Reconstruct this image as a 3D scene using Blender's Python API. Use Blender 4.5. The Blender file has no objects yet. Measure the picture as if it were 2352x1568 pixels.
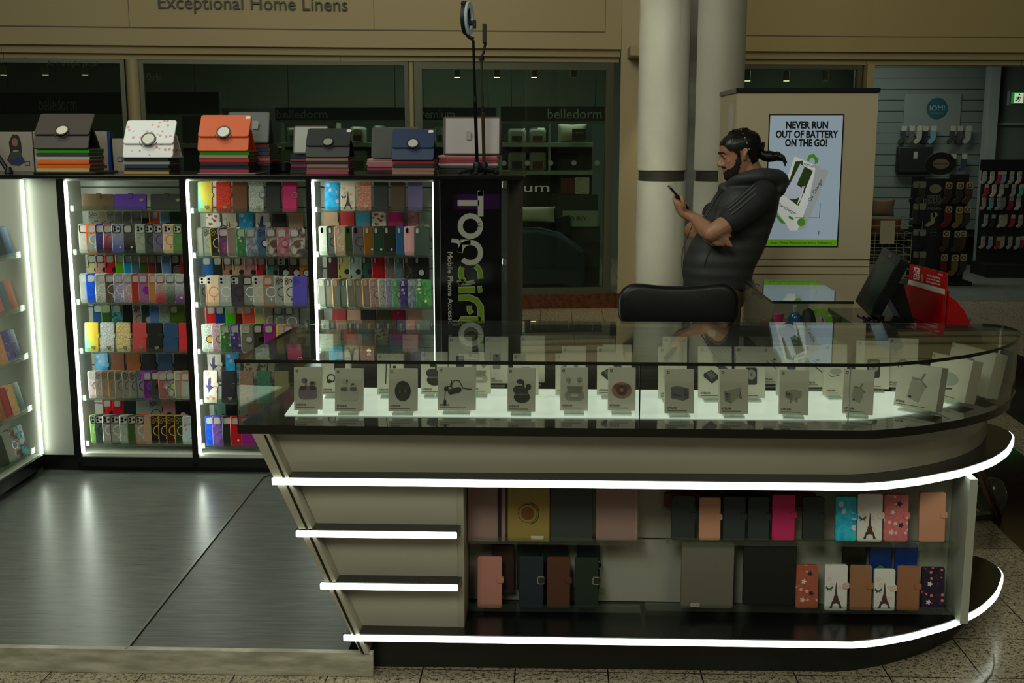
import bpy, math, random
from mathutils import Vector, Matrix
random.seed(7)
S = bpy.context.scene
COL = S.collection
pi, sin, cos, rad = math.pi, math.sin, math.cos, math.radians

# ------------------------------------------------------------------ camera
CAM_H, PITCH, YAW, FPX = 1.74, rad(10.1), rad(2.0), 2670.0
cd = bpy.data.cameras.new('camera')
cd.sensor_width = 36.0
cd.lens = FPX * 36.0 / 2352.0
cd.clip_end = 200
cam = bpy.data.objects.new('camera', cd)
COL.objects.link(cam)
cam.location = (0, 0, CAM_H)
cam.rotation_euler = (pi / 2 - PITCH, 0, YAW)
S.camera = cam

# ------------------------------------------------------------------ view, world
S.view_settings.view_transform = 'Standard'
S.view_settings.look = 'None'
S.view_settings.gamma = 1
S.view_settings.use_curve_mapping = False
S.view_settings.exposure = 0.0
S.cycles.max_bounces = 7
S.cycles.diffuse_bounces = 3
S.cycles.glossy_bounces = 4
S.cycles.transmission_bounces = 4
S.cycles.transparent_max_bounces = 20
S.cycles.caustics_reflective = False
S.cycles.caustics_refractive = False
S.cycles.sample_clamp_indirect = 3
w = bpy.data.worlds.new('mall_air')
S.world = w
w.use_nodes = True
w.node_tree.nodes['Background'].inputs[0].default_value = (0.80, 0.80, 0.60, 1)
w.node_tree.nodes['Background'].inputs[1].default_value = 0.038

def area_light(name, loc, target, size, power, col, sizey=None, spread=180):
    d = bpy.data.lights.new(name, 'AREA')
    d.energy = power
    d.color = col
    d.shape = 'RECTANGLE'
    d.size = size
    d.size_y = sizey or size
    d.spread = rad(spread)
    o = bpy.data.objects.new(name, d)
    COL.objects.link(o)
    o.location = loc
    o.rotation_euler = (Vector(target) - Vector(loc)).to_track_quat('-Z', 'Y').to_euler()
    return o

WARM = (1.0, 0.92, 0.66)
NEUT = (0.95, 1.0, 0.84)
# ceiling luminaires of the mall hall, with one added fill among them
area_light('hall_ceiling_light', (-3.2, 3.6, 5.2), (0.2, 6.5, 0), 2.4, 85, NEUT)
area_light('hall_ceiling_light', (-1.6, -2.6, 5.6), (0.2, 4.2, 0.8), 2.0, 125, NEUT)
area_light('hall_ceiling_light', (2.6, -1.4, 5.2), (0.9, 3.6, 0), 2.0, 40, WARM)
area_light('hall_ceiling_light', (-1.0, 7.6, 4.5), (-1.2, 11.6, 2.3), 1.6, 9, WARM, 0.5)  # added weak fill for the spotlight housings under the soffit, not a luminaire
area_light('hall_ceiling_light', (-1.0, 8.4, 5.2), (-1.0, 11.5, 1.5), 2.5, 17, WARM)
area_light('hall_ceiling_light', (3.4, 9.0, 5.0), (3.2, 12.0, 1.5), 2.0, 11, WARM)
# added narrow beam, not a known lamp, brightens the outer lobe of the twin column
area_light('column_wash_light', (-0.75, 2.9, 4.5), (0.60, 8.1, 1.75), 0.25, 1.3, NEUT, 1.8, 9)

# ------------------------------------------------------------------ pixel -> world
_F0 = Vector((-sin(YAW), cos(YAW), 0)); _R = Vector((cos(YAW), sin(YAW), 0))
_F = _F0 * cos(PITCH) + Vector((0, 0, -sin(PITCH))); _U = _F0 * sin(PITCH) + Vector((0, 0, cos(PITCH)))
_C = Vector((0, 0, CAM_H))
def ray(px, py): return _F + _R * ((px - 1176) / FPX) - _U * ((py - 784) / FPX)
def PZ(px, py, z):
    d = ray(px, py); return _C + d * ((z - CAM_H) / d.z)
def PY(px, py, y):
    d = ray(px, py); return _C + d * (y / d.y)
def PX(px, py, x):
    d = ray(px, py); return _C + d * (x / d.x)

# ------------------------------------------------------------------ materials
def lin(c): return c / 12.92 if c <= 0.04045 else ((c + 0.055) / 1.055) ** 2.4
def hx(h, k=1.0):
    return tuple(min(0.92, lin(int(h[i:i + 2], 16) / 255.0) * k) for i in (0, 2, 4)) + (1.0,)
MC = {}
def mat(h='808080', rough=0.5, metal=0.0, k=1.0, emit=0.0, coat=0.0, spec=0.5, bump=None, alpha=1.0):
    key = (h, rough, metal, k, emit, coat, spec, bump, alpha)
    if key in MC: return MC[key]
    m = bpy.data.materials.new('m_%s_%d' % (h, len(MC)))
    m.use_nodes = True
    b = m.node_tree.nodes['Principled BSDF']
    c = hx(h, k)
    b.inputs['Base Color'].default_value = c
    b.inputs['Roughness'].default_value = rough
    b.inputs['Metallic'].default_value = metal
    b.inputs['Specular IOR Level'].default_value = spec
    b.inputs['Coat Weight'].default_value = coat
    b.inputs['Coat Roughness'].default_value = 0.08
    b.inputs['Alpha'].default_value = alpha
    if emit:
        b.inputs['Emission Color'].default_value = c
        b.inputs['Emission Strength'].default_value = emit
    if bump:
        N, L = m.node_tree.nodes, m.node_tree.links
        t = N.new('ShaderNodeTexNoise'); t.inputs['Scale'].default_value = bump[0]; t.inputs['Detail'].default_value = 3
        q = N.new('ShaderNodeTexCoord'); L.new(q.outputs['Object'], t.inputs['Vector'])
        bp = N.new('ShaderNodeBump'); bp.inputs['Strength'].default_value = bump[1]; bp.inputs['Distance'].default_value = 0.002
        L.new(t.outputs['Fac'], bp.inputs['Height']); L.new(bp.outputs['Normal'], b.inputs['Normal'])
    MC[key] = m
    return m

def nodes_of(key, name):
    m = bpy.data.materials.new(name); m.use_nodes = True
    MC[key] = m
    return m, m.node_tree.nodes, m.node_tree.links, m.node_tree.nodes['Principled BSDF']

def ramp(N, stops, mode='LINEAR'):
    r = N.new('ShaderNodeValToRGB'); r.color_ramp.interpolation = mode
    e = r.color_ramp.elements
    while len(e) < len(stops): e.new(0.5)
    for i, (p, c) in enumerate(stops):
        e[i].position = p; e[i].color = c
    return r

def grad_mat(a, b_, k=1.0, glit=0.0, rough=0.25):
    key = ('grad', a, b_, k, glit)
    if key in MC: return MC[key]
    m, N, L, b = nodes_of(key, 'gradient_%s' % a)
    q = N.new('ShaderNodeTexCoord'); s = N.new('ShaderNodeSeparateXYZ'); L.new(q.outputs['Generated'], s.inputs[0])
    r = ramp(N, [(0.15, hx(b_, k)), (0.7, hx(a, k))]); L.new(s.outputs['Z'], r.inputs[0])
    src = r.outputs[0]
    if glit:
        v = N.new('ShaderNodeTexVoronoi'); v.inputs['Scale'].default_value = 260; L.new(q.outputs['Object'], v.inputs['Vector'])
        h = N.new('ShaderNodeHueSaturation'); mp = N.new('ShaderNodeMapRange')
        mp.inputs[3].default_value = 1 - glit; mp.inputs[4].default_value = 1 + glit
        L.new(v.outputs['Color'], mp.inputs[0]); L.new(mp.outputs[0], h.inputs['Value']); L.new(src, h.inputs['Color']); src = h.outputs[0]
    L.new(src, b.inputs['Base Color']); b.inputs['Roughness'].default_value = rough
    return m

def wcol_mat(k=1.0):
    if 'wcol' in MC: return MC['wcol']
    m, N, L, b = nodes_of('wcol', 'watercolour')
    q = N.new('ShaderNodeTexCoord'); s = N.new('ShaderNodeSeparateXYZ'); L.new(q.outputs['Generated'], s.inputs[0])
    n = N.new('ShaderNodeTexNoise'); n.inputs['Scale'].default_value = 34; n.inputs['Detail'].default_value = 3; L.new(q.outputs['Object'], n.inputs['Vector'])
    a = N.new('ShaderNodeMath'); a.operation = 'MULTIPLY_ADD'; a.inputs[1].default_value = .75; L.new(n.outputs['Fac'], a.inputs[0]); L.new(s.outputs['X'], a.inputs[2])
    c = N.new('ShaderNodeMath'); c.operation = 'MULTIPLY_ADD'; c.inputs[1].default_value = .45; L.new(s.outputs['Z'], c.inputs[0]); L.new(a.outputs[0], c.inputs[2])
    d = N.new('ShaderNodeMath'); d.operation = 'MULTIPLY'; d.inputs[1].default_value = .55; L.new(c.outputs[0], d.inputs[0])
    r = ramp(N, [(.22, hx('3a8898', k)), (.34, hx('6aa48c', k)), (.48, hx('90a860', k)), (.60, hx('b8a83c', k)), (.8, hx('b89c30', k))]); L.new(d.outputs[0], r.inputs[0])
    L.new(r.outputs[0], b.inputs['Base Color']); b.inputs['Roughness'].default_value = .3
    return m

def glitter_mat(a, k=1.0, amt=0.8):
    key = ('glit', a, k, amt)
    if key in MC: return MC[key]
    m, N, L, b = nodes_of(key, 'glitter_%s' % a)
    q = N.new('ShaderNodeTexCoord'); v = N.new('ShaderNodeTexVoronoi'); v.inputs['Scale'].default_value = 420
    L.new(q.outputs['Object'], v.inputs['Vector'])
    h = N.new('ShaderNodeHueSaturation'); h.inputs['Color'].default_value = hx(a, k)
    s = N.new('ShaderNodeSeparateColor'); L.new(v.outputs['Color'], s.inputs[0])
    mp = N.new('ShaderNodeMapRange'); mp.inputs[3].default_value = 1 - amt * 0.6; mp.inputs[4].default_value = 1 + amt
    L.new(s.outputs[0], mp.inputs[0]); L.new(mp.outputs[0], h.inputs['Value'])
    L.new(h.outputs[0], b.inputs['Base Color']); b.inputs['Roughness'].default_value = 0.35
    return m

PAL = {
 'bluefl': ('1a7fb4', '2a9fd0', 'b8b4d8', '9a70a8', 26), 'greenfl': ('4a8a4c', '2f6a34', 'c8d0a0', 'b0b890', 34),
 'purpfl': ('5a4a86', '3a2f5c', 'c0a8c8', 'a07088', 36), 'redfl': ('9aa8b0', '5a707c', 'b86a70', '3c4450', 38),
 'marbd': ('b4aca0', '4a3a36', '6a5a70', 'c8b8a0', 22), 'marbp': ('b87880', '90505c', 'd0a0a0', 'a86470', 20),
 'plum': ('70406a', '4a2848', '9a7090', '54304e', 18), 'teal': ('20241f', '4aa0a0', '3a68a8', 'a0c0a0', 30),
 'wcol': ('b4b04a', 'c8a83a', '7ab090', '4a96a0', 15), 'tower': ('d0c4ac', 'cfc3ab', 'c9a89a', 'cdbfa8', 30),
 'birdfl': ('d0cabc', 'cdc6b8', 'c09a98', 'd0cabc', 22), 'hearts': ('d0cab8', 'd0cab8', 'b03028', 'd0cab8', 46),
 'pinkfl': ('a85e5e', 'a05656', 'd8a8a8', '38343c', 40), 'darkfl': ('241a2c', '1c1424', 'b86060', '3a2a40', 46),
 'brownfl': ('8a4a38', '84442f', 'c89080', '2c2824', 40), 'blackfl': ('2a2c2a', '242624', 'a8b0a0', '2a2c2a', 60),
 'lite': ('b8c8c8', 'a8c0c4', 'c08088', '4a6880', 34), 'irid': ('b8a8b4', 'c8b8b0', '9aa0b8', 'd0c0c0', 40),
 'bmarb': ('1c1c1a', '262420', '3a3830', '141412', 40), 'crim': ('801c38', '741430', 'c890a0', '701030', 40),
 'blueg': ('1440b0', '1a50c8', '2a68d8', '1038a0', 60), 'purm': ('7a5aa8', '5a3c80', '9a70b0', '6a3a70', 24),
 'rfl2': ('d0c0b8', 'cab8b0', 'a86868', '7a8a70', 34)}
def floral_mat(p, k=1.0):
    key = ('fl', p, k)
    if key in MC: return MC[key]
    a, b2, c, d, sc = PAL[p]
    m, N, L, b = nodes_of(key, 'print_%s' % p)
    q = N.new('ShaderNodeTexCoord')
    n = N.new('ShaderNodeTexNoise'); n.inputs['Scale'].default_value = sc; n.inputs['Detail'].default_value = 2.5; n.inputs['Distortion'].default_value = 1.4
    L.new(q.outputs['Object'], n.inputs['Vector'])
    r1 = ramp(N, [(0.40, hx(a, k)), (0.58, hx(b2, k))]); L.new(n.outputs['Fac'], r1.inputs[0])
    v = N.new('ShaderNodeTexVoronoi'); v.inputs['Scale'].default_value = sc * 1.25; L.new(q.outputs['Object'], v.inputs['Vector'])
    mp = ramp(N, [(0.0, (1, 1, 1, 1)), (0.26, (1, 1, 1, 1)), (0.34, (0, 0, 0, 1))]); L.new(v.outputs['Distance'], mp.inputs[0])
    r2 = ramp(N, [(0.0, hx(d, k)), (0.06, hx(d, k)), (0.10, hx(c, k)), (0.3, hx(c, k * 0.8))]); L.new(v.outputs['Distance'], r2.inputs[0])
    s = N.new('ShaderNodeSeparateColor'); L.new(v.outputs['Color'], s.inputs[0])
    g = N.new('ShaderNodeMath'); g.operation = 'GREATER_THAN'; g.inputs[1].default_value = 0.45; L.new(s.outputs[0], g.inputs[0])
    mu = N.new('ShaderNodeMath'); mu.operation = 'MULTIPLY'; L.new(mp.outputs[0], mu.inputs[0]); L.new(g.outputs[0], mu.inputs[1])
    mx = N.new('ShaderNodeMixRGB'); L.new(mu.outputs[0], mx.inputs[0]); L.new(r1.outputs[0], mx.inputs[1]); L.new(r2.outputs[0], mx.inputs[2])
    L.new(mx.outputs[0], b.inputs['Base Color']); b.inputs['Roughness'].default_value = 0.3
    return m

def glass_mat(tint='dfeee2', ior=1.5, name='glass', rough=0.0, dirt=0.0, gain=1.0):
    key = ('glass', tint, ior, rough, dirt, gain)
    if key in MC: return MC[key]
    m, N, L, b = nodes_of(key, name)
    N.remove(b)
    out = N['Material Output']
    t = N.new('ShaderNodeBsdfTransparent'); t.inputs[0].default_value = hx(tint)
    g = N.new('ShaderNodeBsdfAnisotropic'); g.inputs['Roughness'].default_value = rough
    g.inputs['Color'].default_value = (0.95, 1, 0.96, 1)
    f = N.new('ShaderNodeFresnel'); f.inputs[0].default_value = ior
    # the fresnel value of the outer side on both sides of a pane
    geo = N.new('ShaderNodeNewGeometry'); ad = N.new('ShaderNodeMix'); ad.data_type = 'FLOAT'
    ad.inputs[2].default_value = ior; ad.inputs[3].default_value = 1.0 / ior
    L.new(geo.outputs['Backfacing'], ad.inputs[0]); L.new(ad.outputs[0], f.inputs[0])
    mu = N.new('ShaderNodeMath'); mu.operation = 'MULTIPLY'; mu.use_clamp = True; mu.inputs[1].default_value = gain
    L.new(f.outputs[0], mu.inputs[0])
    x = N.new('ShaderNodeMixShader'); L.new(mu.outputs[0], x.inputs[0]); L.new(t.outputs[0], x.inputs[1]); L.new(g.outputs[0], x.inputs[2])
    last = x
    if dirt:
        d = N.new('ShaderNodeBsdfDiffuse'); d.inputs[0].default_value = hx('c8ccc0')
        y = N.new('ShaderNodeMixShader'); y.inputs[0].default_value = dirt
        L.new(x.outputs[0], y.inputs[1]); L.new(d.outputs[0], y.inputs[2]); last = y
    L.new(last.outputs[0], out.inputs[0])
    return m

def noise_mat(stops, scale=(1, 1, 1), nscale=20, detail=4, rough=0.5, coord='Object', dist=0.0, spec=0.5, bump=0.0, roughv=0.0):
    key = ('nz', str(stops), scale, nscale, detail, rough, coord, dist)
    if key in MC: return MC[key]
    m, N, L, b = nodes_of(key, 'surface_%d' % len(MC))
    q = N.new('ShaderNodeTexCoord'); mp = N.new('ShaderNodeMapping'); mp.inputs['Scale'].default_value = scale
    L.new(q.outputs[coord], mp.inputs[0])
    n = N.new('ShaderNodeTexNoise'); n.inputs['Scale'].default_value = nscale; n.inputs['Detail'].default_value = detail; n.inputs['Distortion'].default_value = dist
    L.new(mp.outputs[0], n.inputs['Vector'])
    r = ramp(N, [(p, hx(c)) for p, c in stops]); L.new(n.outputs['Fac'], r.inputs[0])
    L.new(r.outputs[0], b.inputs['Base Color']); b.inputs['Roughness'].default_value = rough; b.inputs['Specular IOR Level'].default_value = spec
    if roughv:
        a = N.new('ShaderNodeMapRange'); a.inputs[3].default_value = rough - roughv; a.inputs[4].default_value = rough + roughv
        L.new(n.outputs['Fac'], a.inputs[0]); L.new(a.outputs[0], b.inputs['Roughness'])
    if bump:
        bp = N.new('ShaderNodeBump'); bp.inputs['Strength'].default_value = bump; bp.inputs['Distance'].default_value = 0.003
        L.new(n.outputs['Fac'], bp.inputs['Height']); L.new(bp.outputs[0], b.inputs['Normal'])
    return m

def led_mat(strength=6.0, col=(0.90, 1.0, 0.87, 1)):
    key = ('led', strength, col)
    if key in MC: return MC[key]
    m, N, L, b = nodes_of(key, 'led')
    b.inputs['Base Color'].default_value = (0.8, 0.8, 0.8, 1)
    b.inputs['Emission Color'].default_value = col; b.inputs['Emission Strength'].default_value = strength
    return m

# ------------------------------------------------------------------ mesh builder
def rrect(x0, x1, z0, z1, r, n=4):
    r = min(r, (x1 - x0) / 2.001, (z1 - z0) / 2.001)
    P = []
    for cx, cz, a0 in ((x1 - r, z1 - r, 0), (x0 + r, z1 - r, 90), (x0 + r, z0 + r, 180), (x1 - r, z0 + r, 270)):
        for i in range(n + 1):
            a = rad(a0 + 90.0 * i / n); P.append((cx + r * cos(a), cz + r * sin(a)))
    return P
def circ(cx, cz, r, n=20, rz=None):
    return [(cx + r * cos(2 * pi * i / n), cz + (rz or r) * sin(2 * pi * i / n)) for i in range(n)]

class MB:
    def __init__(self): self.v = []; self.f = []
    def add(self, vs, fs, M=None):
        o = len(self.v)
        self.v += [tuple(M @ Vector(p)) for p in vs] if M else [tuple(p) for p in vs]
        self.f += [tuple(i + o for i in q) for q in fs]
        return self
    def box(self, x0, x1, y0, y1, z0, z1, M=None):
        v = [(x, y, z) for z in (z0, z1) for x, y in ((x0, y0), (x1, y0), (x1, y1), (x0, y1))]
        return self.add(v, [(3, 2, 1, 0), (4, 5, 6, 7), (0, 1, 5, 4), (1, 2, 6, 5), (2, 3, 7, 6), (3, 0, 4, 7)], M)
    def prism(self, pts, a, b, axis='y', M=None, cap=True):
        n = len(pts)
        if axis == 'y': v = [(p[0], a, p[1]) for p in pts] + [(p[0], b, p[1]) for p in pts]
        elif axis == 'z': v = [(p[0], p[1], a) for p in pts] + [(p[0], p[1], b) for p in pts]
        else: v = [(a, p[0], p[1]) for p in pts] + [(b, p[0], p[1]) for p in pts]
        f = [(i, (i + 1) % n, n + (i + 1) % n, n + i) for i in range(n)]
        if cap: f += [tuple(reversed(range(n))), tuple(range(n, 2 * n))]
        return self.add(v, f, M)
    def soft(self, pts_fn, a, b, e, axis='y', M=None):
        """prism with a chamfered front (a side): pts_fn(inset) gives the outline"""
        lay = [(e, a), (0, a + (e if b > a else -e)), (0, b)]
        n = len(pts_fn(0)); v = []
        for ins, y in lay:
            for p in pts_fn(ins):
                v.append((p[0], y, p[1]) if axis == 'y' else (p[0], p[1], y))
        f = []
        for l in range(len(lay) - 1):
            f += [(l * n + i, l * n + (i + 1) % n, (l + 1) * n + (i + 1) % n, (l + 1) * n + i) for i in range(n)]
        f += [tuple(reversed(range(n))), tuple(range((len(lay) - 1) * n, len(lay) * n))]
        return self.add(v, f, M)
    def frame(self, outer, inner, a, b, axis='y', M=None):
        n = len(outer); v = []
        for y in (a, b):
            for P in (outer, inner):
                v += [(p[0], y, p[1]) if axis == 'y' else (p[0], p[1], y) for p in P]
        f = []
        for i in range(n):
            j = (i + 1) % n
            f += [(i, n + i, n + j, j), (2 * n + i, 2 * n + j, 3 * n + j, 3 * n + i), (i, j, 2 * n + j, 2 * n + i), (n + i, 3 * n + i, 3 * n + j, n + j)]
        return self.add(v, f, M)
    def tube(self, pts, r, n=8, closed=False, flat=1.0, M=None, up=None):
        pts = [Vector(p) for p in pts]; k = len(pts)
        rs = r if isinstance(r, (list, tuple)) else [r] * k
        v = []; N0 = None
        for i, p in enumerate(pts):
            t = (pts[(i + 1) % k] - pts[i - 1]) if closed else (pts[min(i + 1, k - 1)] - pts[max(i - 1, 0)])
            t = t.normalized() if t.length > 1e-9 else Vector((0, 0, 1))
            if N0 is None:
                u = up or (Vector((0, 0, 1)) if abs(t.z) < 0.9 else Vector((0, 1, 0)))
                N0 = (u - t * u.dot(t)).normalized()
            else:
                q = N0 - t * N0.dot(t)
                N0 = q.normalized() if q.length > 1e-6 else N0
            B = t.cross(N0)
            for j in range(n):
                a = 2 * pi * j / n
                v.append(p + N0 * (rs[i] * cos(a)) + B * (rs[i] * flat * sin(a)))
        f = []
        for i in range(k if closed else k - 1):
            a, b = i * n, ((i + 1) % k) * n
            f += [(a + j, a + (j + 1) % n, b + (j + 1) % n, b + j) for j in range(n)]
        if not closed: f += [tuple(reversed(range(n))), tuple(range((k - 1) * n, k * n))]
        return self.add(v, f, M)
    def lathe(self, prof, n=24, c=(0, 0, 0), M=None, sx=1.0, sy=1.0):
        v = []
        for r, z in prof:
            for j in range(n):
                a = 2 * pi * j / n; v.append((c[0] + r * sx * cos(a), c[1] + r * sy * sin(a), c[2] + z))
        k = len(prof); f = []
        for i in range(k - 1):
            f += [(i * n + j, i * n + (j + 1) % n, (i + 1) * n + (j + 1) % n, (i + 1) * n + j) for j in range(n)]
        f += [tuple(reversed(range(n))), tuple(range((k - 1) * n, k * n))]
        return self.add(v, f, M)
    def ball(self, c, rx, ry=None, rz=None, n=12, m=8, M=None):
        ry = ry or rx; rz = rz or rx
        prof = [(max(1e-4, sin(pi * i / m)), -cos(pi * i / m)) for i in range(m + 1)]
        T = Matrix.Translation(c) @ (M or Matrix()) @ Matrix.Diagonal((rx, ry, rz, 1))
        return self.lathe(prof, n, M=T)
    def disc(self, cx, cz, r, a, b, n=20, rz=None): return self.prism(circ(cx, cz, r, n, rz), a, b)
    def annulus(self, cx, cz, R, r, a, b, n=24): return self.frame(circ(cx, cz, R, n), circ(cx, cz, r, n), a, b)
    def ribbon(self, pts, wd, a, b, closed=False):
        """flat stroke in the xz plane from y=a to y=b"""
        k = len(pts); L_, R_ = [], []
        for i in range(k):
            p0 = pts[i - 1] if (closed or i > 0) else pts[i]; p1 = pts[(i + 1) % k] if (closed or i < k - 1) else pts[i]
            dx, dz = p1[0] - p0[0], p1[1] - p0[1]; l = math.hypot(dx, dz) or 1
            nx, nz = -dz / l, dx / l
            L_.append((pts[i][0] + nx * wd / 2, pts[i][1] + nz * wd / 2)); R_.append((pts[i][0] - nx * wd / 2, pts[i][1] - nz * wd / 2))
        if closed: return self.frame(L_, R_, a, b)
        return self.prism(L_ + R_[::-1], a, b)
    def mesh(self, name, smooth=35):
        me = bpy.data.meshes.new(name)
        me.from_pydata(self.v, [], self.f)
        me.validate(); me.update()
        if smooth:
            me.polygons.foreach_set('use_smooth', [True] * len(me.polygons))
            me.set_sharp_from_angle(angle=rad(smooth))
        # outward normals
        import bmesh
        bm = bmesh.new(); bm.from_mesh(me); bmesh.ops.recalc_face_normals(bm, faces=bm.faces); bm.to_mesh(me); bm.free()
        return me

MESHES = {}
def cached(key, fn):
    if key not in MESHES: MESHES[key] = fn()
    return MESHES[key]

def obj(name, mb, m=None, parent=None, loc=None, rot=None, smooth=35, bevel=0, label=None):
    me = mb if isinstance(mb, bpy.types.Mesh) else mb.mesh(name, smooth)
    o = bpy.data.objects.new(name, me)
    COL.objects.link(o)
    if parent: o.parent = parent
    if loc: o.location = loc
    if rot: o.rotation_euler = rot
    if m:
        if len(me.materials) == 0: me.materials.append(m)
        if me.materials[0] is not m:
            o.material_slots[0].link = 'OBJECT'; o.material_slots[0].material = m
    if bevel:
        b = o.modifiers.new('edge', 'BEVEL'); b.width = bevel; b.segments = 2; b.limit_method = 'ANGLE'; b.angle_limit = rad(40)
    if label: o['label'] = label
    return o

def thing(name, label, cat, loc=(0, 0, 0), rot=(0, 0, 0), group=None):
    o = bpy.data.objects.new(name, None); COL.objects.link(o)
    o.empty_display_size = 0.05
    o.location = loc; o.rotation_euler = rot
    o['label'] = label; o['category'] = cat
    if group: o['group'] = group
    return o
def tag(o, label, cat, group=None):
    o['label'] = label; o['category'] = cat
    if group: o['group'] = group
    return o
def struct(name, mb, m, parent=None, **kw):
    o = obj(name, mb, m, parent, **kw)
    if not parent: o['kind'] = 'structure'
    return o

def copy_tree(o, parent=None, mats=None):
    c = o.copy(); COL.objects.link(c)
    if parent: c.parent = parent
    for ch in list(o.children): copy_tree(ch, c)
    return c

def text(name, s, size, m, parent=None, loc=(0, 0, 0), rot=(pi / 2, 0, 0), ext=0.001, align='CENTER', width=None, bold=0.0, mirror=False):
    cu = bpy.data.curves.new('t', 'FONT'); cu.body = s; cu.size = size; cu.extrude = ext; cu.align_x = align; cu.align_y = 'CENTER'
    cu.resolution_u = 3; cu.offset = bold
    t = bpy.data.objects.new('t', cu)
    COL.objects.link(t)
    bpy.context.view_layer.update()
    me = bpy.data.meshes.new_from_object(t.evaluated_get(bpy.context.evaluated_depsgraph_get()))
    bpy.data.objects.remove(t)
    xs = [v.co.x for v in me.vertices]
    sx = width / (max(xs) - min(xs)) if width and xs else 1.0
    o = bpy.data.objects.new(name, me); COL.objects.link(o)
    me.materials.clear(); me.materials.append(m)
    if parent: o.parent = parent
    o.location = loc; o.rotation_euler = rot; o.scale = (-sx if mirror else sx, 1, 1)
    return o

ORD = 'first second third fourth fifth sixth seventh eighth ninth tenth eleventh twelfth thirteenth fourteenth fifteenth sixteenth'.split()
BLACK = mat('0c0d0c', 0.28, coat=0.3)
BLACKM = mat('101110', 0.5)
WHITE = mat('d2d4c8', 0.35)
CREAM = mat('c8c2a8', 0.55)
CHROME = mat('d0d0d0', 0.15, 1.0)
GOLD = mat('d8b468', 0.2, 1.0)
ACRYL = glass_mat('f2f6f2', 1.45, 'acrylic', 0.02, 0.02)
GLASS = glass_mat('f3f8f3', 1.5, 'counter_glass', 0.0, 0.012)
EDGE = mat('08140f', 0.15, coat=0.6)
# ================================================================== FLOOR
def granite(key, base, fleck, light, tile=0.305, rough=0.22, joint=True):
    m, N, L, b = nodes_of(('granite', key), 'granite_' + key)
    g = N.new('ShaderNodeNewGeometry')
    n1 = N.new('ShaderNodeTexNoise'); n1.inputs['Scale'].default_value = 58; n1.inputs['Detail'].default_value = 5; n1.inputs['Roughness'].default_value = 0.7
    n2 = N.new('ShaderNodeTexNoise'); n2.inputs['Scale'].default_value = 130; n2.inputs['Detail'].default_value = 2
    L.new(g.outputs['Position'], n1.inputs['Vector']); L.new(g.outputs['Position'], n2.inputs['Vector'])
    r1 = ramp(N, [(0.36, hx(fleck)), (0.47, hx(base)), (0.60, hx(light))]); L.new(n1.outputs['Fac'], r1.inputs[0])
    r2 = ramp(N, [(0.36, (1, 1, 1, 1)), (0.42, (0, 0, 0, 1))]); L.new(n2.outputs['Fac'], r2.inputs[0])
    mx = N.new('ShaderNodeMixRGB'); L.new(r2.outputs[0], mx.inputs[0]); L.new(r1.outputs[0], mx.inputs[1]); mx.inputs[2].default_value = hx(fleck)
    src = mx.outputs[0]
    if joint:
        br = N.new('ShaderNodeTexBrick'); br.offset = 0; br.inputs['Scale'].default_value = 1
        br.inputs['Brick Width'].default_value = tile; br.inputs['Row Height'].default_value = tile; br.inputs['Mortar Size'].default_value = 0.0022
        br.inputs['Mortar Smooth'].default_value = 0
        mpp = N.new('ShaderNodeMapping'); mpp.inputs['Location'].default_value = (0.115, 0.08, 0); L.new(g.outputs['Position'], mpp.inputs[0]); L.new(mpp.outputs[0], br.inputs['Vector'])
        m2 = N.new('ShaderNodeMixRGB'); m2.inputs[2].default_value = hx('15150f')
        L.new(br.outputs['Fac'], m2.inputs[0]); L.new(src, m2.inputs[1]); src = m2.outputs[0]
    L.new(src, b.inputs['Base Color']); b.inputs['Roughness'].default_value = rough
    return m
fl = MB().box(-9, 9, -3, 22, -0.05, 0)
struct('floor', fl, granite('beige', 'a89a80', '2c2a22', 'bdb096'))
# dark polished inlays that cross the granite
DARKGR = granite('brown', '2e1d14', '1c120c', '3a271b', 0.6, 0.08, False)
inl = [PZ(2200, 1123, 0), PZ(2228, 1151, 0), PZ(2287, 1205, 0), PZ(2352, 1268, 0), PZ(2500, 1420, 0), PZ(2700, 1280, 0), PZ(2352, 1047, 0), PZ(2330, 1031, 0), PZ(2240, 965, 0)]
struct('floor_inlay_1', MB().prism([(p.x, p.y) for p in inl], 0.0005, 0.003, 'z'), DARKGR)
inl = [PZ(2250, 905, 0), PZ(2328, 960, 0), PZ(2352, 977, 0), PZ(2600, 1100, 0), PZ(2900, 1000, 0), PZ(2352, 820, 0), PZ(2200, 760, 0)]
struct('floor_inlay_2', MB().prism([(p.x, p.y) for p in inl], 0.0005, 0.003, 'z'), DARKGR)
inl = [PZ(1165, 735, 0), PZ(1225, 735, 0), PZ(1232, 752, 0), PZ(1165, 752, 0)]
struct('floor_inlay_3', MB().prism([(p.x, p.y) for p in inl], 0.0005, 0.003, 'z'), mat('5a3822', 0.3))

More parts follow.
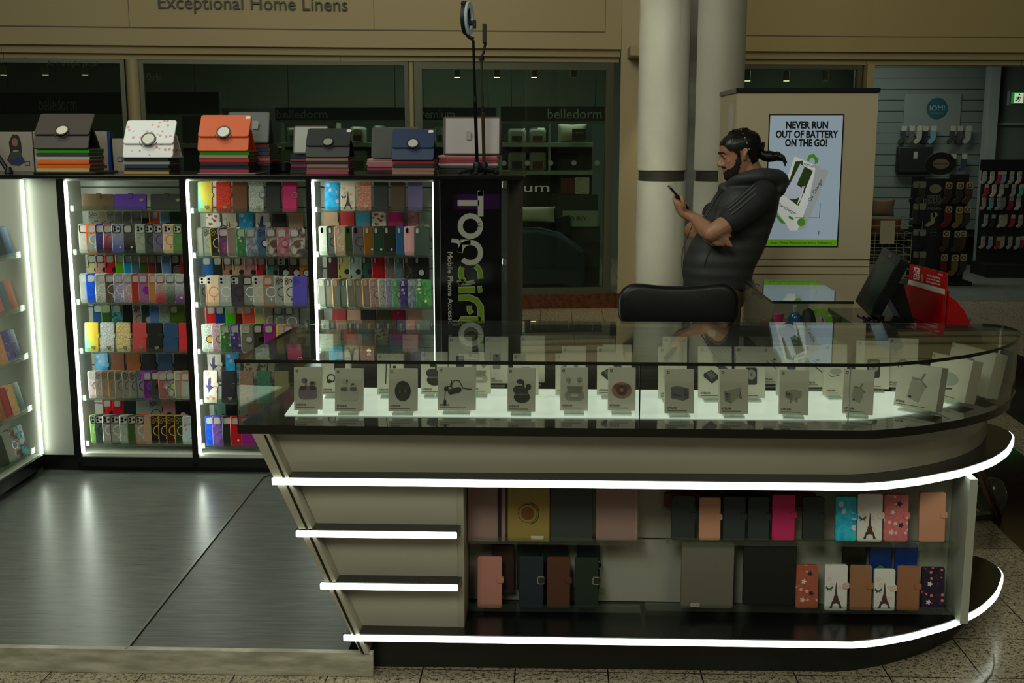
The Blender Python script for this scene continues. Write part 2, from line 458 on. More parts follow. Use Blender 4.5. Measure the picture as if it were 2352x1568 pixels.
# raised kiosk platform
ZD = 0.082
FY = 3.53
VINYL = noise_mat([(0.3, '565a56'), (0.5, '6a6e68'), (0.7, '7a7c74')], (2.2, 26, 1), 3.2, 5, 0.30, 'Object', 0.2, 0.5, 0, 0.06)
plat = thing('kiosk_platform', 'low grey vinyl platform with worn pale edge, on the granite floor', 'platform', (0, 0, 0))
jA, jB = PZ(290, 1491, ZD), PZ(603, 1096, ZD)
e1 = PZ(-700, 1484, ZD); e2 = PZ(838, 1507, ZD)
obj('deck', MB().prism([(-5.0, FY + .012), (jA.x - .006, FY + .012), (jB.x - .006, jB.y), (jB.x + .2, 5.75), (-5.0, 5.75)], 0.0, ZD, 'z'), VINYL, plat)
obj('deck', MB().prism([(jA.x + .006, FY + .012), (-0.66, FY + .012), (-0.66, 4.4), (-0.66, 5.75), (jB.x + .212, 5.75), (jB.x + .006, jB.y)], 0.0, ZD - 0.003, 'z'),
    noise_mat([(0.3, '4c4f4a'), (0.5, '5e605a'), (0.7, '6e6e66')], (2.2, 26, 1), 3.2, 5, 0.42), plat)
d = (jB - jA).normalized(); nrm = Vector((-d.y, d.x, 0))
q = [jA + nrm * .005, jB + nrm * .005, jB - nrm * .004, jA - nrm * .004]
obj('joint_strip', MB().prism([(p.x, p.y) for p in q], 0.002, ZD + 0.003, 'z'), mat('8a8a80', 0.35, 0.6), plat)
ET = noise_mat([(0.35, 'a6a290'), (0.55, 'c4c0ae'), (0.7, 'd8d4c4')], (3, 3, 14), 3, 5, 0.45)
obj('edge_trim', MB().box(-5, -0.575, FY - .012, FY + .012, 0.0, ZD + .002), ET, plat, bevel=0.002)

# ================================================================== SHOP FRONTS
ZF, ZT = 2.56, 2.44
FASC = mat('b4a47c', 0.6, bump=(60, 0.05))
FASC2 = mat('ab9b74', 0.6)
ptsL = [Vector((-8.5, 10.1, 0)), Vector((-5.11, 10.87, 0)), Vector((-3.96, 11.07, 0)), Vector((-2.05, 11.39, 0)), Vector((-.72, 11.55, 0)), Vector((0.66, 11.74, 0))]
ptsR = [Vector((1.2, 11.9, 0)), Vector((1.82, 12.02, 0)), Vector((3.21, 12.22, 0)), Vector((4.82, 12.36, 0)), Vector((8.0, 12.4, 0))]
def wallstrip(mb, pts, z0, z1, y0=0.0, y1=0.15):
    for a, b in zip(pts[:-1], pts[1:]):
        d = (b - a).normalized(); n = Vector((-d.y, d.x, 0))
        q = [a + n * y0, b + n * y0, b + n * y1, a + n * y1]
        mb.prism([(p.x, p.y) for p in q], z0, z1, 'z')
    return mb
def along(pts, x):
    for a, b in zip(pts[:-1], pts[1:]):
        if a.x <= x <= b.x or b is pts[-1]:
            t = (x - a.x) / (b.x - a.x); return a + (b - a) * t, (b - a).normalized()
wl = struct('wall_left', wallstrip(MB(), ptsL, ZF, 4.6, 0, 0.3), FASC)
gz = 2.715
wallg = wallstrip(MB(), ptsL[:5] + [Vector((0.5, 11.72, 0))], gz, gz + 0.012, -0.002, 0.05)
obj('groove', wallg, mat('6a6046', 0.7), wl)
for x in (-3.96, -1.72, 0.5):
    p, d = along(ptsL, x)
    obj('panel_joint', MB().box(p.x - .003, p.x + .003, p.y - .004, p.y + .05, gz, 4.6), mat('83775a', 0.7), wl)
wr = struct('wall_right', wallstrip(MB(), ptsR, ZF, 4.6, 0, 0.3), mat('b0a070', 0.6))
obj('groove', wallstrip(MB(), ptsR, gz - .01, gz + 0.0, -0.002, 0.05), mat('6a6046', 0.7), wr)
# soffit steps under both fascias
struct('trim_1', wallstrip(wallstrip(MB(), ptsL, 2.49, ZF, 0.05, 0.3), ptsL, ZT, 2.49, 0.10, 0.3), FASC2)
struct('trim_2', wallstrip(wallstrip(MB(), ptsR, 2.49, ZF, 0.05, 0.3), ptsR, ZT, 2.49, 0.10, 0.3), FASC2)
# corner return beside the column
wc = MB().prism([(0.66, 11.75), (1.25, 11.55), (1.25, 12.1), (0.70, 12.0)], 0, 4.6, 'z')
struct('wall_corner', wc, mat('b4a47e', 0.6))
struct('baseboard_corner', MB().prism([(0.645, 11.73), (1.25, 11.53), (1.25, 11.6), (0.68, 11.8)], 0.0, 0.15, 'z'), mat('5c3420', 0.35))
struct('baseboard_left', wallstrip(MB(), ptsL, 0, 0.145, 0.02, 0.2), noise_mat([(0.35, '4a2818'), (0.6, '6a3c22')], (1, 1, 1), 24, 3, 0.3))

def sign_text(s, x0, x1, zc, size, m, name='lettering', parent=None, off=-0.012, pts=None):
    pts = pts or ptsL
    pa, d = along(pts, x0); pb, _ = along(pts, x1)
    c = (pa + pb) / 2; dd = (pb - pa).normalized(); n = Vector((-dd.y, dd.x, 0))
    p = c + n * off
    return text(name, s, size, m, parent, (p.x, p.y, zc), (pi / 2, 0, math.atan2(dd.y, dd.x)), 0.006, 'CENTER', (pb - pa).length)
a = PY(362, 10, 11.1); b = PY(797, 12, 11.39)
sign_text('Exceptional Home Linens', a.x, b.x, PY(580, 9, 11.25).z, 0.175, mat('14110c', 0.4), 'lettering', wl)

# ---- windows of the left shop: frames + panes
def win(name, pts, x0, x1, z0=0.145, z1=ZT, frame=0.04, back=0.14, fm=None):
    pa, d = along(pts, x0); pb, _ = along(pts, x1)
    d = (pb - pa).normalized(); n = Vector((-d.y, d.x, 0)); a, b = pa + n * back, pb + n * back
    Lw = (b - a).length
    T = Matrix.Translation((a.x, a.y, 0)) @ Matrix.Rotation(math.atan2(d.y, d.x), 4, 'Z')
    o = struct(name, MB().box(.005, Lw - .005, -0.004, 0.004, z0 + .01, z1 - .01, T), WGLASS)
    fr = MB()
    fr.box(0, frame, -0.03, 0.03, z0, z1, T).box(Lw - frame, Lw, -0.03, 0.03, z0, z1, T).box(frame, Lw - frame, -0.03, 0.03, z1 - frame, z1, T).box(frame, Lw - frame, -0.03, 0.03, z0, z0 + frame * .7, T)
    obj('frame', fr, fm or mat('5f6250', 0.4, 0.3), o)
    return o, T, Lw
WGLASS = glass_mat('e2ece0', 1.5, 'window_glass', 0.0, 0.004, 0.75)
MULL = mat('a89a72', 0.5)
xw = [PY(p, 200, yy).x for p, yy in ((-300, 10.9), (283, 11.05), (318, 11.1), (940, 11.5), (953, 11.52), (1414, 11.72))]
w1, T1, _ = win('window_1', ptsL, xw[0], xw[1])
w2, T2, _ = win('window_2', ptsL, xw[2], xw[3])
w3, T3, L3 = win('window_3', ptsL, xw[4], xw[5], frame=0.075)
for i, (x0, x1) in enumerate(((xw[1], xw[2]), (xw[3], xw[4]))):
    p, d = along(ptsL, (x0 + x1) / 2); r = (x1 - x0) / 2
    struct('trim_%d' % (3 + i), MB().tube([(p.x - .02, p.y + .14, .1), (p.x - .02, p.y + .14, ZT)], r, 16), MULL)
for i in range(5):
    px = 1157 + i * 54.5
    p = PY(px, 374, 11.75); xl = (T3.inverted() @ p).x
    o = obj('glass_dot', MB().disc(0, 0, 0.026, -0.002, 0.002, 24), mat('6c746c', 0.7), w3)
    o.matrix_local = T3 @ Matrix.Translation((xl, -0.008, PY(px, 374, T3.translation.y + .2).z))
xr = [PY(p, 160, 12.2).x for p in (1600, 1992, 2010)]
w4, T4, _ = win('window_4', ptsR, max(1.26, xr[0]), xr[1], frame=0.05)
p, d = along(ptsR, (xr[1] + xr[2]) / 2)
struct('trim_5', MB().box(p.x - .035, p.x + .035, p.y - .02, p.y + .2, 0, ZT), MULL)
struct('baseboard_right', wallstrip(MB(), [ptsR[0], ptsR[1], along(ptsR, xr[1])[0]], 0, 0.145, 0.02, 0.2), mat('4c2a1a', 0.35))

# ---- dim interior of the left shop
DIM = mat('3a4038', 0.8); DIM2 = mat('565d50', 0.8)
struct('wall_back_left', MB().box(-9, 1.3, 16.6, 16.75, 0, 3.2), mat('6a7464', 0.8))
struct('wall_between', MB().box(1.22, 1.34, 12.05, 16.7, 0, 3.2), mat('4c5248', 0.8))
struct('ceiling_left', MB().prism([(p.x, p.y + .3) for p in ptsL] + [(1.2, 12.1), (1.2, 16.7), (-8.5, 16.7)], 2.95, 3.03, 'z'), mat('3c423a', 0.9))
area_light('linen_shop_light', (-2.2, 14.0, 2.93), (-2.2, 14.6, 0), 2.0, 58.0, (0.85, 1.0, 0.88), 1.2)
area_light('linen_shop_light', (0.2, 13.2, 2.93), (0.1, 14.4, 0.6), 0.8, 22, (0.85, 1.0, 0.88))
# header boards and shelving of the linen shop
HB = mat('0e0f0e', 0.5); SILV = mat('9aa09a', 0.3, 0.8)
def header(px0, px1, py0, py1, Y, s, tx0, tx1, label, rotz=0.0):
    a, b = PY(px0, (py0 + py1) / 2, Y), PY(px1, (py0 + py1) / 2, Y)
    z1, z0 = PY((px0 + px1) / 2, py0, Y).z, PY((px0 + px1) / 2, py1, Y).z
    t = thing('header_board', label, 'sign', ((a.x + b.x) / 2, Y, z0), (0, 0, rotz))
    Wd = b.x - a.x
    obj('board', MB().box(-Wd / 2, Wd / 2, 0, .06, 0, z1 - z0), HB, t)
    obj('ledge', MB().box(-Wd / 2, Wd / 2, -.02, .08, -.025, -.0005), mat('6c7268', .5), t)
    for hx_ in (-Wd * .4, Wd * .4): obj('hanger', MB().tube([(hx_, .03, z1 - z0), (hx_, .03, 2.9495 - z0)], .006, 6), HB, t)
    if s:
        c0, c1 = PY(tx0, (py0 + py1) / 2, Y).x, PY(tx1, (py0 + py1) / 2, Y).x
        text('lettering', s, (z1 - z0) * .95, SILV, t, ((c0 + c1) / 2 - t.location.x, -.006, (z1 - z0) * .45), (pi / 2, 0, 0), .004, 'CENTER', c1 - c0)
    return t
YS = 13.4
header(632, 938, 247, 276, YS, 'belledorm', 636, 752, 'black header board with silver lettering above shelves behind middle window')
header(1150, 1392, 244, 278, YS - .42, 'belledorm', 1258, 1382, 'black header board with silver lettering behind the window beside the column')
header(953, 1140, 247, 276, YS + .1, 'Premium', 954, 1044, 'dark header board with faint lettering behind the tripods')
lh = header(-60, 520, 212, 262, 12.9, 'belledorm', 78, 172, 'long sloping dark header board with dim lettering in the corner window', rad(-9))

def shelf_unit(px0, px1, rows, Y, divs, label):
    a, b = PY(px0, 350, Y), PY(px1, 350, Y)
    t = thing('shelving_unit', label, 'shelving', ((a.x + b.x) / 2, Y, 0))
    Wd = b.x - a.x
    M1 = mat('8a9082', .6)
    obj('back_panel', MB().box(-Wd / 2, Wd / 2, .34, .36, 0, 2.05), mat('2c302a', .8), t)
    for py in rows:
        z = PY((px0 + px1) / 2, py, Y).z
        obj('shelf', MB().box(-Wd / 2, Wd / 2, 0, .338, z - .045, z), M1, t)
    for dx in divs:
        x = PY(dx, 350, Y).x - t.location.x
        obj('divider', MB().box(x - .014, x + .014, .01, .336, PY(0, rows[-1], Y).z + .001, PY(0, 282, Y).z), M1, t)
    return t
shelf_unit(640, 1030, (328, 392), YS + .05, (770,), 'grey shelving under the header board behind the middle window')
shelf_unit(1150, 1362, (328, 392), YS - .25, (1262,), 'grey shelving with a middle divider behind the window beside the column')
shelf_unit(400, 632, (330, 395), YS + .3, (), 'dark low shelving behind the orange tablet case')
POUCH = glass_mat('f4f6f2', 1.45, 'pouch', .12, .10)
def bedpack(px0, px1, py0, py1, Y, col, label, card='201f1c'):
    a, b = PY(px0, py1, Y), PY(px1, py0, Y)
    wd, h = b.x - a.x, b.z - a.z
    zs = PY(835 if Y > YS else 1256, py1 + 1, Y - .05).z + .001
    t = thing('bedding_pack', label, 'bedding pack', ((a.x + b.x) / 2, Y, zs), group='bedding packs on the shop shelves')
    obj('linen', MB().soft(lambda e: rrect(-wd / 2 + e, wd / 2 - e, e, h - e, .03), 0, .17, .02), mat(col, .8), t)
    obj('pouch', MB().soft(lambda e: rrect(-wd / 2 - .006 + e, wd / 2 + .006 - e, .001 + e, h + .012 - e, .03), -.008, .18, .02), POUCH, t)
    obj('card', MB().box(-wd * .3, wd * .3, -.012, -.009, h * .12, h * .5), mat(card, .6), t)
    return t
B1 = 'bedding pack in clear pouch'
for i, (x0, x1, y0, y1, Y, c, l) in enumerate((
    (1168, 1208, 296, 327, YS - .2, 'a8a490', 'first on the upper shelf beside the tripods'),
    (1216, 1254, 295, 327, YS - .2, 'b0ac9a', 'second on the upper shelf, red card', ),
    (1168, 1208, 350, 391, YS - .2, '8a887c', 'first on the lower shelf beside the tripods'),
    (1216, 1254, 350, 391, YS - .2, '98968a', 'second on the lower shelf'),
    (660, 690, 293, 327, YS + .1, 'b4b09c', 'behind the grey tablet stack, upper shelf'),
    (806, 836, 292, 327, YS + .1, 'aaa694', 'beside the navy tablet stack, upper shelf'),
    (806, 842, 346, 391, YS + .1, '6e746c', 'beside the navy tablet stack, lower shelf'),
    (858, 880, 290, 327, YS + .1, '9c9a8a', 'behind the navy tablet case'),
    (1000, 1020, 292, 327, YS + .1, 'a4a090', 'behind the rose tablet case'),
    (650, 680, 345, 391, YS + .1, '70746a', 'low shelf behind the grey tablet stack'))):
    bedpack(x0, x1, y0, y1, Y, c, 'pale %s, %s' % (B1, l), '4a1c1c' if i % 2 else '23221e')

def cushion(name, label, cat, px0, px1, py0, py1, Y, col, th=.12, group=None, card=True):
    a, b = PY(px0, py1, Y), PY(px1, py0, Y); wd, h = b.x - a.x, b.z - a.z
    t = thing(name, label, cat, ((a.x + b.x) / 2, Y, a.z), group=group)
    m = MB(); n = 14; v = []; f = []
    for s in (-1, 1):
        for i in range(n + 1):
            for j in range(n + 1):
                u, w_ = i / n * 2 - 1, j / n * 2 - 1
                e = (1 - u * u) * (1 - w_ * w_)
                pin = 1 - .10 * (1 - abs(u)) * abs(w_) ** 2
                v.append((u * wd / 2 * (1 - .07 * (1 - w_ * w_) * abs(u)), s * th / 2 * e ** .5, h / 2 + w_ * h / 2 * pin))
    for s in range(2):
        o = s * (n + 1) ** 2
        for i in range(n):
            for j in range(n):
                q = o + i * (n + 1) + j
                f.append((q, q + 1, q + n + 2, q + n + 1))
    m.add(v, f)
    me = m.mesh('c', 60)
    obj('cover', me, mat(col, .85, bump=(12, .4)), t)
    return t, wd, h
t, wd, h = cushion('pillow', 'plump white pillow with a black card on the upper shelf beside the column', 'pillow', 1280, 1348, 284, 326, YS - .2, 'b8b4a0')
obj('card', MB().box(0, wd * .48, -.085, -.07, .02, h * .72), mat('151513', .5), t)
text('lettering', 'BODY', .03, SILV, t, (wd * .24, -.087, h * .5), ext=.001)
# bed in the window
by = 12.2
bl = PY(1120, 600, by); 
bed = thing('display_bed', 'display bed under a dark blue quilted cover behind the window', 'bed', (bl.x, by, 0))
def pr(px, py, Y=by): p = PY(px, py, Y); return (p.x - bl.x, p.z)
obj('mattress', MB().box(0, pr(1322, 600)[0] - .03, .06, .36, .0, .34), mat('2a3034', .8), bed, bevel=.03)
prof = [pr(1100, 545), pr(1180, 532), pr(1240, 533), pr(1290, 545), pr(1330, 575), pr(1347, 590), pr(1345, 640), pr(1338, 668), pr(1290, 655), pr(1100, 655)]
qm = MB(); rows = [(0, .0, 0), (.08, .03, .02), (.28, .03, .03), (.40, .0, .02)]
n = len(prof); v = []
for y, dx, dz in rows: v += [(p[0] - dx, y, p[1] + dz) for p in prof]
f = [(k * n + i, k * n + (i + 1) % n, (k + 1) * n + (i + 1) % n, (k + 1) * n + i) for k in range(3) for i in range(n)] + [tuple(reversed(range(n))), tuple(range(3 * n, 4 * n))]
obj('quilt', qm.add(v, f), mat('2c3644', .85, bump=(40, .5)), bed, smooth=70, bevel=.02)
t2 = MB().prism([pr(1100, 508), pr(1180, 508), pr(1270, 510), pr(1310, 500), pr(1312, 545), pr(1100, 533)], .42, .46)
obj('headboard', t2, mat('1c2430', .85), bed)
cushion('pillow', 'long white pillow lying on the dark blue display bed', 'pillow', 1155, 1276, 474, 511, by + .2, 'c4c0ac', .14)
cushion('pillow', 'small crumpled white pillow at the edge of the display bed', 'pillow', 1135, 1186, 470, 509, by + .335, 'aaa898', .1)
o = tag(obj('price_notice', MB().box(-.19, .19, 0, .012, 0, .17), mat('98a090', .6), None, (PY(1332, 520, 12.7).x, 12.70, PY(1332, 520, 12.7).z)), 'pale shop notice with black serif capitals beside the display bed', 'notice')
text('lettering', 'O BUY', .06, mat('1a1c1a', .5), o, (-.02, -.003, .085), ext=.001)
o = tag(obj('notice_stand', MB().box(-.2, .2, .0, .2, 0, PY(1332, 521, 12.7).z - .001), mat('2c2f2a', .7), None, (PY(1332, 520, 12.7).x + .02, 12.75, 0)), 'dark plinth under the pale shop notice', 'plinth')
o = tag(obj('bedding_box', MB().box(-.075, .075, 0, .10, 0, .17), mat('6a2030', .6), None, (PY(1304, 446, 13.0).x, 13.05, PY(1304, 446, 13).z)), 'crimson bedding box beside the flowered one above the price notice', 'box')
o = tag(obj('bedding_box', MB().box(-.08, .08, 0, .10, 0, .18), floral_mat('rfl2'), None, (PY(1337, 446, 13.0).x, 13.05, PY(1337, 446, 13).z)), 'flowered bedding box above the price notice', 'box')
pk = tag(obj('notice_stand', MB().box(-.26, .26, 0, .09, 0, PY(1320, 447, 13.0).z - .003), mat('3c403a', .8), None, (PY(1320, 446, 13).x, 13.04, 0)), 'dark display block under the crimson and flowered boxes', 'plinth')
text('glass_lettering', 'Premium', .135, mat('a8aca4', .4), w3, (PY(1172, 432, 11.66).x, 11.72, PY(1200, 432, 11.66).z), (pi / 2, 0, math.atan2(T3[1][0], T3[0][0])), .001, 'CENTER', .78)
# cylindrical track spots
def spot(px, py0, py1, Y, label, lit=True):
    p = PY(px, py1, Y); z1 = PY(px, py0, Y).z
    t = thing('track_spotlight', label, 'spotlight', (p.x, p.y, p.z), group='white cylinder spotlights under the shop soffit')
    h = z1 - p.z; r = .033
    obj('housing', MB().lathe([(r * .9, 0.001), (r, .004), (r, h * .62), (r * .9, h * .66), (.006, h * .68)], 18), mat('b8b8a0', .4), t)
    obj('stem', MB().tube([(0, 0, h * .67), (0, 0, h)], .008), mat('a0a090', .4), t)
    obj('track_adapter', MB().box(-.06, .06, -.012, .012, h, max(h + .02, 2.9495 - p.z)), mat('a8a894', .5), t)
    obj('lens', MB().disc(0, 0, r * .92, -.004, 0, 18), mat('fff0b0', .3, emit=3.0 if lit else .02), t, rot=(pi / 2, 0, 0), loc=(0, 0, .002))
for i, (px, l) in enumerate(((8, 'first'), (104, 'second'), (195, 'third'))):
    spot(px, 140, 172, 11.5, '%s white cylinder spotlight above the corner window' % l)
for i, (px, l) in enumerate(((1050, 'first'), (1141, 'second'), (1227, 'third'), (1317, 'unlit last'))):
    spot(px, 146, 178, 12.12, '%s white cylinder spotlight above the window beside the column' % l, i < 3)
for i, (px, l) in enumerate(((1717, 'first'), (1806, 'second'), (1896, 'tilted last'))):
    spot(px, 150, 186, 12.7, '%s white cylinder spotlight above the window behind the screen totem' % l, i < 2)
text('glass_lettering', 'At the right price!', .07, mat('141612', .5), w1, (PY(165, 146, 11.0).x, 11.02, PY(165, 146, 11.0).z), (pi / 2, 0, rad(9)), .001, 'CENTER', .46)
text('glass_lettering', 'quality', .07, mat('141612', .5), w1, (PY(52, 138, 11.0).x, 10.99, PY(52, 138, 11.0).z), (pi / 2, 0, rad(9)), .001, 'CENTER', .2)
text('glass_lettering', 'Outlet', .1, mat('141612', .5), w2, (PY(352, 177, 11.2).x, 11.23, PY(352, 177, 11.2).z), (pi / 2, 0, rad(9)), .001, 'CENTER', .14)

# ------------------------------------------------ twin column and its lights
YC = 8.2
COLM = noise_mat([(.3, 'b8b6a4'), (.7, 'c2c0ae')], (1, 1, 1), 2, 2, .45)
c0, c1 = PY(1465, 300, YC), PY(1582, 300, YC); r0 = (c1.x - c0.x) / 2
cx1, cx2 = (c0.x + c1.x) / 2, PY(1648, 300, YC).x
zb0, zb1 = PY(1520, 415, YC).z, PY(1520, 391, YC).z
def lobe(cx, n):
    m = MB()
    for z0, z1 in ((0, zb0), (zb1, 4.6)):
        m.lathe([(r0 - .004, z0), (r0, z0 + .004), (r0, z1 - .004), (r0 - .004, z1)], 48, (cx, YC + .02, 0))
    c = struct('column_%d' % n, m, COLM)
    obj('band', MB().lathe([(r0 - .02, zb0 - .005), (r0 - .012, zb0 - .004), (r0 - .012, zb1 + .004), (r0 - .02, zb1 + .005)], 48, (cx, YC + .02, 0)), mat('54524a', .3, .6), c)
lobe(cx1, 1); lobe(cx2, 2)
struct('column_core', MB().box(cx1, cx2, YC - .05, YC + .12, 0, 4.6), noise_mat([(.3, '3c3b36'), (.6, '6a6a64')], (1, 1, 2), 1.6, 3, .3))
def downlight(loc, tgt, e, c, name='downlight', ang=70):
    d = bpy.data.lights.new(name, 'SPOT'); d.energy = e; d.color = c; d.spot_size = rad(ang); d.spot_blend = .6; d.shadow_soft_size = .06
    o = bpy.data.objects.new(name, d); COL.objects.link(o); o.location = loc
    o.rotation_euler = (Vector(tgt) - Vector(loc)).to_track_quat('-Z', 'Y').to_euler()
downlight((1.06, 11.42, 2.46), (1.0, 11.55, 0), 30, (1, .82, .45), 'soffit_downlight', 60)
struct('trim_6', MB().box(.72, 1.2, 11.25, 11.75, 2.47, 2.56), FASC2)
# ================================================================== SOCK SHOP (right)
struct('wall_back_right', MB().box(1.34, 7.5, 16.4, 16.5, 0, 3.0), mat('5c665c', .8))
struct('wall_side_right', MB().box(7.4, 7.5, 12.45, 16.4, 0, 3.0), mat('4a504a', .8))
struct('ceiling_right', MB().box(1.34, 7.5, 12.6, 16.4, 2.95, 3.03), mat('4a504a', .9))
struct('floor_right', MB().box(1.34, 7.5, 12.35, 16.4, .0005, .006), noise_mat([(.3, '5c5e58'), (.7, '6c6e66')], (1, 1, 1), 9, 3, .5))
area_light('sock_shop_light', (3.9, 14.2, 2.93), (3.9, 14.4, 0), 1.6, 30, (.9, 1, .88), .8)
slat = MB()
YB = 15.6
s0, s1 = PY(1960, 200, YB), PY(2262, 200, YB)
for k in range(17):
    slat.box(s0.x, s1.x, YB, YB + .03, .5 + k * .14, .5 + k * .14 + .132)
slw = struct('wall_slat_panel', slat, mat('66706a', .6))
obj('backing', MB().box(s0.x, s1.x, YB + .031, YB + .05, .4, 2.5), mat('20241f', .8), slw)
st = struct('trim_7', MB().box(PY(2268, 300, 15.3).x, PY(2290, 300, 15.3).x, 15.3, 15.5, 0, 2.949), mat('8a948e', .5))
struct('wall_partition', MB().box(PY(2290, 300, 15.4).x, 7.4, 15.4, 15.5, 0, 2.949), mat('56605a', .7))
struct('trim_8', MB().box(PY(2290, 300, 15.4).x, 7.38, 15.37, 15.399, PY(2300, 288, 15.4).z, PY(2300, 282, 15.4).z), mat('7c8680', .5))
# brand roundel on a pale board
a, b = PY(2072, 312, YB), PY(2208, 216, YB)
sg = thing('brand_board', 'pale board with a teal roundel on the slatted sock shop wall', 'sign', ((a.x + b.x) / 2, YB - .02, a.z))
wd, h = b.x - a.x, b.z - a.z
obj('board', MB().box(-wd / 2, wd / 2, 0, .018, 0, h), mat('727c76', .6), sg)
cx = PY(2151, 249, YB).x - sg.location.x; cz = PY(2151, 249, YB).z - a.z
obj('roundel', MB().disc(cx, cz, .135, -.006, -.0005, 36), mat('16505c', .5), sg)
text('lettering', 'IOMI', .10, mat('8aa4a4', .5), sg, (cx, -.009, cz), ext=.001, width=.19)
text('strapline', 'FOOTNURSE', .03, mat('6a8a8c', .5), sg, (cx, -.009, cz - .068), ext=.001)
# emergency exit sign
a, b = PY(2322, 238, 14.6), PY(2420, 212, 14.6)
ex = thing('exit_sign', 'lit green exit sign with a white running figure in the sock shop', 'exit sign', (a.x, 14.6, a.z))
wd, h = b.x - a.x, b.z - a.z
obj('box', MB().box(-.02, wd, .003, .08, -.02, h + .02), mat('50564c', .5), ex)
obj('face', MB().box(0, wd - .01, -.003, .002, 0, h), mat('0c7a34', .4, emit=.75), ex)
obj('door_panel', MB().box(.035, .035 + h * .8, -.006, -.0035, h * .06, h * .94), mat('d8e8c8', .4, emit=.55), ex)
rn = MB(); u = h * .8; ox = .035 + u * .42
rn.disc(ox + u * .1, h * .80, u * .09, -.010, -.0065, 14)
for pp, wdt in (([(.08, .68), (-.02, .42)], .17), ([(-.02, .44), (.14, .30), (.04, .12)], .1), ([(-.03, .42), (-.16, .26), (-.32, .26)], .1), ([(.06, .66), (.24, .56), (.30, .44)], .07), ([(.05, .66), (-.14, .62), (-.2, .5)], .07)):
    rn.ribbon([(ox + p[0] * u, h * .08 + p[1] * u) for p in pp], wdt * u, -.010, -.0065)
obj('running_figure', rn, mat('0a4a20', .4), ex)
# socks on hooks and the two racks
SOCKC = ['1c2020', '2a2e2c', '8a8a7c', '283048', '4a4c46', '6c6a5a', '35201c', '6a9a94', '7a2228', '9a9484']
def sock_proto(two=True):
    key = 'sock%d' % two
    def mk():
        m = MB()
        o = [(-.035, .20), (.035, .20), (.035, .08), (.032, .055), (-.01, .0), (-.045, -.012), (-.066, .004), (-.062, .03), (-.03, .055), (-.035, .09)]
        return m.soft(lambda e: [(x * (1 - e * 6), z * (1 - e * 3)) for x, z in o], -.012, .012, .005).mesh('sock')
    return cached(key, mk)
def sock_pack(loc, c, label, group, s=1.0, card='b4a888', rotz=0.0, ring=True, hl=.1):
    t = thing('sock_pack', label, 'socks', loc, (0, 0, rotz), group); t.scale = (s, s, s)
    obj('sock', sock_proto(), mat(c, .85), t, (0, 0, -.2))
    obj('card', cached('skcard', lambda: MB().prism(rrect(-.034, .034, -.05, .018, .014), -.016, -.0125).mesh('card')), mat(card, .7), t)
    obj('hook', MB().tube([(0, -.02, .012), (0, (hl - .003) / s, .012)], .003, 5), mat('50544e', .4, .5), t)
    if ring: obj('card_ring', cached('skring', lambda: MB().annulus(0, -.018, .024, .014, -.019, -.0165, 18).mesh('card_ring')), mat('2a2622', .6), t)
    return t
# hooks on the slatted wall
k = 0
for row, (py, xs) in enumerate(((292, (2076, 2092, 2107, 2126, 2142, 2183, 2205, 2222)), (356, (2190, 2212)))):
    for j, px in enumerate(xs):
        p = PY(px, py, YB - .06)
        sock_pack((p.x, p.y - .045 * (j % 3), p.z), SOCKC[(k * 3 + 1) % 5] if px not in (2142,) else '5a8a9c', '%s hanging sock pack along the %s row of the slatted wall' % (ORD[j], ('upper', 'lower')[row]),
                  'sock packs on the slatted wall', 1.0, '9c9c8c', ring=False, hl=.036 + .045 * (j % 3)); k += 1
bp = PY(2098, 396, YB - .1)
t = thing('storage_box', 'large black box with a white label under the sock packs', 'box', (bp.x, YB - .16, bp.z))
obj('box', MB().box(-.22, .22, 0, .13, 0, .33), mat('121412', .5), t, bevel=.01)
obj('label', MB().box(-.03, .02, -.003, -.0005, .18, .27), mat('8c9488', .6), t)
# centre rack: dark tower with header oval, side panels and hook bars
rp = PZ(2150, 652, 0)
RY = rp.y
rk = thing('sock_rack', 'tall navy sock rack with an oval header and a sock picture on its front panel', 'display rack', (PY(2143, 500, RY).x, RY, 0))
def rr(px, py): p = PY(px, py, RY); return (p.x - rk.location.x, p.z)
x0, z1 = rr(2127, 410); x1, z0 = rr(2168, 640)
NAVY = mat('12151c', .5)
obj('front_panel', MB().box(x0, x1, -.02, .02, .03, z1), NAVY, rk)
obj('base', MB().box(rr(2095, 640)[0], rr(2220, 640)[0], -.2, .35, 0, .05), mat('0c0d0d', .5), rk, bevel=.01)
obj('side_panel', MB().box(rr(2092, 500)[0], x0 - .004, .03, .06, .05, rr(2120, 405)[1]), mat('0e100f', .6), rk)
obj('side_panel', MB().box(x1 + .004, rr(2222, 500)[0], .03, .06, .05, rr(2190, 400)[1]), mat('0e100f', .6), rk)
hc = rr(2161, 376)
obj('header_oval', MB().disc(hc[0], hc[1], .17, .0, .03, 36, .13), mat('0e1112', .5), rk)
obj('header_badge', MB().disc(hc[0], hc[1], .095, -.006, -.001, 30, .058), mat('8a8468', .5), rk)
text('header_lettering', 'GENTLE GRIP', .028, mat('1c2a30', .5), rk, (hc[0], -.009, hc[1]), ext=.001)
bc = rr(2147, 433)
obj('panel_badge', MB().disc(bc[0], bc[1], .07, -.028, -.021, 30, .052), mat('8a846c', .5), rk)
for s, py, sz in (('SOCKS', 452, .05), ('MADE FOR', 459, .045), ('COMFORT', 466, .045), ('soft grip band', 475, .026), ('honeycomb top', 479, .026)):
    c = rr(2144, py); text('panel_lettering', s, sz, mat('909890', .5), rk, (c[0], -.024, c[1]), ext=.001)
for s, py in (('wide fit', 526), ('no marks', 533), ('stays up', 539)):
    c = rr(2142, py); text('panel_lettering', s, .022, mat('808880', .5), rk, (c[0], -.024, c[1]), ext=.001)
c = rr(2136, 510)
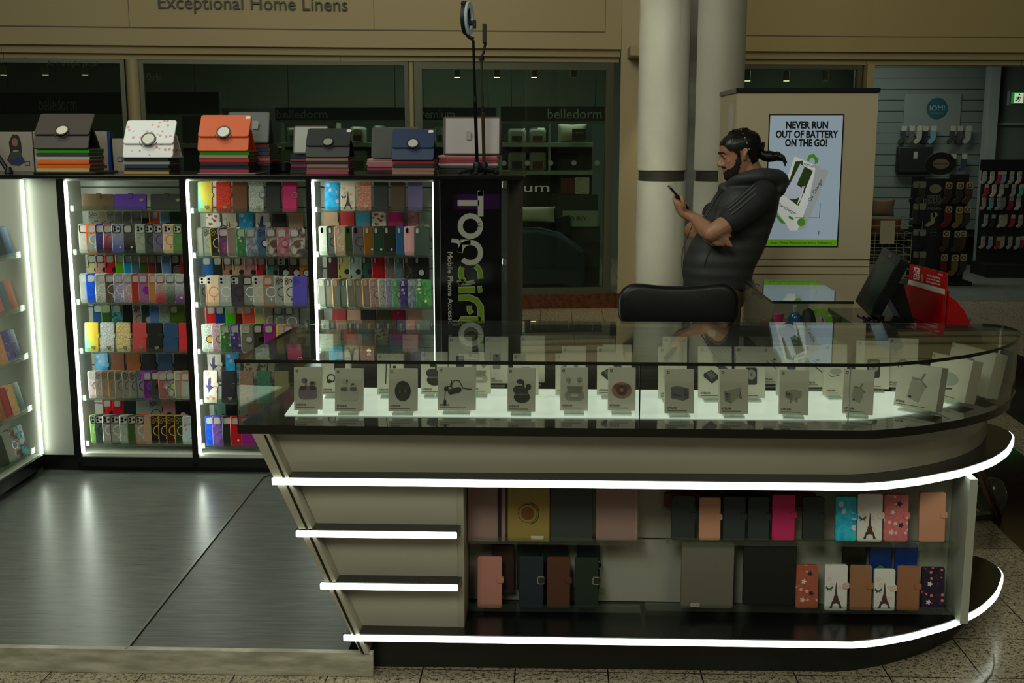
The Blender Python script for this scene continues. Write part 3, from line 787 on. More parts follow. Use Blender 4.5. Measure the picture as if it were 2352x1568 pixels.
so = MB().prism([(c[0] + x * .8, c[1] + z * .8) for x, z in ((-.01, .13), (.05, .14), (.06, .02), (.05, -.02), (-.02, -.06), (-.07, -.06), (-.07, -.03), (0, .02))], -.025, -.0205)
obj('sock_picture', so, mat('9a9a88', .6), rk)
obj('picture_dot', MB().disc(rr(2146, 493)[0], rr(2146, 493)[1], .03, -.025, -.0205, 20), mat('a09c84', .6), rk)
k = 0
for row, (py, xs) in enumerate(((432, (2179, 2202, 2227)), (487, (2177, 2199, 2220)), (543, (2173, 2196, 2211)), (597, (2167, 2189, 2211)))):
    for j, px in enumerate(xs):
        p = PY(px, py - 8, RY - .1)
        sock_pack((p.x, RY - .1 - .045 * (j % 2) - .02 * (row % 2), p.z + .01), ['3a2a22', '2a2620', '4a2c20', '5a1c1c', '6a5a34', '2c2824'][k % 6], '%s brown sock pack in the %s row on the right wing of the navy rack' % (ORD[j], ORD[row]),
                  'brown sock packs on the navy rack', 1.1, 'a8986c', hl=.13 + .045 * (j % 2) + .02 * (row % 2)); k += 1
for row, py in enumerate((420, 470, 530, 580)):
    for j, px in enumerate((2105, 2117)):
        p = PY(px, py, RY - .06)
        sock_pack((p.x, RY - .05 - .04 * j, p.z), ['1c2020', '3c3c34', '20242c'][(row + j) % 3], '%s dark sock pack in the %s row on the left wing of the navy rack' % (ORD[j], ORD[row]), 'dark sock packs on the navy rack', 1.1, '84826f', ring=False, hl=.08 + .04 * j)
# right rack
RY2 = PZ(2300, 640, 0).y + .3
r2 = thing('sock_rack', 'wide black sock rack full of coloured socks at the edge of the shop', 'display rack', (PY(2320, 500, RY2).x, RY2, 0))
def rq(px, py): p = PY(px, py, RY2); return (p.x - r2.location.x, p.z)
obj('back_board', MB().box(rq(2256, 500)[0], rq(2420, 500)[0], .1, .13, .05, rq(2300, 368)[1]), mat('0d0e0e', .6), r2)
obj('header', MB().box(rq(2258, 380)[0], rq(2420, 380)[0], .06, .098, rq(2300, 391)[1], rq(2300, 367)[1]), mat('0a0b0b', .4), r2)
obj('base', MB().box(rq(2250, 600)[0], rq(2420, 600)[0], -.25, .3, 0, .16), mat('0c0d0d', .6), r2)
C2 = ['8a8a82', '7c7a70', '9a988c', '4a9a90', '8a2028', '1c1e20', '6c8a94', 'a09c90']
for row, (py, n, c0) in enumerate(((395, 6, 0), (425, 6, 4), (455, 6, 3), (495, 6, 0), (545, 7, 0))):
    for j in range(n):
        px = 2266 + row * -1 + j * 15 + (row % 2) * 4
        p = PY(px, py, RY2 - .08)
        sock_pack((p.x, RY2 - .03 - .035 * (j % 3) - .018 * (row % 2), p.z), C2[(j * (row + 2) + c0) % 8] if row != 2 else C2[(j * 3) % 8], '%s sock pair in the %s row of the wide black rack' % (ORD[j], ORD[row]), 'sock pairs on the wide black rack', .7, '8c8a7c', ring=False, hl=.13 + .035 * (j % 3) + .018 * (row % 2))
# cushions in a wire basket, half behind the totem
wb = PY(2040, 640, 12.2)
bk = thing('wire_basket', 'white wire basket with a price card, half behind the screen totem', 'basket', (PY(2025, 580, 12.2).x, 12.45, 0))
wm = MB(); hw = .3
for i in range(9):
    x = -hw + i * 2 * hw / 8
    wm.tube([(x, -.25, .25), (x, -.25, PY(2030, 533, 12.2).z)], .004, 5)
for i in range(9):
    z = .28 + i * .075
    wm.tube([(-hw, -.25, z), (hw, -.25, z), (hw, .2, z), (-hw, .2, z)], .004, 5, True)
obj('wire_mesh', wm, mat('8c8a76', .4, .3), bk)
obj('stand', MB().box(-hw, hw, -.2, .2, 0, .25), mat('4a4c44', .6), bk)
obj('price_card', MB().box(-.03, .12, -.262, -.256, .62, .86), mat('a09c84', .6), bk)
cushion('cushion', 'tan scatter cushion piled on top in the wire basket', 'cushion', 1990, 2056, 458, 497, 12.38, '6c5844', .14)
cushion('cushion', 'brown scatter cushion under the tan one in the wire basket', 'cushion', 1996, 2072, 499, 545, 12.40, '5a3c28', .14)
# ================================================================== DISPLAY CABINETS
CY = 5.52                                   # front plane of the cabinet run
CB = CY + .22                               # slatted backs
ZC0, ZC1 = PY(300, 1047, CY).z, PY(600, 411, CY).z
BX = [PY(150, 600, CY).x, PY(430, 600, CY).x, PY(718, 600, CY).x, PY(996, 600, CY).x]
BX = [PY(173, 700, CY).x - .048, PY(441, 700, CY).x - .028, PY(724, 700, CY).x - .024, PY(1002, 700, CY).x]
CABW = noise_mat([(.3, 'c6cabc'), (.7, 'd0d4c6')], (1, 1, 1), 3, 2, .28)
SLATM = mat('ccd2c6', .22)
DARKF = noise_mat([(.35, '0e0f0e'), (.62, '191b19'), (.72, '2c2e2a')], (1, 1, 1), 9, 6, .25)
LEDC = led_mat(19.0)
LEDR = led_mat(8.0)
GEN = ('bay beside corner panel', 'middle bay', 'bay beside tall sign')
for i in range(3):
    x0, x1 = BX[i], BX[i + 1]
    wd = x1 - x0
    t = thing('display_cabinet', 'white lit display cabinet with black edges full of phone cases, the %s' % GEN[i], 'display cabinet', (x0, CY, ZD), group='lit display cabinets along the back of the kiosk')
    zb, zt = ZC0 - ZD, ZC1 - ZD
    sl = MB()
    z = zb + .02
    while z < zt - .02:
        sl.box(.021, wd - .001, .222, .236, z, min(z + .093, zt - .012)); z += .1
    obj('slatted_back', sl, SLATM, t)
    obj('backing', MB().box(.021, wd - .001, .2365, .25, zb, zt - .011), mat('7c8278', .5), t)
    obj('side_panel', MB().box(.0, .02, .004, .25, zb, zt - .011), CABW, t)
    if i == 2: obj('side_panel', MB().box(wd, wd + .02, .004, .25, zb, zt - .011), CABW, t)
    obj('base_board', MB().box(.021, wd - .001, .004, .2215, zb - .012, zb + .012), CABW, t)
    tw = (.034, .028, .024)[i]
    obj('edge_trim', MB().box(-.002, tw, -.012, .003, 0.055, zt - .001), DARKF, t)
    obj('led_strip', MB().soft(lambda e: rrect(tw + .002 + e, tw + .0105 - e, zb + .014, zt - .012, .004), -.009, .008, .0015), LEDC, t)
    if i == 2:
        obj('edge_trim', MB().box(wd - .006, wd + .022, -.012, .003, 0.055, zt - .001), DARKF, t)
        obj('led_strip', MB().box(wd - .012, wd - .0075, -.008, .003, zb + .014, zt - .012), led_mat(1.6), t)
    obj('top_panel', MB().box(.0, wd + (.02 if i == 2 else -.001), .004, .25, zt - .0105, zt - .002), CABW, t)
    obj('plinth', MB().box(-.001, wd - .002, .03, .24, 0.0005, zb - .013), DARKF, t)
    obj('lower_rail', MB().box(tw + .001, wd - .003, -.01, .003, zb - .05, zb - .004), BLACK, t)
sheet = MB().box(BX[0] - 1.4, BX[3] + .42, CY - .014, 6.15, ZC1 - .001, ZC1 + .018)
top = tag(obj('top_board', sheet, noise_mat([(.3, '0e100e'), (.7, '1a1c1a')], (1, 1, 1), 6, 3, .16), None, bevel=.003), 'long glossy black top board carrying the tablet case stacks', 'worktop')
ZTOP = ZC1 + .018
# backs of the run (seen from the aisle only through gaps)
tag(obj('kiosk_backboard', MB().box(BX[0] - .3, BX[3] + .4, 6.1, 6.13, ZD, ZC1 - .002), mat('7c7c70', .6), None, (0, 0, 0)), 'plain rear panel closing the kiosk cabinets toward the shop windows', 'panel')

# corner filler panel and return cabinet at the left
LX = -2.53                                   # front plane of the return cabinet (faces +X)
t = thing('corner_panel', 'tall plain white corner panel between the return cabinet and the first bay', 'panel', (LX, CY, ZD))
d = BX[0] - .003 - (LX + .03)
obj('board', MB().box(-.02, .03 + d, .012, .03, ZC0 - ZD + .0, ZC1 - ZD - .002), noise_mat([(.3, 'b4b8aa'), (.7, 'bcc0b2')], (1, 1, 1), 2, 2, .32), t)
obj('plinth', MB().box(-.02, .03 + d, .03, .05, .0005, ZC0 - ZD - .002), DARKF, t)
rc = thing('return_cabinet', 'white lit display cabinet facing sideways at the end of the kiosk', 'display cabinet', (LX, CY - .02, ZD))
zb, zt = ZC0 - ZD, ZC1 - ZD
RL = 1.5
obj('side_panel', MB().box(-.25, -.001, .0, .02, zb, zt - .002), CABW, rc)
sl = MB(); z = zb + .02
while z < zt - .02:
    sl.box(-.25, -.236, -RL, -.001, z, min(z + .093, zt - .012)); z += .1
obj('slatted_back', sl, SLATM, rc)
obj('base_board', MB().box(-.235, -.001, -RL, -.001, zb - .012, zb + .012), CABW, rc)
obj('led_strip', MB().box(.0005, .0085, -.009, .004, zb + .014, zt - .004), LEDR, rc)
obj('lower_rail', MB().box(.0, .012, -RL, -.013, zb - .05, zb + .010), BLACK, rc)
obj('plinth', MB().box(-.24, -.03, -RL, -.001, .0005, zb - .013), DARKF, rc)

# tall sign panel beside bay three
SX0, SX1 = BX[3] + .0225, PY(1150, 560, CY).x
sp = thing('sign_panel', 'tall glossy black sign panel with pale and green lettering turned sideways', 'sign', (SX0, CY, ZD))
sw = SX1 - SX0
obj('board', MB().box(.004, sw, -.008, .3, .0, ZC1 - ZD - .002), noise_mat([(.3, '0b0b0e'), (.62, '111114'), (.8, '17171a')], (1, 1, 1), 5, 3, .10), sp)
obj('edge_strip', MB().box(0, .0035, -.0115, .0, .02, ZC1 - ZD - .003), mat('8a8a86', .3, .7), sp)
def sg(px, py):
    p = PY(px, py, CY - .009); return (p.x - SX0, p.z - ZD)
GR, GN = mat('a8a89c', .4), mat('6a8a14', .4)
LM, LG, LO = MB(), MB(), MB()
y0 = -.0105
LM.ribbon([sg(1104, 438), sg(1104, 497)], .027, y0, -.0085).ribbon([sg(1100, 466), sg(1051, 466)], .027, y0, -.0085)
LM.prism([sg(1097, 440), sg(1104, 438), sg(1110, 438), sg(1110, 450), sg(1097, 450)], y0, -.0085)
def arc_px(cx, cy, r, a0, a1, n=18): return [sg(cx + r * cos(rad(a0 + (a1 - a0) * i / n)), cy + r * sin(rad(a0 + (a1 - a0) * i / n))) for i in range(n + 1)]
LM.ribbon(arc_px(1080.5, 519, 23.5, 0, 342), .025, y0, -.0085); LM.ribbon(arc_px(1080.5, 519, 23.5, 340, 362, 3), .025, y0, -.0085)
LM.ribbon(arc_px(1080.5, 580, 23.5, 180, 500), .025, y0, -.0085)
LM.ribbon([sg(1057, 580), sg(1057, 560), sg(1051, 554), sg(1037, 552)], .02, y0, -.0085)
LM.ribbon([sg(1058, 556), sg(1081, 556)], .025, y0, -.0085)
def gstroke(pts, wd=.019):
    LO.ribbon(pts, wd + .008, y0, -.0085); LG.ribbon(pts, wd, y0 - .001, y0 - .00005)
gstroke(arc_px(1082, 627, 24, 125, 215, 10)[::-1] + [sg(1062, 645), sg(1052, 651)])
gstroke(arc_px(1080, 630, 23, -60, 0, 8) + [sg(1104, 640)])
gstroke([sg(1054, 651), sg(1058, 650), sg(1078, 650), sg(1090, 646)], .012)
gstroke([sg(1053, 666), sg(1092, 665)], .024)
gstroke([sg(1097, 665), sg(1108, 663)], .024)
gstroke([sg(1053, 684), sg(1078, 683), sg(1094, 690), sg(1104, 704), sg(1105, 742)], .024)
gstroke([sg(1078, 702), sg(1078, 712), sg(1084, 720)], .018)
gstroke([sg(1057, 742), sg(1060, 733), sg(1104, 732)], .02)
gstroke([sg(1055, 775), sg(1092, 775)], .024); gstroke([sg(1104, 752), sg(1104, 800)], .02)
obj('pale_letters', LM, GR, sp, smooth=0); obj('letter_outline', LO, mat('9a9c90', .4), sp, smooth=0); obj('green_letters', LG, GN, sp, smooth=0)
a, b = sg(1034, 578), sg(1034, 772)
text('strapline', 'Mobile Phone Accessories', .034, GR, sp, ((a[0] + b[0]) / 2, -.009, (a[1] + b[1]) / 2), (pi / 2, pi / 2, 0), .001, 'CENTER', a[1] - b[1], .0006)
m, N, L, b = nodes_of('violet', 'violet_print')
q = N.new('ShaderNodeTexCoord'); s = N.new('ShaderNodeSeparateXYZ'); L.new(q.outputs['Generated'], s.inputs[0])
r = ramp(N, [(0.0, hx('0c0c10')), (.25, hx('3c1450')), (1, hx('2a1438'))]); L.new(s.outputs['X'], r.inputs[0]); L.new(r.outputs[0], b.inputs['Base Color']); b.inputs['Roughness'].default_value = .12
a, b = sg(1038, 480), sg(1147, 446)
obj('violet_band', MB().box(a[0], sw - .001, -.0084, -.0081, a[1], b[1]), m, sp)
# clear acrylic edge with metal clips at the side of the sign
ep = thing('acrylic_guard', 'clear acrylic guard with two bright clips along the edge of the tall sign', 'guard', (SX1 + .004, CY, ZD))
obj('pane', MB().box(0, .026, -.02, .31, .0, ZC1 - ZD - .003), glass_mat('cfe0dc', 1.5, 'guard_glass', .03, .06), ep)
for py in (424, 600):
    z = PY(1156, py, CY).z - ZD
    obj('clip', MB().soft(lambda e: rrect(.004 + e, .028 - e, z - .016 + e, z + .016 - e, .004), -.034, -.0205, .003), CHROME, ep)
# ================================================================== PHONE CASES
KC = 1.4                                     # photo colour -> surface colour inside the lit cabinets
def rbody(W, H, T, r, e):
    return cached(('body', round(W, 3), round(H, 3), T, r), lambda: MB().soft(lambda i: rrect(i, W - i, i, H - i, r), -T, 0, e).mesh('case_body'))
def mring(W, H, T, r, wd):
    return cached(('rim', round(W, 3), round(H, 3), T), lambda: MB().frame(rrect(-.0006, W + .0006, -.0006, H + .0006, r), rrect(wd, W - wd, wd, H - wd, r - wd), -T - .0012, -.0006).mesh('bumper'))
def cmesh(key, fn): return cached(key, fn)
LENS = mat('0a0b0c', .1, coat=1)
PALE = mat('b0b4a8', .35); PALE2 = mat('c4c8bc', .25, .2)
HEART = mat('c8bc94', .25, .7)
def clear_mat(h, k):
    key = ('clr', h, k)
    if key in MC: return MC[key]
    m, N, L, b = nodes_of(key, 'clear_case_' + h)
    b.inputs['Base Color'].default_value = hx(h, k); b.inputs['Roughness'].default_value = .12
    b.inputs['Alpha'].default_value = .62; b.inputs['Coat Weight'].default_value = .5
    return m
TOWER = [(-.021, 0), (-.012, .0), (-.010, .012), (-.004, .016), (.004, .016), (.010, .012), (.012, 0), (.021, 0), (.014, .018), (.0135, .022), (.010, .024), (.0072, .036), (.0072, .039), (.0045, .044), (.0022, .07), (.0008, .086), (-.0008, .086), (-.0022, .07), (-.0045, .044), (-.0072, .039), (-.0072, .036), (-.010, .024), (-.0135, .022), (-.014, .018)]
def tower_mesh(): return cmesh('tower', lambda: MB().prism(TOWER, -.0004, 0).mesh('tower_print', 0))
def butterfly_mesh(): return cmesh('bfly', lambda: MB().prism([(0, 0), (.010, .009), (.013, .002), (.006, -.002), (.009, -.008), (.001, -.004), (-.001, -.004), (-.009, -.008), (-.006, -.002), (-.013, .002), (-.010, .009)], -.0004, 0).mesh('butterfly_print', 0))
def bird_mesh(): return cmesh('bird', lambda: MB().prism([(-.024, .03), (-.012, .018), (-.006, .05), (.004, .06), (.006, .036), (.004, .02), (.014, .012), (.022, .014), (.012, .004), (.004, -.002), (-.006, -.02), (-.008, .0), (-.016, .010)], -.0004, 0).mesh('bird_print', 0))
def heart_pts(s): return [(s * .0625 * 16 * sin(a) ** 3 / 1.0, s * .0625 * (13 * cos(a) - 5 * cos(2 * a) - 2 * cos(3 * a) - cos(4 * a))) for a in [2 * pi * i / 20 for i in range(20)]]
def heart_mesh(): return cmesh('heart', lambda: MB().prism(heart_pts(.011), -.0025, 0).mesh('heart_charm'))
def swirl_mesh(): return cmesh('hswirl', lambda: MB().prism(heart_pts(.009), -.0004, 0).add([(x * .5 - .012, -.0004 if i < 20 else 0, z * .5 - .016) for i, (x, z) in enumerate(heart_pts(.009) + heart_pts(.009))], [tuple(range(20))]).mesh('heart_print', 0))
def flower_mesh(n=5): return cmesh('flower', lambda: MB().prism([((.004 + .005 * abs(cos(2.5 * a))) * cos(a), (.004 + .005 * abs(cos(2.5 * a))) * sin(a)) for a in [2 * pi * i / 40 for i in range(40)]], -.0004, 0).mesh('flower_print', 0))

def parse(sp):
    spec, desc = sp.split(';')
    tk = spec.split()
    o = dict(x=float(tk[0]), ty=tk[1][0], c=tk[2], desc=desc.strip())
    for q in tk[3:]:
        if '=' in q: a, b = q.split('=', 1); o[a] = b
        else: o[q] = True
    return o
def case_material(o, k):
    c = o['c']
    if c == 'wcol': return wcol_mat(k)
    if c in PAL: return floral_mat(c, k * .8)
    if 'g' in o: return grad_mat(c, o['g'], k, .35 if 't' in o else 0)
    if 't' in o: return glitter_mat(c, k * .85)
    if 'clr' in o: return clear_mat(c, k)
    if o['ty'] == 'F' or o['ty'] == 'L': return mat(c, .55, k=k, bump=(900, .15))
    return mat(c, .32, k=k)

def build_case(o, loc, rot, W, H, label, group, k=KC):
    flip = o['ty'] in 'FL'
    name = 'flip_case' if flip else 'phone_case'
    t = thing(name, label, 'phone case', loc, rot, group)
    if o['ty'] == 'L': W, H = .155, .076
    T = .013 if flip else .0088
    r = .007 if flip else .011
    body = rbody(W, H, T, r, .0022 if not flip else .0016)
    m = case_material(o, k)
    P = lambda n, me, mm, x=0, y=0, z=0, lab=None: obj(n, me, mm, t, (x, y, z), label=lab)
    if flip:
        P('cover', body, m)
        ss = .02
        if o['ty'] == 'L':
            if 's' not in o or o['s'] != '0':
                P('strap', cmesh('strapL', lambda: MB().soft(lambda e: rrect(-.012 + e, .012 - e, -.022 + e, .004 - e, .008), -.0028, .016, .001).mesh('strap')), m, W * .5, -T - .0002, H)
        elif 'ns' not in o:
            sm = mat(o['sc'], .5, k=k) if 'sc' in o else m
            P('strap', cmesh('strap', lambda: MB().soft(lambda e: rrect(-.017 + e, .006 - e, -.0105 + e, .0105 - e, .006), -.003, .0165, .001).mesh('strap')), sm, W, -T - .0002, H * .55)
            if 'k2' in o:
                P('clasp', cmesh('clasp', lambda: MB().frame(rrect(-.0205, .003, -.0135, .0135, .006), rrect(-.0175, .003, -.0105, .0105, .004), -.0042, -.001).mesh('clasp')), mat('d0d0c4', .2, .8), W, -T - .0002, H * .55, 'silver clasp outline')
        if 'kh' in o:
            P('heart_charm', heart_mesh(), HEART, (W * .62 if o['ty'] == 'F' else W * .86), -T - .0003, (.022 if o['ty'] == 'F' else H * .62), 'gold heart charm')
        pr = o.get('p')
        fy = -T - .0005
        if pr == 'T':
            P('tower_print', tower_mesh(), mat('3c2c28', .5, k=k * .8), W * .5, fy, H * .06)
            P('butterfly_print', butterfly_mesh(), mat('30403c', .5, k=k), W * .2, fy, H * .48)
        elif pr == 'B':
            P('bird_print', bird_mesh(), mat('2c2858', .5, k=k), W * .45, fy, H * .42)
            for q, cc in enumerate(('b05058', '90a080', 'c07060')): P('flower_print', flower_mesh(), mat(cc, .5, k=k * .8), W * (.3 + .2 * q), fy, H * (.14 + .05 * (q % 2)))
        elif pr == 'H':
            for q, (u, v) in enumerate(((.25, .86), (.62, .66), (.3, .55), (.72, .8), (.5, .4))): P('heart_print', swirl_mesh(), mat('a02018', .5, k=k * .8), W * u, fy, H * v)
        elif pr == 'P':
            for q, (u, v) in enumerate(((.62, .8), (.35, .62), (.7, .35), (.3, .2))): P('flower_print', flower_mesh(), mat(('20242c', 'd8b0b0', '20242c', 'd0a8a8')[q], .5, k=k * .7), W * u, fy, H * v)
        return t
    P('back_shell', body, m)
    fy = -T
    cam = o.get('m', 'w')
    cw = .034
    cx, cz = .023, H - .025
    rimc = mat(o['cr'], .3, k=k) if 'cr' in o else (mat(o['r'], .3, k=k) if 'r' in o else m)
    if cam in 'wW3':
        P('camera_rim', cmesh('crim', lambda: MB().frame(rrect(-.020, .020, -.020, .020, .010), rrect(-.0165, .0165, -.0165, .0165, .008), -.0026, 0).mesh('camera_rim')), mat('141614', .3) if cam == 'W' else rimc, cx, fy - .0001, cz)
        P('camera_opening', cmesh('cwin', lambda: MB().prism(rrect(-.0163, .0163, -.0163, .0163, .008), -.0007, 0).mesh('camera_opening')), PALE if cam in 'wW' else PALE2, cx, fy - .0001, cz, 'pale camera opening')
        if cam == '3':
            for dx, dz in ((-.0075, .0075), (-.0075, -.0075), (.0078, .0)):
                P('lens_hole', cmesh('lens', lambda: MB().disc(0, 0, .0058, -.0007, 0, 14).mesh('lens_hole')), LENS, cx + dx, fy - .0009, cz + dz)
    elif cam == '2':
        P('camera_opening', cmesh('cwin', lambda: MB().prism(rrect(-.0163, .0163, -.0163, .0163, .008), -.0007, 0).mesh('camera_opening')), PALE2, cx - .003, fy - .0001, cz)
        for dz in (.0078, -.0078): P('lens_hole', cmesh('lens', lambda: MB().disc(0, 0, .0058, -.0007, 0, 14).mesh('lens_hole')), LENS, cx - .008, fy - .0009, cz + dz)
    elif cam == 'p':
        P('camera_rim', cmesh('prim', lambda: MB().frame(rrect(-.0085, .0085, -.0155, .0155, .0084), rrect(-.0062, .0062, -.0132, .0132, .0061), -.0022, 0).mesh('camera_rim')), rimc, .015, fy - .0001, H - .021)
        P('camera_opening', cmesh('pwin', lambda: MB().prism(rrect(-.006, .006, -.013, .013, .0059), -.0007, 0).mesh('camera_opening')), PALE if 'cd' not in o else LENS, .015, fy - .0001, H - .021, None)
    elif cam == 'd':
        for dx, dz in ((-.0085, .0085), (-.0085, -.0085), (.009, .002)):
            P('lens_ring', cmesh('lring', lambda: MB().annulus(0, 0, .0082, .0056, -.0022, 0, 16).mesh('lens_ring')), mat(o.get('cr', 'b8963c'), .25, .6, k=1.3), cx + dx, fy - .0001, cz + dz)
    if 'r' in o:
        P('bumper', mring(W, H, T, .0115, .003), mat(o['r'], .3, k=k), 0, 0, 0, 'coloured bumper edge')
    if 'o' in o:
        P('magnet_ring', cmesh('mring', lambda: MB().annulus(0, 0, .0255, .0215, -.0006, 0, 28).mesh('magnet_ring')), mat(o['o'], .3, k=k), W / 2, fy - .0001, H * .46)
        P('magnet_bar', cmesh('mbar', lambda: MB().prism(rrect(-.003, .003, -.013, .0, .001), -.0006, 0).mesh('magnet_bar')), mat(o['o'], .3, k=k), W / 2, fy - .0001, H * .46 - .029)
    if 'h' in o:
        P('ring_grip', cmesh('rgrip', lambda: MB().disc(0, 0, .0145, -.0045, 0, 22).mesh('ring_grip')), mat(o['h'], .25, k=k), W / 2, fy - .0001, H * .45)
        P('grip_ring', cmesh('gring', lambda: MB().annulus(0, 0, .019, .0158, -.0035, 0, 24).mesh('grip_ring')), mat(o.get('hr', 'b8b0a0'), .2, .8, k=1.2), W / 2, fy - .0001, H * .45)
    if 'a' in o:
        sl = cmesh('aslot', lambda: MB().prism([(0, 0), (.004, .004), (.004, .026), (0, .03)], -.0006, 0).prism([(0, -.05), (.004, -.046), (.007, -.03), (0, -.022)], -.0006, 0).mesh('armour_slot', 0))
        P('armour_slot', sl, LENS, .006, fy - .0001, H * .52)
        P('grip_disc', cmesh('gdisc', lambda: MB().disc(0, 0, .0125, -.003, 0, 20).mesh('grip_disc')), mat('1c1f1d', .3, k=1.5), W * .58, fy - .0001, H * .46)
    if 'z' in o:
        P('zigzag_trim', cmesh('zig', lambda: MB().ribbon([(0, .04), (.03, .0), (.004, -.04)], .0018, -.0008, 0).mesh('zigzag_trim', 0)), mat('a8a494', .25, .6, k=1.3), W * .12, fy - .0001, H * .52)
    if 'b' in o:
        P('badge', cmesh('badge', lambda: MB().disc(0, 0, .0055, -.0012, 0, 14).mesh('badge')), mat(o['b'], .3, k=1.2), W * .5, fy - .0001, H * .2)
    return t

# ---------------------------------------------------------------- acrylic shelves + rows
def acrylic_shelf(x0, x1, y, z, label, lip=.022, depth=.088, rot=None, front=True):
    t = thing('acrylic_shelf', label, 'shelf', (x0, y, z), rot or (0, 0, 0), 'clear acrylic shelves in the cabinets')
    wd = x1 - x0
    obj('tray', MB().box(0, wd, -.006, depth, -.0055, -.0014), ACRYL, t)
    obj('lip', MB().box(0, wd, -.010, -.0065, -.0045, lip), ACRYL, t)
    return t
FRY, BKY = CY + .05, CY + .165
def row(bay, tier, kind, yt, yb, specs, W=.0745, H=None, shelf=True):
    specs = [parse(s) for s in specs.strip().split('\n') if s.strip()]
    Yr = FRY if kind == 'f' else BKY
    ym = (yt + yb) / 2
    if kind == 'f':
        zb = PY(600, yb, Yr).z; h = PY(600, yt, Yr).z - zb
    else:
        zt = PY(600, yt - 5, Yr).z; h = H or .146; zb = zt - h
    xlim0, xlim1 = BX[bay] + .023, BX[bay + 1] - .004
    xs = [PY(o['x'], ym, Yr).x for o in specs]
    pit = [b - a for a, b in zip(xs, xs[1:])]
    where = '%s tier of %s' % (ORD[tier - 1], GEN[bay])
    lean = rad(7 if kind == 'f' else 3)
    psis = [0.0] * len(specs)
    for i in range(len(specs) - 2, -1, -1):
        o, Wf = specs[i], (.0695 if specs[i]['ty'] == 'F' else W)
        T_ = (.0135 if o['ty'] == 'F' else .0092) + (.0052 if 'h' in o else .0034 if 'a' in o else .0028)
        if o['ty'] != 'L' and pit[i] < Wf + .001:
            psis[i] = min(max(math.asin(min(.99, (T_ + .0008) / max(pit[i], .012))), psis[i + 1]), rad(36 if kind == 'f' else 29))
    for i, o in enumerate(specs):
        x = max(xs[i], xlim0)
        psi = psis[i]
        Wi = .0695 if o['ty'] == 'F' else W
        lim = (xlim1 - x) / cos(psi)
        if Wi > lim: Wi = max(.03, lim)
        if i == len(specs) - 1: Wi = min(Wi, xlim1 - x)
        kd = 'flip case' if o['ty'] in 'FL' else 'phone case'
        lab = '%s %s, %s on %s' % (o['desc'], kd, ORD[i], where)
        build_case(o, (x, Yr, zb), (-lean, 0, psi), Wi, h if kind == 'f' else h, lab, 'phone cases in the lit cabinets')
    if shelf:
        nm = 'clear acrylic shelf under the %s tier of the %s' % (ORD[tier - 1], GEN[bay])
        if kind == 'f': acrylic_shelf(xlim0 + .001, xlim1 - .004, Yr - .014, zb, nm)
        else: acrylic_shelf(xlim0 + .001, xlim1 - .004, Yr - .018, zb, nm, .012, .07)
# rows: "x-pixel type colour options ; description"   (types: C back case, F flip wallet, L flip wallet lying down)
row(0, 1, 'f', 447, 483, '''
191 L 4a3818 ; brown lying
264 L 4a2486 kh ; purple lying
347 L 22261f kh ; charcoal lying''')
row(0, 2, 'b', 488, 515, '''
203 C 8c8c80 clr m=d cr=505050 o=20201c ; clear chrome lens
225 C 908c7c clr m=d o=20201c ; clear gold lens
243 C 8c8a7c clr m=d cr=60605c o=20201c ; clear steel lens
262 C 86867a clr m=d cr=808078 o=70706a ; smoky clear
281 C 84847a clr m=d cr=90908a o=74746c ; studded clear
301 C 88887c clr m=w o=787870 ; sparkling clear
324 C 1a1a18 h=c0a060 ; black gold-grip
342 C d04808 h=8c8c90 ; bright orange
367 C 6aa4c8 h=a08870 hr=30304c ; light blue gripped
390 C 22301c m=n ; dark green''')
row(0, 3, 'f', 515, 583, '''
181 C a8aca0 clr m=W cr=303030 o=90948a ; clear silver
199 C a0a498 clr r=d05418 o=b0b4a8 ; orange-rimmed clear
219 C 3c3c80 g=2c2440 m=W o=4c3c60 ; violet fading
237 C a06870 g=4c141c m=W o=702c34 ; maroon fading
257 C 8890a0 g=4c5088 m=3 cr=141614 b=b0b0c8 o=7078a0 ; blue fading
283 C 4c4c46 g=161614 m=W b=c0c0b8 o=38382f ; black fading
311 C 889080 m=3 o=788070 ; sage clear
332 C 2e3830 m=3 cr=101410 o=101410 ; black ringed
352 C 5c5468 m=3 cr=382c58 o=38304c ; mauve ringed
374 C c0a480 m=3 cr=b88c78 o=8c7458 ; peach ringed
397 C 4c7038 m=3 cr=38502c o=486838 ; leaf green''')
row(0, 4, 'b', 590, 627, '''
200 C b0a878 m=W a ; sand armoured
219 C a88478 m=W a ; rose armoured
241 C a8141c m=w cr=c02020 a ; red armoured
265 C 58a000 cr=488400 ; lime green
284 C 1490b0 cr=202830 ; turquoise
301 C 4c7090 ; steel blue
320 C 3c5410 ; olive green
339 C 742c10 ; rust brown
357 C 262424 ; near-black
371 C 6488bc m=d cr=7090c0 ; periwinkle blue
392 C 1c1428 o=808088 h=606068 ; dark violet gripped
414 C 94161c h=988c74 ; red gripped''')
row(0, 5, 'f', 630, 698, '''
184 C a4a89c clr ; clear edge-on
198 C blueg ; bright blue glitter
219 C a0a49c t o=c0c0b8 ; silver glitter
241 C 4c4434 t o=b0a890 m=w ; black-and-gold glitter
261 C 8c88a0 t o=b8b8c8 ; lilac glitter
283 C a08c94 t o=c0b4b0 ; pink glitter
302 C 8c2c10 cr=9c3818 ; burnt orange
318 C 8c5478 h=8010a0 ; plum violet-grip
341 C a06c40 cr=b07c58 ; copper
357 C 90988c g=9c2c38 t ; grey-to-red glitter
380 C 8c948c g=34443c t ; grey-to-green glitter
402 C 98a094 g=64386c t b=e0b0a0 ; silver-to-purple glitter''')
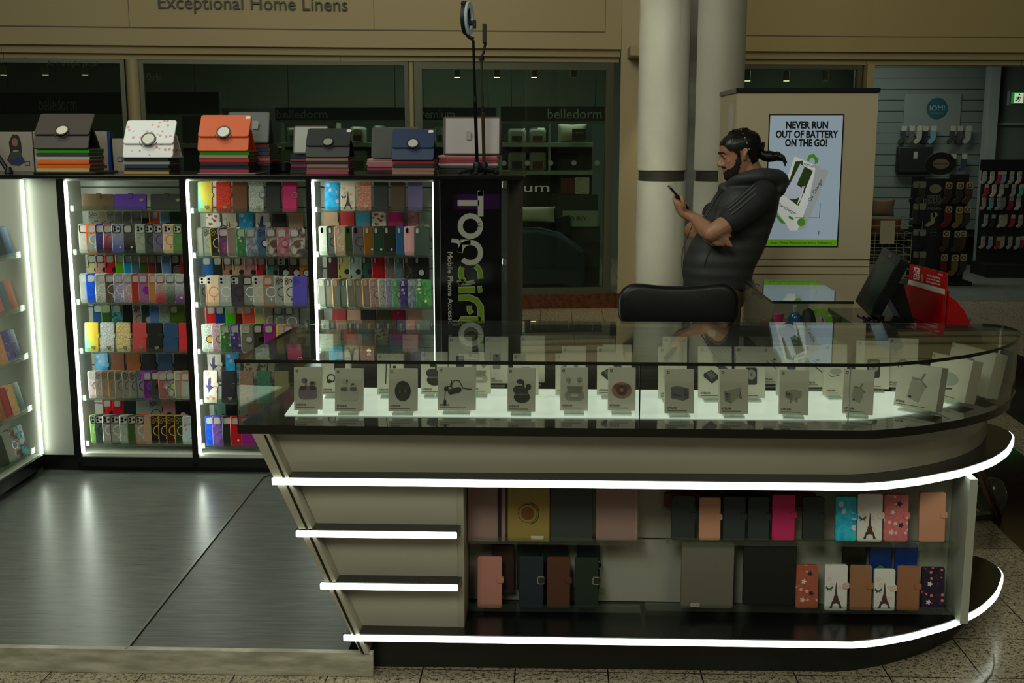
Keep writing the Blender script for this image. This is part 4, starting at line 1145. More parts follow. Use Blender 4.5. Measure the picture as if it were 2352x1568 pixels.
row(0, 6, 'b', 705, 742, '''
214 C 14406c ; navy and blue
233 C 2c4824 r=6c9c3c ; dark green lime-edged
257 C teal ; black and teal marbled
281 C 141614 m=n ; plain black
305 C a08c88 m=d cr=50484c o=404448 ; rose-grey ringed
324 C 1c443c m=d cr=24504c h=b0a890 hr=c0d0d0 ; deep teal gripped
344 C 5878b4 m=d cr=4468a4 ; cornflower blue
366 C 88948c t ; grey glitter
390 C 445c0c W=1 ; moss green wide''')
row(0, 7, 'f', 743, 810, '''
195 F wcol kh ; yellow and teal watercolour
231 F a8aca8 t kh ; silver glitter
268 F b4a470 t kh ; gold glitter
305 F a83434 kh ; red heart-charm
341 F 1c1c18 t kh ; black glitter heart-charm
377 F 143c60 ; navy
411 F b41c24 ns ; scarlet''')
row(0, 8, 'b', 814, 855, '''
219 F bluefl ; blue flowered
256 F 6c3c1c ns ; chestnut
292 F 84481a ; tan
327 F 141614 ; black
364 F 2c4868 ; slate blue
401 F 1c1a16 ns ; soft black''', H=.15)
row(0, 9, 'f', 855, 918, '''
203 C irid h=b89880 ; pearly pink gripped
218 C 8c8878 clr m=d cr=60605c o=504c44 ; smoky studded
233 C 8c8474 clr m=d cr=706860 o=5c544c r=b08c84 ; rose-edged studded
249 C 8c8472 clr m=d cr=787060 o=605848 r=b8964c ; gold-edged studded
264 C 888474 clr m=d cr=4c4c48 o=484640 ; dark-edged studded
281 C 868476 clr m=d cr=585850 o=4c4a44 ; grey studded
297 C 848272 clr m=d cr=4c4c48 o=484640 ; steel studded
314 C 84887c clr m=d cr=50606c o=14161c r=304c70 ; blue-edged ringed
329 C 6c2c70 clr h=5028b0 r=a030c0 ; purple violet-grip
347 C 34342c h=141414 hr=706450 ; charcoal gripped
364 C 8c5454 h=b07c6c r=b07c78 ; dusty rose gripped
381 C marbd h=90a070 ; brown marbled green-grip
401 C 98a090 clr r=b8b494 ; clear gold-edged
415 C a8b0a4 clr r=b45c40 ; clear coral-edged''')
row(0, 10, 'b', 923, 957, '''
236 C b01018 a m=w ; red gripped
259 C a80c10 t m=w ; red glitter
284 C 20282a a m=n ; slate black gripped
313 C 848c84 m=n ; pale grey
341 C 808880 m=d cr=40444c o=202420 ; grey black-ring
370 C a47474 a m=n ; pink gripped
405 C 1c1a28 h=b0b0b8 m=n hr=48485c ; midnight gripped''')
row(0, 11, 'f', 957, 1022, '''
208 C 6c9450 m=3 cr=283c1c o=98b87c ; apple green ringed
218 C 2c3a34 m=3 cr=141a18 o=141c18 ; black-green ringed
236 C 9c9c90 clr m=3 cr=40281c o=b0b0a4 ; clear brown-lens
254 C 9a9c90 clr m=3 cr=4c3830 o=b4b4a8 r=40384c ; clear violet-edged
275 C 949c90 m=3 o=7c8478 ; pale sage ringed
293 C 2c4a1c m=3 cr=3c5430 ; forest green
311 C a09c8c clr m=3 cr=30281c o=b0b0a4 r=d85410 ; clear orange-edged
332 C b09c88 clr m=n r=c07c58 ; peach clear
346 C 1c100c m=d o=b8985c r=a08440 ; black gold-trimmed
364 C 1a100e m=d o=b89858 r=a88c48 ; black-brown gold-trimmed
382 C 34100f m=d o=b8905c r=a08440 ; maroon gold-trimmed
401 C 243010 m=d o=c0a060 r=b09c48 ; olive gold-trimmed
419 C lite ; pale blue flowered''')

row(1, 1, 'f', 417, 487, '''
455 F wcol kh ; yellow and green watercolour
497 F b02c18 t kh ; red glitter heart-charm
535 F 5c3410 ns ; chestnut brown
573 F 9aa49a t k2 kh ; silver sparkle
612 F 161a16 ns ; soft black
649 F b4145c k2 ; hot pink silver-clasp''')
row(1, 2, 'b', 488, 522, '''
474 F hearts p=H sc=b8bcb0 ; white heart-tree
512 F tower p=T sc=c0a8a0 ; pink tower-print
550 F bluefl ns ; blue flowered
588 F birdfl p=B sc=c0b0a8 ; white hummingbird
625 F 161816 ns ; matt black
664 F a07c64 ns ; rose gold''', H=.15)
row(1, 3, 'f', 523, 590, '''
453 C 8c8c80 clr r=4c4c44 m=n ; clear dark-edged
466 C 90988c clr m=d cr=484844 o=585850 r=484844 ; clear studded-ring
483 C 181610 m=d cr=b0a040 o=a89c50 r=b0a048 ; black gold-ring
502 C plum m=w cr=1c141c ; plum marbled
522 C 98887c clr m=n r=c09c90 ; clear pink-edged
543 C greenfl ; green rose-print
565 C redfl ; blue-grey blossom
591 C 34506c m=d cr=2c4864 h=a8a898 hr=24384c ; slate blue gripped
611 C marbd h=504038 hr=b88c60 ; brown marbled gold-ring
636 C marbp h=b07078 hr=c88c84 ; pink marbled ring
665 C marbd h=5c4438 hr=c09468 ; violet marbled gold-ring''')
row(1, 4, 'b', 594, 635, '''
464 C 14487c ; royal blue
489 C 141c18 ; black-green
511 C 8c6044 m=W a ; bronze armoured
534 C a08c6c m=W a ; beige armoured
561 C ac7478 m=w a ; pink armoured
588 C a41c1c m=w a ; red armoured
612 C 44705c m=W a ; teal armoured
638 C 1c1a16 m=2 h=a8b0a8 hr=1c1a16 ; black white-disc
663 C 481c1e h=a8b0a8 hr=481c1e ; maroon white-disc
688 C a0661c h=a8b0a8 hr=8c5818 ; mustard white-disc''')
row(1, 5, 'f', 634, 703, '''
458 C 343a34 m=2 cr=101410 o=141814 ; smoke black ringed
473 C b89878 m=2 o=8c6c54 r=c09484 ; peach ringed
502 C a0a49c m=2 o=c0c4bc r=a8ac9c ; frosted clear ringed
531 C 3c3440 m=2 cr=483c60 o=2c2434 r=241c28 ; purple-black ringed
558 C 8c9084 clr m=W o=c8ccc4 r=2c2c28 ; clear black-edged ringed
581 C a0a498 m=2 o=b0b4ac ; frosted white ringed
605 C 989488 clr m=w cr=d05018 o=c8ccc4 r=d85818 ; clear orange-rimmed
631 C a0a49c clr m=d cr=402018 o=30302c ; clear black-ring
652 C b0b0a0 m=d cr=202020 o=30302c ; chrome black-ring
671 C 4c409c m=d cr=6058a8 ; bright violet''')
row(1, 6, 'b', 707, 744, '''
474 C b01414 ; scarlet
494 C 142c74 ; deep blue
518 C 44a000 ; bright green
540 C 4c1c0c ; dark brown
557 C d44c34 ; coral
585 C b0ac68 ; pale yellow
606 C a09c84 clr m=n o=b0b0a4 ; clear cream
627 C 909490 clr m=w cr=30304c o=b8bcb8 r=34343c ; clear dark-edged ringed
654 C 8c9490 clr m=w cr=2c2c3c o=b8bcb8 r=30303c ; grey clear ringed''')
row(1, 7, 'f', 745, 810, '''
464 C a4b0a4 t h=b8983c hr=b09048 m=n ; silver glitter gold-grip
487 C b08c98 t h=b88c58 m=n ; pink glitter gold-grip
506 C greenfl ; green and cream rose
529 C purpfl ; violet blossom
554 C 6c6c5c m=w h=a0a094 hr=b0b0a4 r=a8a890 ; smoky silver-grip
582 C 2c2c24 h=0c0c0a hr=787058 ; charcoal ring-grip
607 C 7c1c70 ; magenta
636 C a89c40 r=c0b03c ; yellow-edged
652 C marbp h=b07c78 ; rose marbled ring-grip
676 C marbd h=6c5448 hr=b89068 ; grey marbled ring-grip''')
row(1, 8, 'b', 811, 852, '''
478 F birdfl p=B ; white hummingbird
519 F bluefl ; blue blossom
560 F hearts p=H sc=b8b4a8 ; white heart-print
599 F tower p=T sc=c0b0a8 ; white tower-print
640 F 1c1e1a ns ; black
678 F 7c3c20 ns ; rust''', H=.15)
row(1, 9, 'f', 852, 925, '''
468 F birdfl p=B ; hummingbird and flowers
509 F 1c1c20 t kh ; black sparkle heart-charm
550 F a07868 t kh ; rose sparkle heart-charm
590 F 2c7c64 t kh ; green sparkle
631 F 94885c ; gold''')
row(1, 10, 'b', 928, 955, '''
492 C 54786c a m=n ; grey-teal armoured
518 C 141816 a m=n ; black gripped
546 C 7c8880 a m=n ; pale grey armoured
570 C 8c3020 m=n ; brick red''')
row(1, 11, 'f', 957, 1026, '''
472 C blueg ; electric blue
488 C purm ; purple marbled
511 C 1c1e18 t ; black glitter
529 C a00c10 b=c0c0d0 ; crimson
554 C 741460 ; magenta''')

row(2, 1, 'f', 418, 484, '''
746 F bluefl ns ; blue flowered
783 F tower p=T ns ; cream tower-print
820 F a86c58 t kh ns ; rose sparkle heart-charm
858 F 121614 ns ; black
897 F 3c2812 ns ; dark brown
937 F 544870 ns ; violet''')
row(2, 2, 'b', 487, 519, '''
744 F b08c6c ; rose gold
782 F 98161c ns ; red
818 F 347c98 ns ; sky blue
855 F hearts p=H ns ; cream heart-print
892 F a80c58 k2 ; pink silver-clasp
936 C marbp h=90685c m=n ; rose marbled ring-grip
963 C 8c948c clr m=n h=98a098 ; clear ring-grip''', H=.15, W=.0735)
row(2, 3, 'f', 519, 586, '''
733 C a0a89c m=p cd o=b4bcb0 ; mint clear
751 C 3c4840 m=p cr=141c18 o=141814 r=1c2420 ; smoke black ringed
769 C a08c74 m=p o=c0a88c r=c09080 ; beige rose-rimmed
792 C 283c14 m=p cd ; moss green
810 C 545058 m=p cd cr=34304c o=302c34 ; grey-violet ringed
836 C 74480c m=p b=c0c0b8 ; amber brown
857 C 0e3420 m=p b=c0c8c0 ; bottle green
881 C 181a16 m=p b=c0c0b8 ; black badged
910 C 1c4c70 m=p ; blue slim
929 C c08c8c m=p cd ; blush pink
951 C 28362c m=p ; dark green''')
row(2, 4, 'b', 592, 638, '''
751 C 34181f m=p ; plum armoured
776 C 88804c m=p cr=202420 a ; yellow armoured
802 C 7c8880 m=p cr=202420 a ; silver armoured
829 C 24483c m=p cr=101a14 a ; green armoured
854 C 98121a m=p cr=0c1410 ; red
884 C 745c58 t m=p z ; rose zigzag glitter
906 C 5c6c70 t m=p z ; silver zigzag glitter
926 C 2c2c20 t m=p z ; black-and-gold zigzag
951 C 141814 m=p h=a0a8a0 hr=141814 ; black white-disc''')
row(2, 5, 'f', 640, 706, '''
731 C 909488 clr m=p r=b0b0a4 ; clear silver-edged
747 C 868a7c clr m=p r=38382f ; clear grey-edged
764 C 84867a clr m=p r=b89060 ; clear copper-edged
781 C 84887c clr m=p cr=202420 r=303430 ; clear black-edged
798 C 88887a clr m=p r=b0b098 ; clear pale-gold-edged
815 C 8c887a clr m=p r=605440 ; clear bronze-edged
833 C 908878 clr m=p r=c09868 ; clear rose-gold-edged
850 C 9c7c78 t m=p h=a88c84 ; pink glitter gripped
870 C 98988a t m=p h=a0a094 ; champagne glitter gripped
886 C 7c7c90 t m=p ; lilac glitter
901 C 5c8c68 t m=p h=88a044 ; green glitter gripped
919 C purpfl m=p ; violet flowered
938 C redfl m=p ; blue and coral flowered
956 C greenfl m=p ; green rose-printed''')
row(2, 6, 'b', 711, 742, '''
764 F 8c1418 ns ; crimson
798 F a88070 ; dusty rose
831 F 0c1418 ns ; navy black
866 F 342c14 ns ; dark olive
899 F crim ns ; crimson flowered
936 F 94705c ; rose tan''', H=.15)
row(2, 7, 'f', 745, 806, '''
733 C a4aca0 m=p ; milky clear
765 C 1c4432 m=p ; bottle green
797 C a08470 m=p r=b08c80 ; beige rimmed
830 C 744a14 m=p ; amber
862 C 14301f m=p ; black-green
895 C 1c4c68 m=p ; blue
925 C b88c88 m=p ; pink''')
row(2, 8, 'b', 812, 858, '''
745 F 8c2c24 ns ; brick red
781 F 1c4434 ns ; deep green
817 F 1c4030 ns ; pine green
850 F 38305c ns ; violet
886 F 6c4c34 ns ; brown
922 F 4c3424 ns ; dark tan''', H=.15)
row(2, 9, 'f', 858, 925, '''
735 F 7c7c6c ; grey
775 F 38304c ; dusk violet
812 F 44302c ; mahogany''')

# ---------------------------------------------------------------- cases on the return cabinet, seen from the side
def side_row(py, pxe, n, specs, tier, flip=False):
    xf = LX - .055
    p = PX(pxe, py, xf)
    p.y = min(p.y, CY - .062)
    specs = [parse(s) for s in specs.strip().split('\n') if s.strip()]
    z = p.z + (.006 if tier < 5 else .022)
    t = thing('acrylic_shelf', 'clear acrylic shelf on the %s tier of the return cabinet' % ORD[tier - 1], 'shelf', (xf, p.y + .03, z), (0, 0, 0), 'clear acrylic shelves in the return cabinet')
    obj('tray', MB().box(-.10, .035, -1.0, 0, -.0055, -.0014), ACRYL, t)
    obj('lip', MB().box(.0355, .039, -1.0, 0, -.0045, .024), ACRYL, t)
    for i, o in enumerate(specs):
        y = p.y - .01 - i * .068 - .078
        lab = '%s %s, %s along the %s tier of the return cabinet' % (o['desc'], 'flip case' if o['ty'] == 'F' else 'phone case', ORD[i], ORD[tier - 1])
        build_case(o, (xf, y, z), (-rad(16), 0, pi / 2 - rad(14)), .0695 if o['ty'] == 'F' else .074, .15, lab, 'phone cases on the return cabinet', 1.7)
side_row(590, 34, 3, '''
0 C 1c4c6c m=p ; blue
0 C 283028 m=p ; dark green
0 C 1c2024 m=p ; black''', 1)
side_row(712, 42, 3, '''
0 F 8c4c34 ns ; copper brown
0 F 5c6c6c ns ; grey-green
0 C a05c60 m=p ; pink''', 2)
side_row(822, 50, 3, '''
0 C 40445c m=p o=60647c ; slate violet ringed
0 C 54487c m=p o=7870a0 ; lavender ringed
0 C b07c54 m=p o=c09070 ; peach ringed''', 3)
side_row(935, 70, 4, '''
0 C 38544c m=p ; sea green
0 C b0905c m=d r=c09c50 ; gold-edged
0 C 8c1c1c m=p r=b02424 ; red-edged
0 C 8c5c30 m=p o=a0744c ; amber ringed''', 4)
side_row(1040, 74, 4, '''
0 C teal m=p h=90a8a0 ; teal marbled gripped
0 C marbd m=p h=708088 ; silver marbled gripped
0 C a0a498 clr m=p ; clear
0 C 283424 m=p ; dark moss''', 5)
# ================================================================== FRONT COUNTER
KY = 3.51
OUT = [(.96, 3.512), (1.03, 3.527), (1.10, 3.553), (1.17, 3.584), (1.235, 3.622), (1.31, 3.667), (1.38, 3.722), (1.45, 3.785), (1.51, 3.855), (1.57, 3.94), (1.62, 4.035), (1.65, 4.10), (1.663, 4.16), (1.658, 4.22), (1.637, 4.275), (1.59, 4.302)]
BACKY = 4.302
def smooth_pts(P, n=3):
    R = []
    for i in range(len(P) - 1):
        p0, p1, p2, p3 = P[max(i - 1, 0)], P[i], P[i + 1], P[min(i + 2, len(P) - 1)]
        for k in range(n):
            t = k / n
            R.append(tuple(.5 * (2 * p1[j] + (p2[j] - p0[j]) * t + (2 * p0[j] - 5 * p1[j] + 4 * p2[j] - p3[j]) * t * t + (3 * p1[j] - p0[j] - 3 * p2[j] + p3[j]) * t ** 3) for j in (0, 1)))
    return R + [P[-1]]
OC = smooth_pts(OUT)
def inset(P, d):
    R = []
    for i in range(len(P)):
        a = Vector(P[max(i - 1, 0)]); b = Vector(P[min(i + 1, len(P) - 1)])
        t = (b - a).normalized(); R.append((P[i][0] - t.y * d, P[i][1] + t.x * d))
    return R
def outline(xl, d=0.0, by=BACKY, xb=None):
    return [(xl, KY + d)] + inset(OC, d) + [(xl if xb is None else xb, by - d * .6)]
ZG0, ZG1 = .842, 1.052
XL = -.985
ct = thing('glass_counter', 'white rounded display counter with a glass top case and glowing edge strips', 'counter', (0, 0, 0))
CPAN = noise_mat([(.3, 'b2ac98'), (.7, 'bcb6a2')], (1, 1, 1), 1.5, 2, .30)
# slanted end panel
def slant(z): return -.612 - (z - .0) * .402
ep_ = MB()
P4 = [(slant(.0), .0), (slant(.815), .815), (slant(.815) + .055, .815), (slant(.0) + .055, .0)]
obj('end_panel', MB().prism([(P4[0][0], .085), (P4[1][0], P4[1][1]), (P4[2][0], P4[2][1]), (P4[3][0] - .03, .085)], KY + .0, 4.25, 'y'), CPAN, ct)
obj('end_seam', MB().prism([(P4[0][0] + .037 - .034, .085), (P4[1][0] + .037, .812), (P4[1][0] + .045, .812), (P4[0][0] + .045 - .034, .085)], KY - .0012, KY + .01, 'y'), mat('11110e', .6), ct)
# drum / front panel under the glass
obj('front_panel', MB().prism([(slant(.81) + .058, KY + .055)] + inset(OC, .085)[:-1] + [(1.47, 4.2), (slant(.81) + .058, 4.2)], .677, .8145, 'z'), CPAN, ct)
# white lower block at the left
xr_ = -.30
obj('lower_panel', MB().prism([(slant(.155) + .058, .1551), (slant(.648) + .058, .6480), (xr_, .6480), (xr_, .1551)], KY + .06, 4.1, 'y'), CPAN, ct)
obj('corner_trim', MB().box(xr_ + .0005, xr_ + .02, KY + .055, 4.1, .1551, .6480), mat('a8a490', .35), ct)
# four light ledges
LEDK = led_mat(4.2)
def ledge(z, xl, full, xr=None, hh=.0105):
    if full:
        o = [(xl, KY)] + OC + [(xl + .03, BACKY)]
        obj('ledge', MB().prism(o, z - .0135, z + .0145, 'z'), mat('161815', .16, bump=(500, .1)), ct)
        strip = [(xl + .002, KY - .0005)] + OC[:-2]
        v = []; f = []
        I = inset(strip, -.007); k = len(strip)
        for a, b in zip(I, strip): v += [(a[0], a[1], z - hh), (a[0], a[1], z + hh), (b[0], b[1], z + hh + .001), (b[0], b[1], z - hh - .001)]
        for i in range(k - 1):
            for j in range(4): f.append((i * 4 + j, i * 4 + (j + 1) % 4, i * 4 + 4 + (j + 1) % 4, i * 4 + 4 + j))
        f += [(3, 2, 1, 0), tuple(range(4 * k - 4, 4 * k))]
        obj('led_strip', MB().add(v, f), LEDK, ct)
    else:
        obj('ledge', MB().prism([(xl, KY), (xr, KY), (xr + .006, KY + .0595), (xl + .03, KY + .0595)], z - .0135, z + .0145, 'z'), mat('161815', .16, bump=(500, .1)), ct)
        obj('led_strip', MB().soft(lambda e: rrect(xl + .001 + e, xr - .002 - e, z - hh + e, z + hh - e, .004), KY - .007, KY - .0005, .002), LEDK, ct)
ledge(.662, slant(.662) - .004, True)
ledge(.490, slant(.490) - .002, False, PY(1051, 1230, KY).x)
ledge(.315, slant(.315) + .0, False, PY(1054, 1350, KY).x)
ledge(.140, slant(.140) + .0, True, hh=.009)
obj('plinth', MB().prism([(slant(.1) + .03, KY + .085)] + inset(OC, .1)[:-1] + [(1.5, 4.2), (slant(.1) + .03, 4.2)], 0, .126, 'z'), noise_mat([(.3, '1a1c19'), (.7, '262823')], (1, 1, 1), 4, 4, .35), ct)
# recessed showcase: white back, right end, dark reflecting deck is the lowest ledge
SBY = 3.80
sb = MB()
for z0, z1 in ((.156, .38), (.386, .6), (.606, .648)): sb.box(xr_ + .021, 1.345, SBY, SBY + .02, z0, z1)
obj('showcase_back', sb, mat('b8b8a8', .3), ct)
obj('showcase_backing', MB().box(xr_ + .021, 1.345, SBY + .0205, SBY + .04, .156, .648), mat('5c5c52', .6), ct)
obj('showcase_end', MB().box(1.346, 1.372, KY + .14, SBY + .06, .156, .648), mat('b4b8a8', .3), ct)
obj('showcase_core', MB().box(xr_ + .021, 1.30, SBY + .045, 4.2, .156, .648), mat('3a3a34', .6), ct)
# black band, light panel, glass case
obj('base_band', MB().prism([(XL, KY)] + OC + [(XL + .06, BACKY)], .8148, ZG0, 'z'), mat('0b0d0b', .07, coat=.5), ct)
LP = [(-.865, KY + .13)] + inset(OC, .13)[:-8]
lp = [p for p in LP if p[0] < 1.49] + [(1.50, 4.06), (-.89, 4.06)]
m, N, L, b = nodes_of('lightpanel', 'light_panel')
b.inputs['Base Color'].default_value = hx('d8e0d4'); b.inputs['Roughness'].default_value = .25
b.inputs['Emission Color'].default_value = (.88, 1.0, .84, 1); b.inputs['Emission Strength'].default_value = .55
lpo = obj('light_panel', MB().prism(lp, ZG0 + .0004, ZG0 + .003, 'z'), m, ct)
obj('back_rail', MB().box(XL + .06, 1.55, 4.225, 4.295, ZG0 + .0005, ZG0 + .045), mat('12140f', .3), ct)
obj('back_rail', MB().box(XL + .07, 1.55, 4.25, 4.285, ZG1 - .045, ZG1 - .0125), mat('0f1712', .25), ct)
def panewall(pts_o, pts_i, z0, z1):
    v, f = [], []
    for a, b in zip(pts_o, pts_i): v += [(a[0], a[1], z0), (a[0], a[1], z1), (b[0], b[1], z1), (b[0], b[1], z0)]
    k = len(pts_o)
    for i in range(k - 1):
        for j in range(4): f.append((i * 4 + j, i * 4 + 4 + j, i * 4 + 4 + (j + 1) % 4, i * 4 + (j + 1) % 4))
    f += [(0, 1, 2, 3), tuple(reversed(range(4 * k - 4, 4 * k)))]
    return MB().add(v, f)
xj = PY(1470, 900, KY).x
xk = PY(1950, 900, KY + .01).x
obj('front_glass', panewall([(XL + .002, KY + .004), (xj - .002, KY + .004)], [(XL + .002, KY + .010), (xj - .002, KY + .010)], ZG0 + .0005, ZG1 - .0105), GLASS, ct)
obj('front_glass', panewall([(xj + .002, KY + .004), (xk, KY + .004)], [(xj + .002, KY + .010), (xk, KY + .010)], ZG0 + .0005, ZG1 - .0105), GLASS, ct)
cvo = [(xk + .002, KY + .004)] + [p for p in inset(OC, .004) if p[0] > xk + .004 or p[1] > 3.7]
obj('curved_glass', panewall(cvo, inset(cvo, .006), ZG0 + .0005, ZG1 - .0105), GLASS, ct)
obj('end_glass', panewall([(XL + .066, BACKY - .01), (XL + .004, KY + .012)], [(XL + .072, BACKY - .01), (XL + .010, KY + .012)], ZG0 + .0005, ZG1 - .0105), GLASS, ct)
obj('glass_joint', MB().box(xj - .0018, xj + .0018, KY + .0035, KY + .0108, ZG0 + .001, ZG1 - .011), EDGE, ct)
obj('glass_joint', MB().box(xk - .0006, xk + .0016, KY + .0035, KY + .0112, ZG0 + .001, ZG1 - .011), mat('8c9488', .2), ct)
obj('glass_joint', MB().box(XL + .0005, XL + .0035, KY + .0035, KY + .0115, ZG0 + .001, ZG1 - .011), EDGE, ct)
to = [(XL, KY)] + OC + [(XL + .066, BACKY)]
obj('glass_top', MB().prism(to, ZG1 - .010, ZG1, 'z'), GLASS, ct)
ev = to + [to[0]]
obj('glass_edge', panewall(inset([to[0]] + OC, -.0012), [to[0]] + OC, ZG1 - .0105, ZG1 + .0002), EDGE, ct)
obj('glass_edge', panewall([(XL + .065, BACKY), (XL - .001, KY)], [(XL + .0665, BACKY), (XL + .0005, KY)], ZG1 - .0105, ZG1 + .0002), EDGE, ct)
# door catch at the rear glass
obj('door_catch', MB().box(PY(1635, 762, 4.24).x - .013, PY(1635, 762, 4.24).x + .013, 4.236, 4.2485, PY(1635, 772, 4.24).z, PY(1635, 758, 4.24).z), mat('b0b0a0', .3, .6), ct)

# ------------------------------------------------------------ packaged goods on easels
BOXW = mat('dcd6c4', .55); BOXS = mat('ccc8b8', .55)
INK = mat('181817', .5); MID = mat('6a6a68', .4); PALEP = mat('a8a498', .4); LIL = mat('8a7684', .45); PNK = mat('a87870', .45); DGR = mat('30343a', .4); WHT = mat('cfcbbb', .4); LILD = mat('3e2c38', .5)
def pic(kind, w, h):
    """list of (name, MB, material) flat prints around (0,0); s scales to the box width"""
    s = w / .093; y0, y1 = -.0006, 0
    def el(cx, cz, rx, rz, n=22): return MB().prism([(s * (cx + rx * cos(2 * pi * i / n)), s * (cz + rz * sin(2 * pi * i / n))) for i in range(n)], y0, y1)
    def rr(x0, x1, z0, z1, r): return MB().prism([(a * s, b * s) for a, b in rrect(x0, x1, z0, z1, r)], y0, y1)
    def rb(pts, wd): return MB().ribbon([(a * s, b * s) for a, b in pts], wd * s, y0, y1)
    def mg(*q):
        r = MB()
        for x in q: r.add(x.v, x.f)
        return r
    def up(mb, k=1): return MB().add([(x, y - .0007 * k, z) for x, y, z in mb.v], mb.f)
    if kind in ('buds', 'budsw', 'budsl'):
        c, d = (LIL, LILD) if kind == 'budsl' else ((WHT, MID) if kind == 'budsw' else (INK, DGR))
        return [('case_print', rr(-.031, .031, -.032, .014, .014), c), ('lid_print', up(rr(-.027, -.004, .0, .013, .005)), d), ('lid_print', up(rr(.004, .027, .0, .013, .005)), d),
                ('bud_print', mg(el(-.012, .032, .010, .009), rr(-.009, -.004, .012, .03, .002)), c), ('bud_print', mg(el(.016, .022, .011, .008), rr(.006, .011, .004, .022, .002)), c), ('tip_print', up(el(-.006, .034, .0028, .004)), INK), ('tip_print', up(el(.014, .023, .005, .0028)), INK)]
    if kind == 'pod':
        return [('pod_print', el(0, 0, .026, .033), INK), ('bud_print', up(el(-.010, .012, .010, .009)), DGR), ('bud_print', up(el(.010, .012, .010, .009)), DGR), ('stem_print', up(rr(-.012, -.006, -.006, .008, .002)), MID), ('stem_print', up(rr(.006, .012, -.006, .008, .002)), MID), ('band_print', up(rr(-.016, .016, -.012, -.009, .001)), DGR)]
    if kind == 'headset':
        return [('pod_print', MB().prism([(a * s * cos(.25) - b * s * sin(.25), a * s * sin(.25) + b * s * cos(.25)) for a, b in rrect(-.022, .012, -.008, .006, .007)], y0, y1), INK),
                ('hook_print', rb([(-.012, .004), (-.012, .016), (-.004, .024), (.006, .022), (.016, .004), (.03, .002), (.038, .002)], .0025), INK), ('band_print', rb([(-.012, .024), (-.016, .008), (-.024, .008)], .0025), INK),
                ('ear_print', rr(-.031, -.020, -.004, .008, .004), INK), ('boom_print', rb([(-.028, -.003), (-.029, -.026)], .0022), INK), ('mic_print', rr(-.032, -.025, -.040, -.024, .003), INK)]
    if kind == 'flip':
        return [('case_print', el(.002, -.020, .027, .020), INK), ('lid_print', up(el(-.006, .004, .022, .015)), DGR), ('band_print', up(rr(-.02, .022, -.014, -.009, .002), 2), MID),
                ('bud_print', el(-.004, .032, .012, .008), INK), ('stem_print', rr(.004, .010, .008, .032, .002), INK), ('bud_print', el(.024, .014, .009, .010), INK), ('stem_print', up(rr(.016, .021, -.014, .012, .002)), INK)]
    if kind == 'openw':
        return [('case_print', rr(-.032, .034, -.034, -.002, .014), PALEP), ('lid_print', up(MB().prism([(-.026 * s, .014 * s), (.028 * s, .014 * s), (.022 * s, -.008 * s), (-.02 * s, -.008 * s)], y0, y1)), mat('8c887a', .4)), ('bud_print', el(-.020, .036, .010, .008), PALEP), ('bud_print', el(.018, .036, .010, .009), PALEP), ('stem_print', rr(-.02, -.013, .022, .036, .002), PALEP), ('stem_print', rr(.014, .020, .024, .036, .002), PALEP), ('hinge_print', up(rr(-.012, .014, -.024, -.012, .004), 2), WHT)]
    if kind == 'pink':
        return [('case_print', el(0, 0, .034, .028), PNK), ('bud_print', up(el(-.016, .012, .013, .010)), mat('7c5048', .4)), ('bud_print', up(el(.016, .012, .013, .010)), mat('7c5048', .4)), ('dial_print', up(el(0, .001, .018, .018), 2), mat('5c3830', .4)), ('dial_print', up(el(0, .001, .007, .007), 3), PNK), ('tick_print', up(rr(-.003, .002, .010, .014, .001), 3), INK), ('tick_print', up(rr(-.004, .002, -.012, -.008, .001), 3), INK)]
    if kind == 'cube':
        g1, g2, g3 = mat('73727c', .4), mat('5f5e68', .4), mat('86858e', .4)
        return [('face_print', MB().prism([(x * s, z * s) for x, z in ((-.028, .014), (.012, .016), (.012, -.026), (-.028, -.018))], y0, y1), g1), ('side_print', MB().prism([(x * s, z * s) for x, z in ((.0125, .016), (.03, .012), (.03, -.018), (.0125, -.026))], y0, y1), g2), ('top_print', MB().prism([(x * s, z * s) for x, z in ((-.028, .0145), (.012, .0165), (.03, .0125), (-.006, .022), (-.026, .018))], y0, y1), g3), ('port_print', up(rb([(-.024, -.006), (.004, -.010)], .0035)), INK), ('port_print', up(rr(.016, .020, -.010, -.004, .001)), INK), ('port_print', up(rr(.024, .027, -.009, -.003, .001)), INK)]
    if kind in ('plug', 'plugb', 'plugt'):
        L_ = mat('b0ac9c', .4); D_ = mat('908c7e', .4)
        if kind == 'plugb': return [('face_print', MB().prism([(x * s, z * s) for x, z in ((-.028, .008), (.0, .014), (.024, .008), (.024, -.010), (.0, -.022), (-.028, -.012))], y0, y1), L_), ('side_print', up(MB().prism([(x * s, z * s) for x, z in ((-.028, .008), (-.006, .0), (-.006, -.02), (-.028, -.012))], y0, y1)), D_), ('port_print', up(rr(-.025, -.022, -.004, .002, .001), 2), INK), ('port_print', up(rr(-.018, -.015, -.006, .0, .001), 2), INK), ('pin_print', rr(-.012, -.008, -.03, -.016, .001), D_), ('pin_print', rr(.006, .010, -.028, -.014, .001), D_)]
        if kind == 'plugt': return [('body_print', MB().prism([(x * s, z * s) for x, z in ((-.014, .020), (.018, .008), (.006, -.030), (-.02, -.022))], y0, y1), L_), ('rim_print', up(rb([(-.014, .020), (.004, .018), (.020, .004)], .003)), D_), ('pin_print', rb([(.006, .018), (.012, .032)], .004), D_), ('port_print', up(rr(-.016, -.010, -.022, -.018, .001)), INK)]
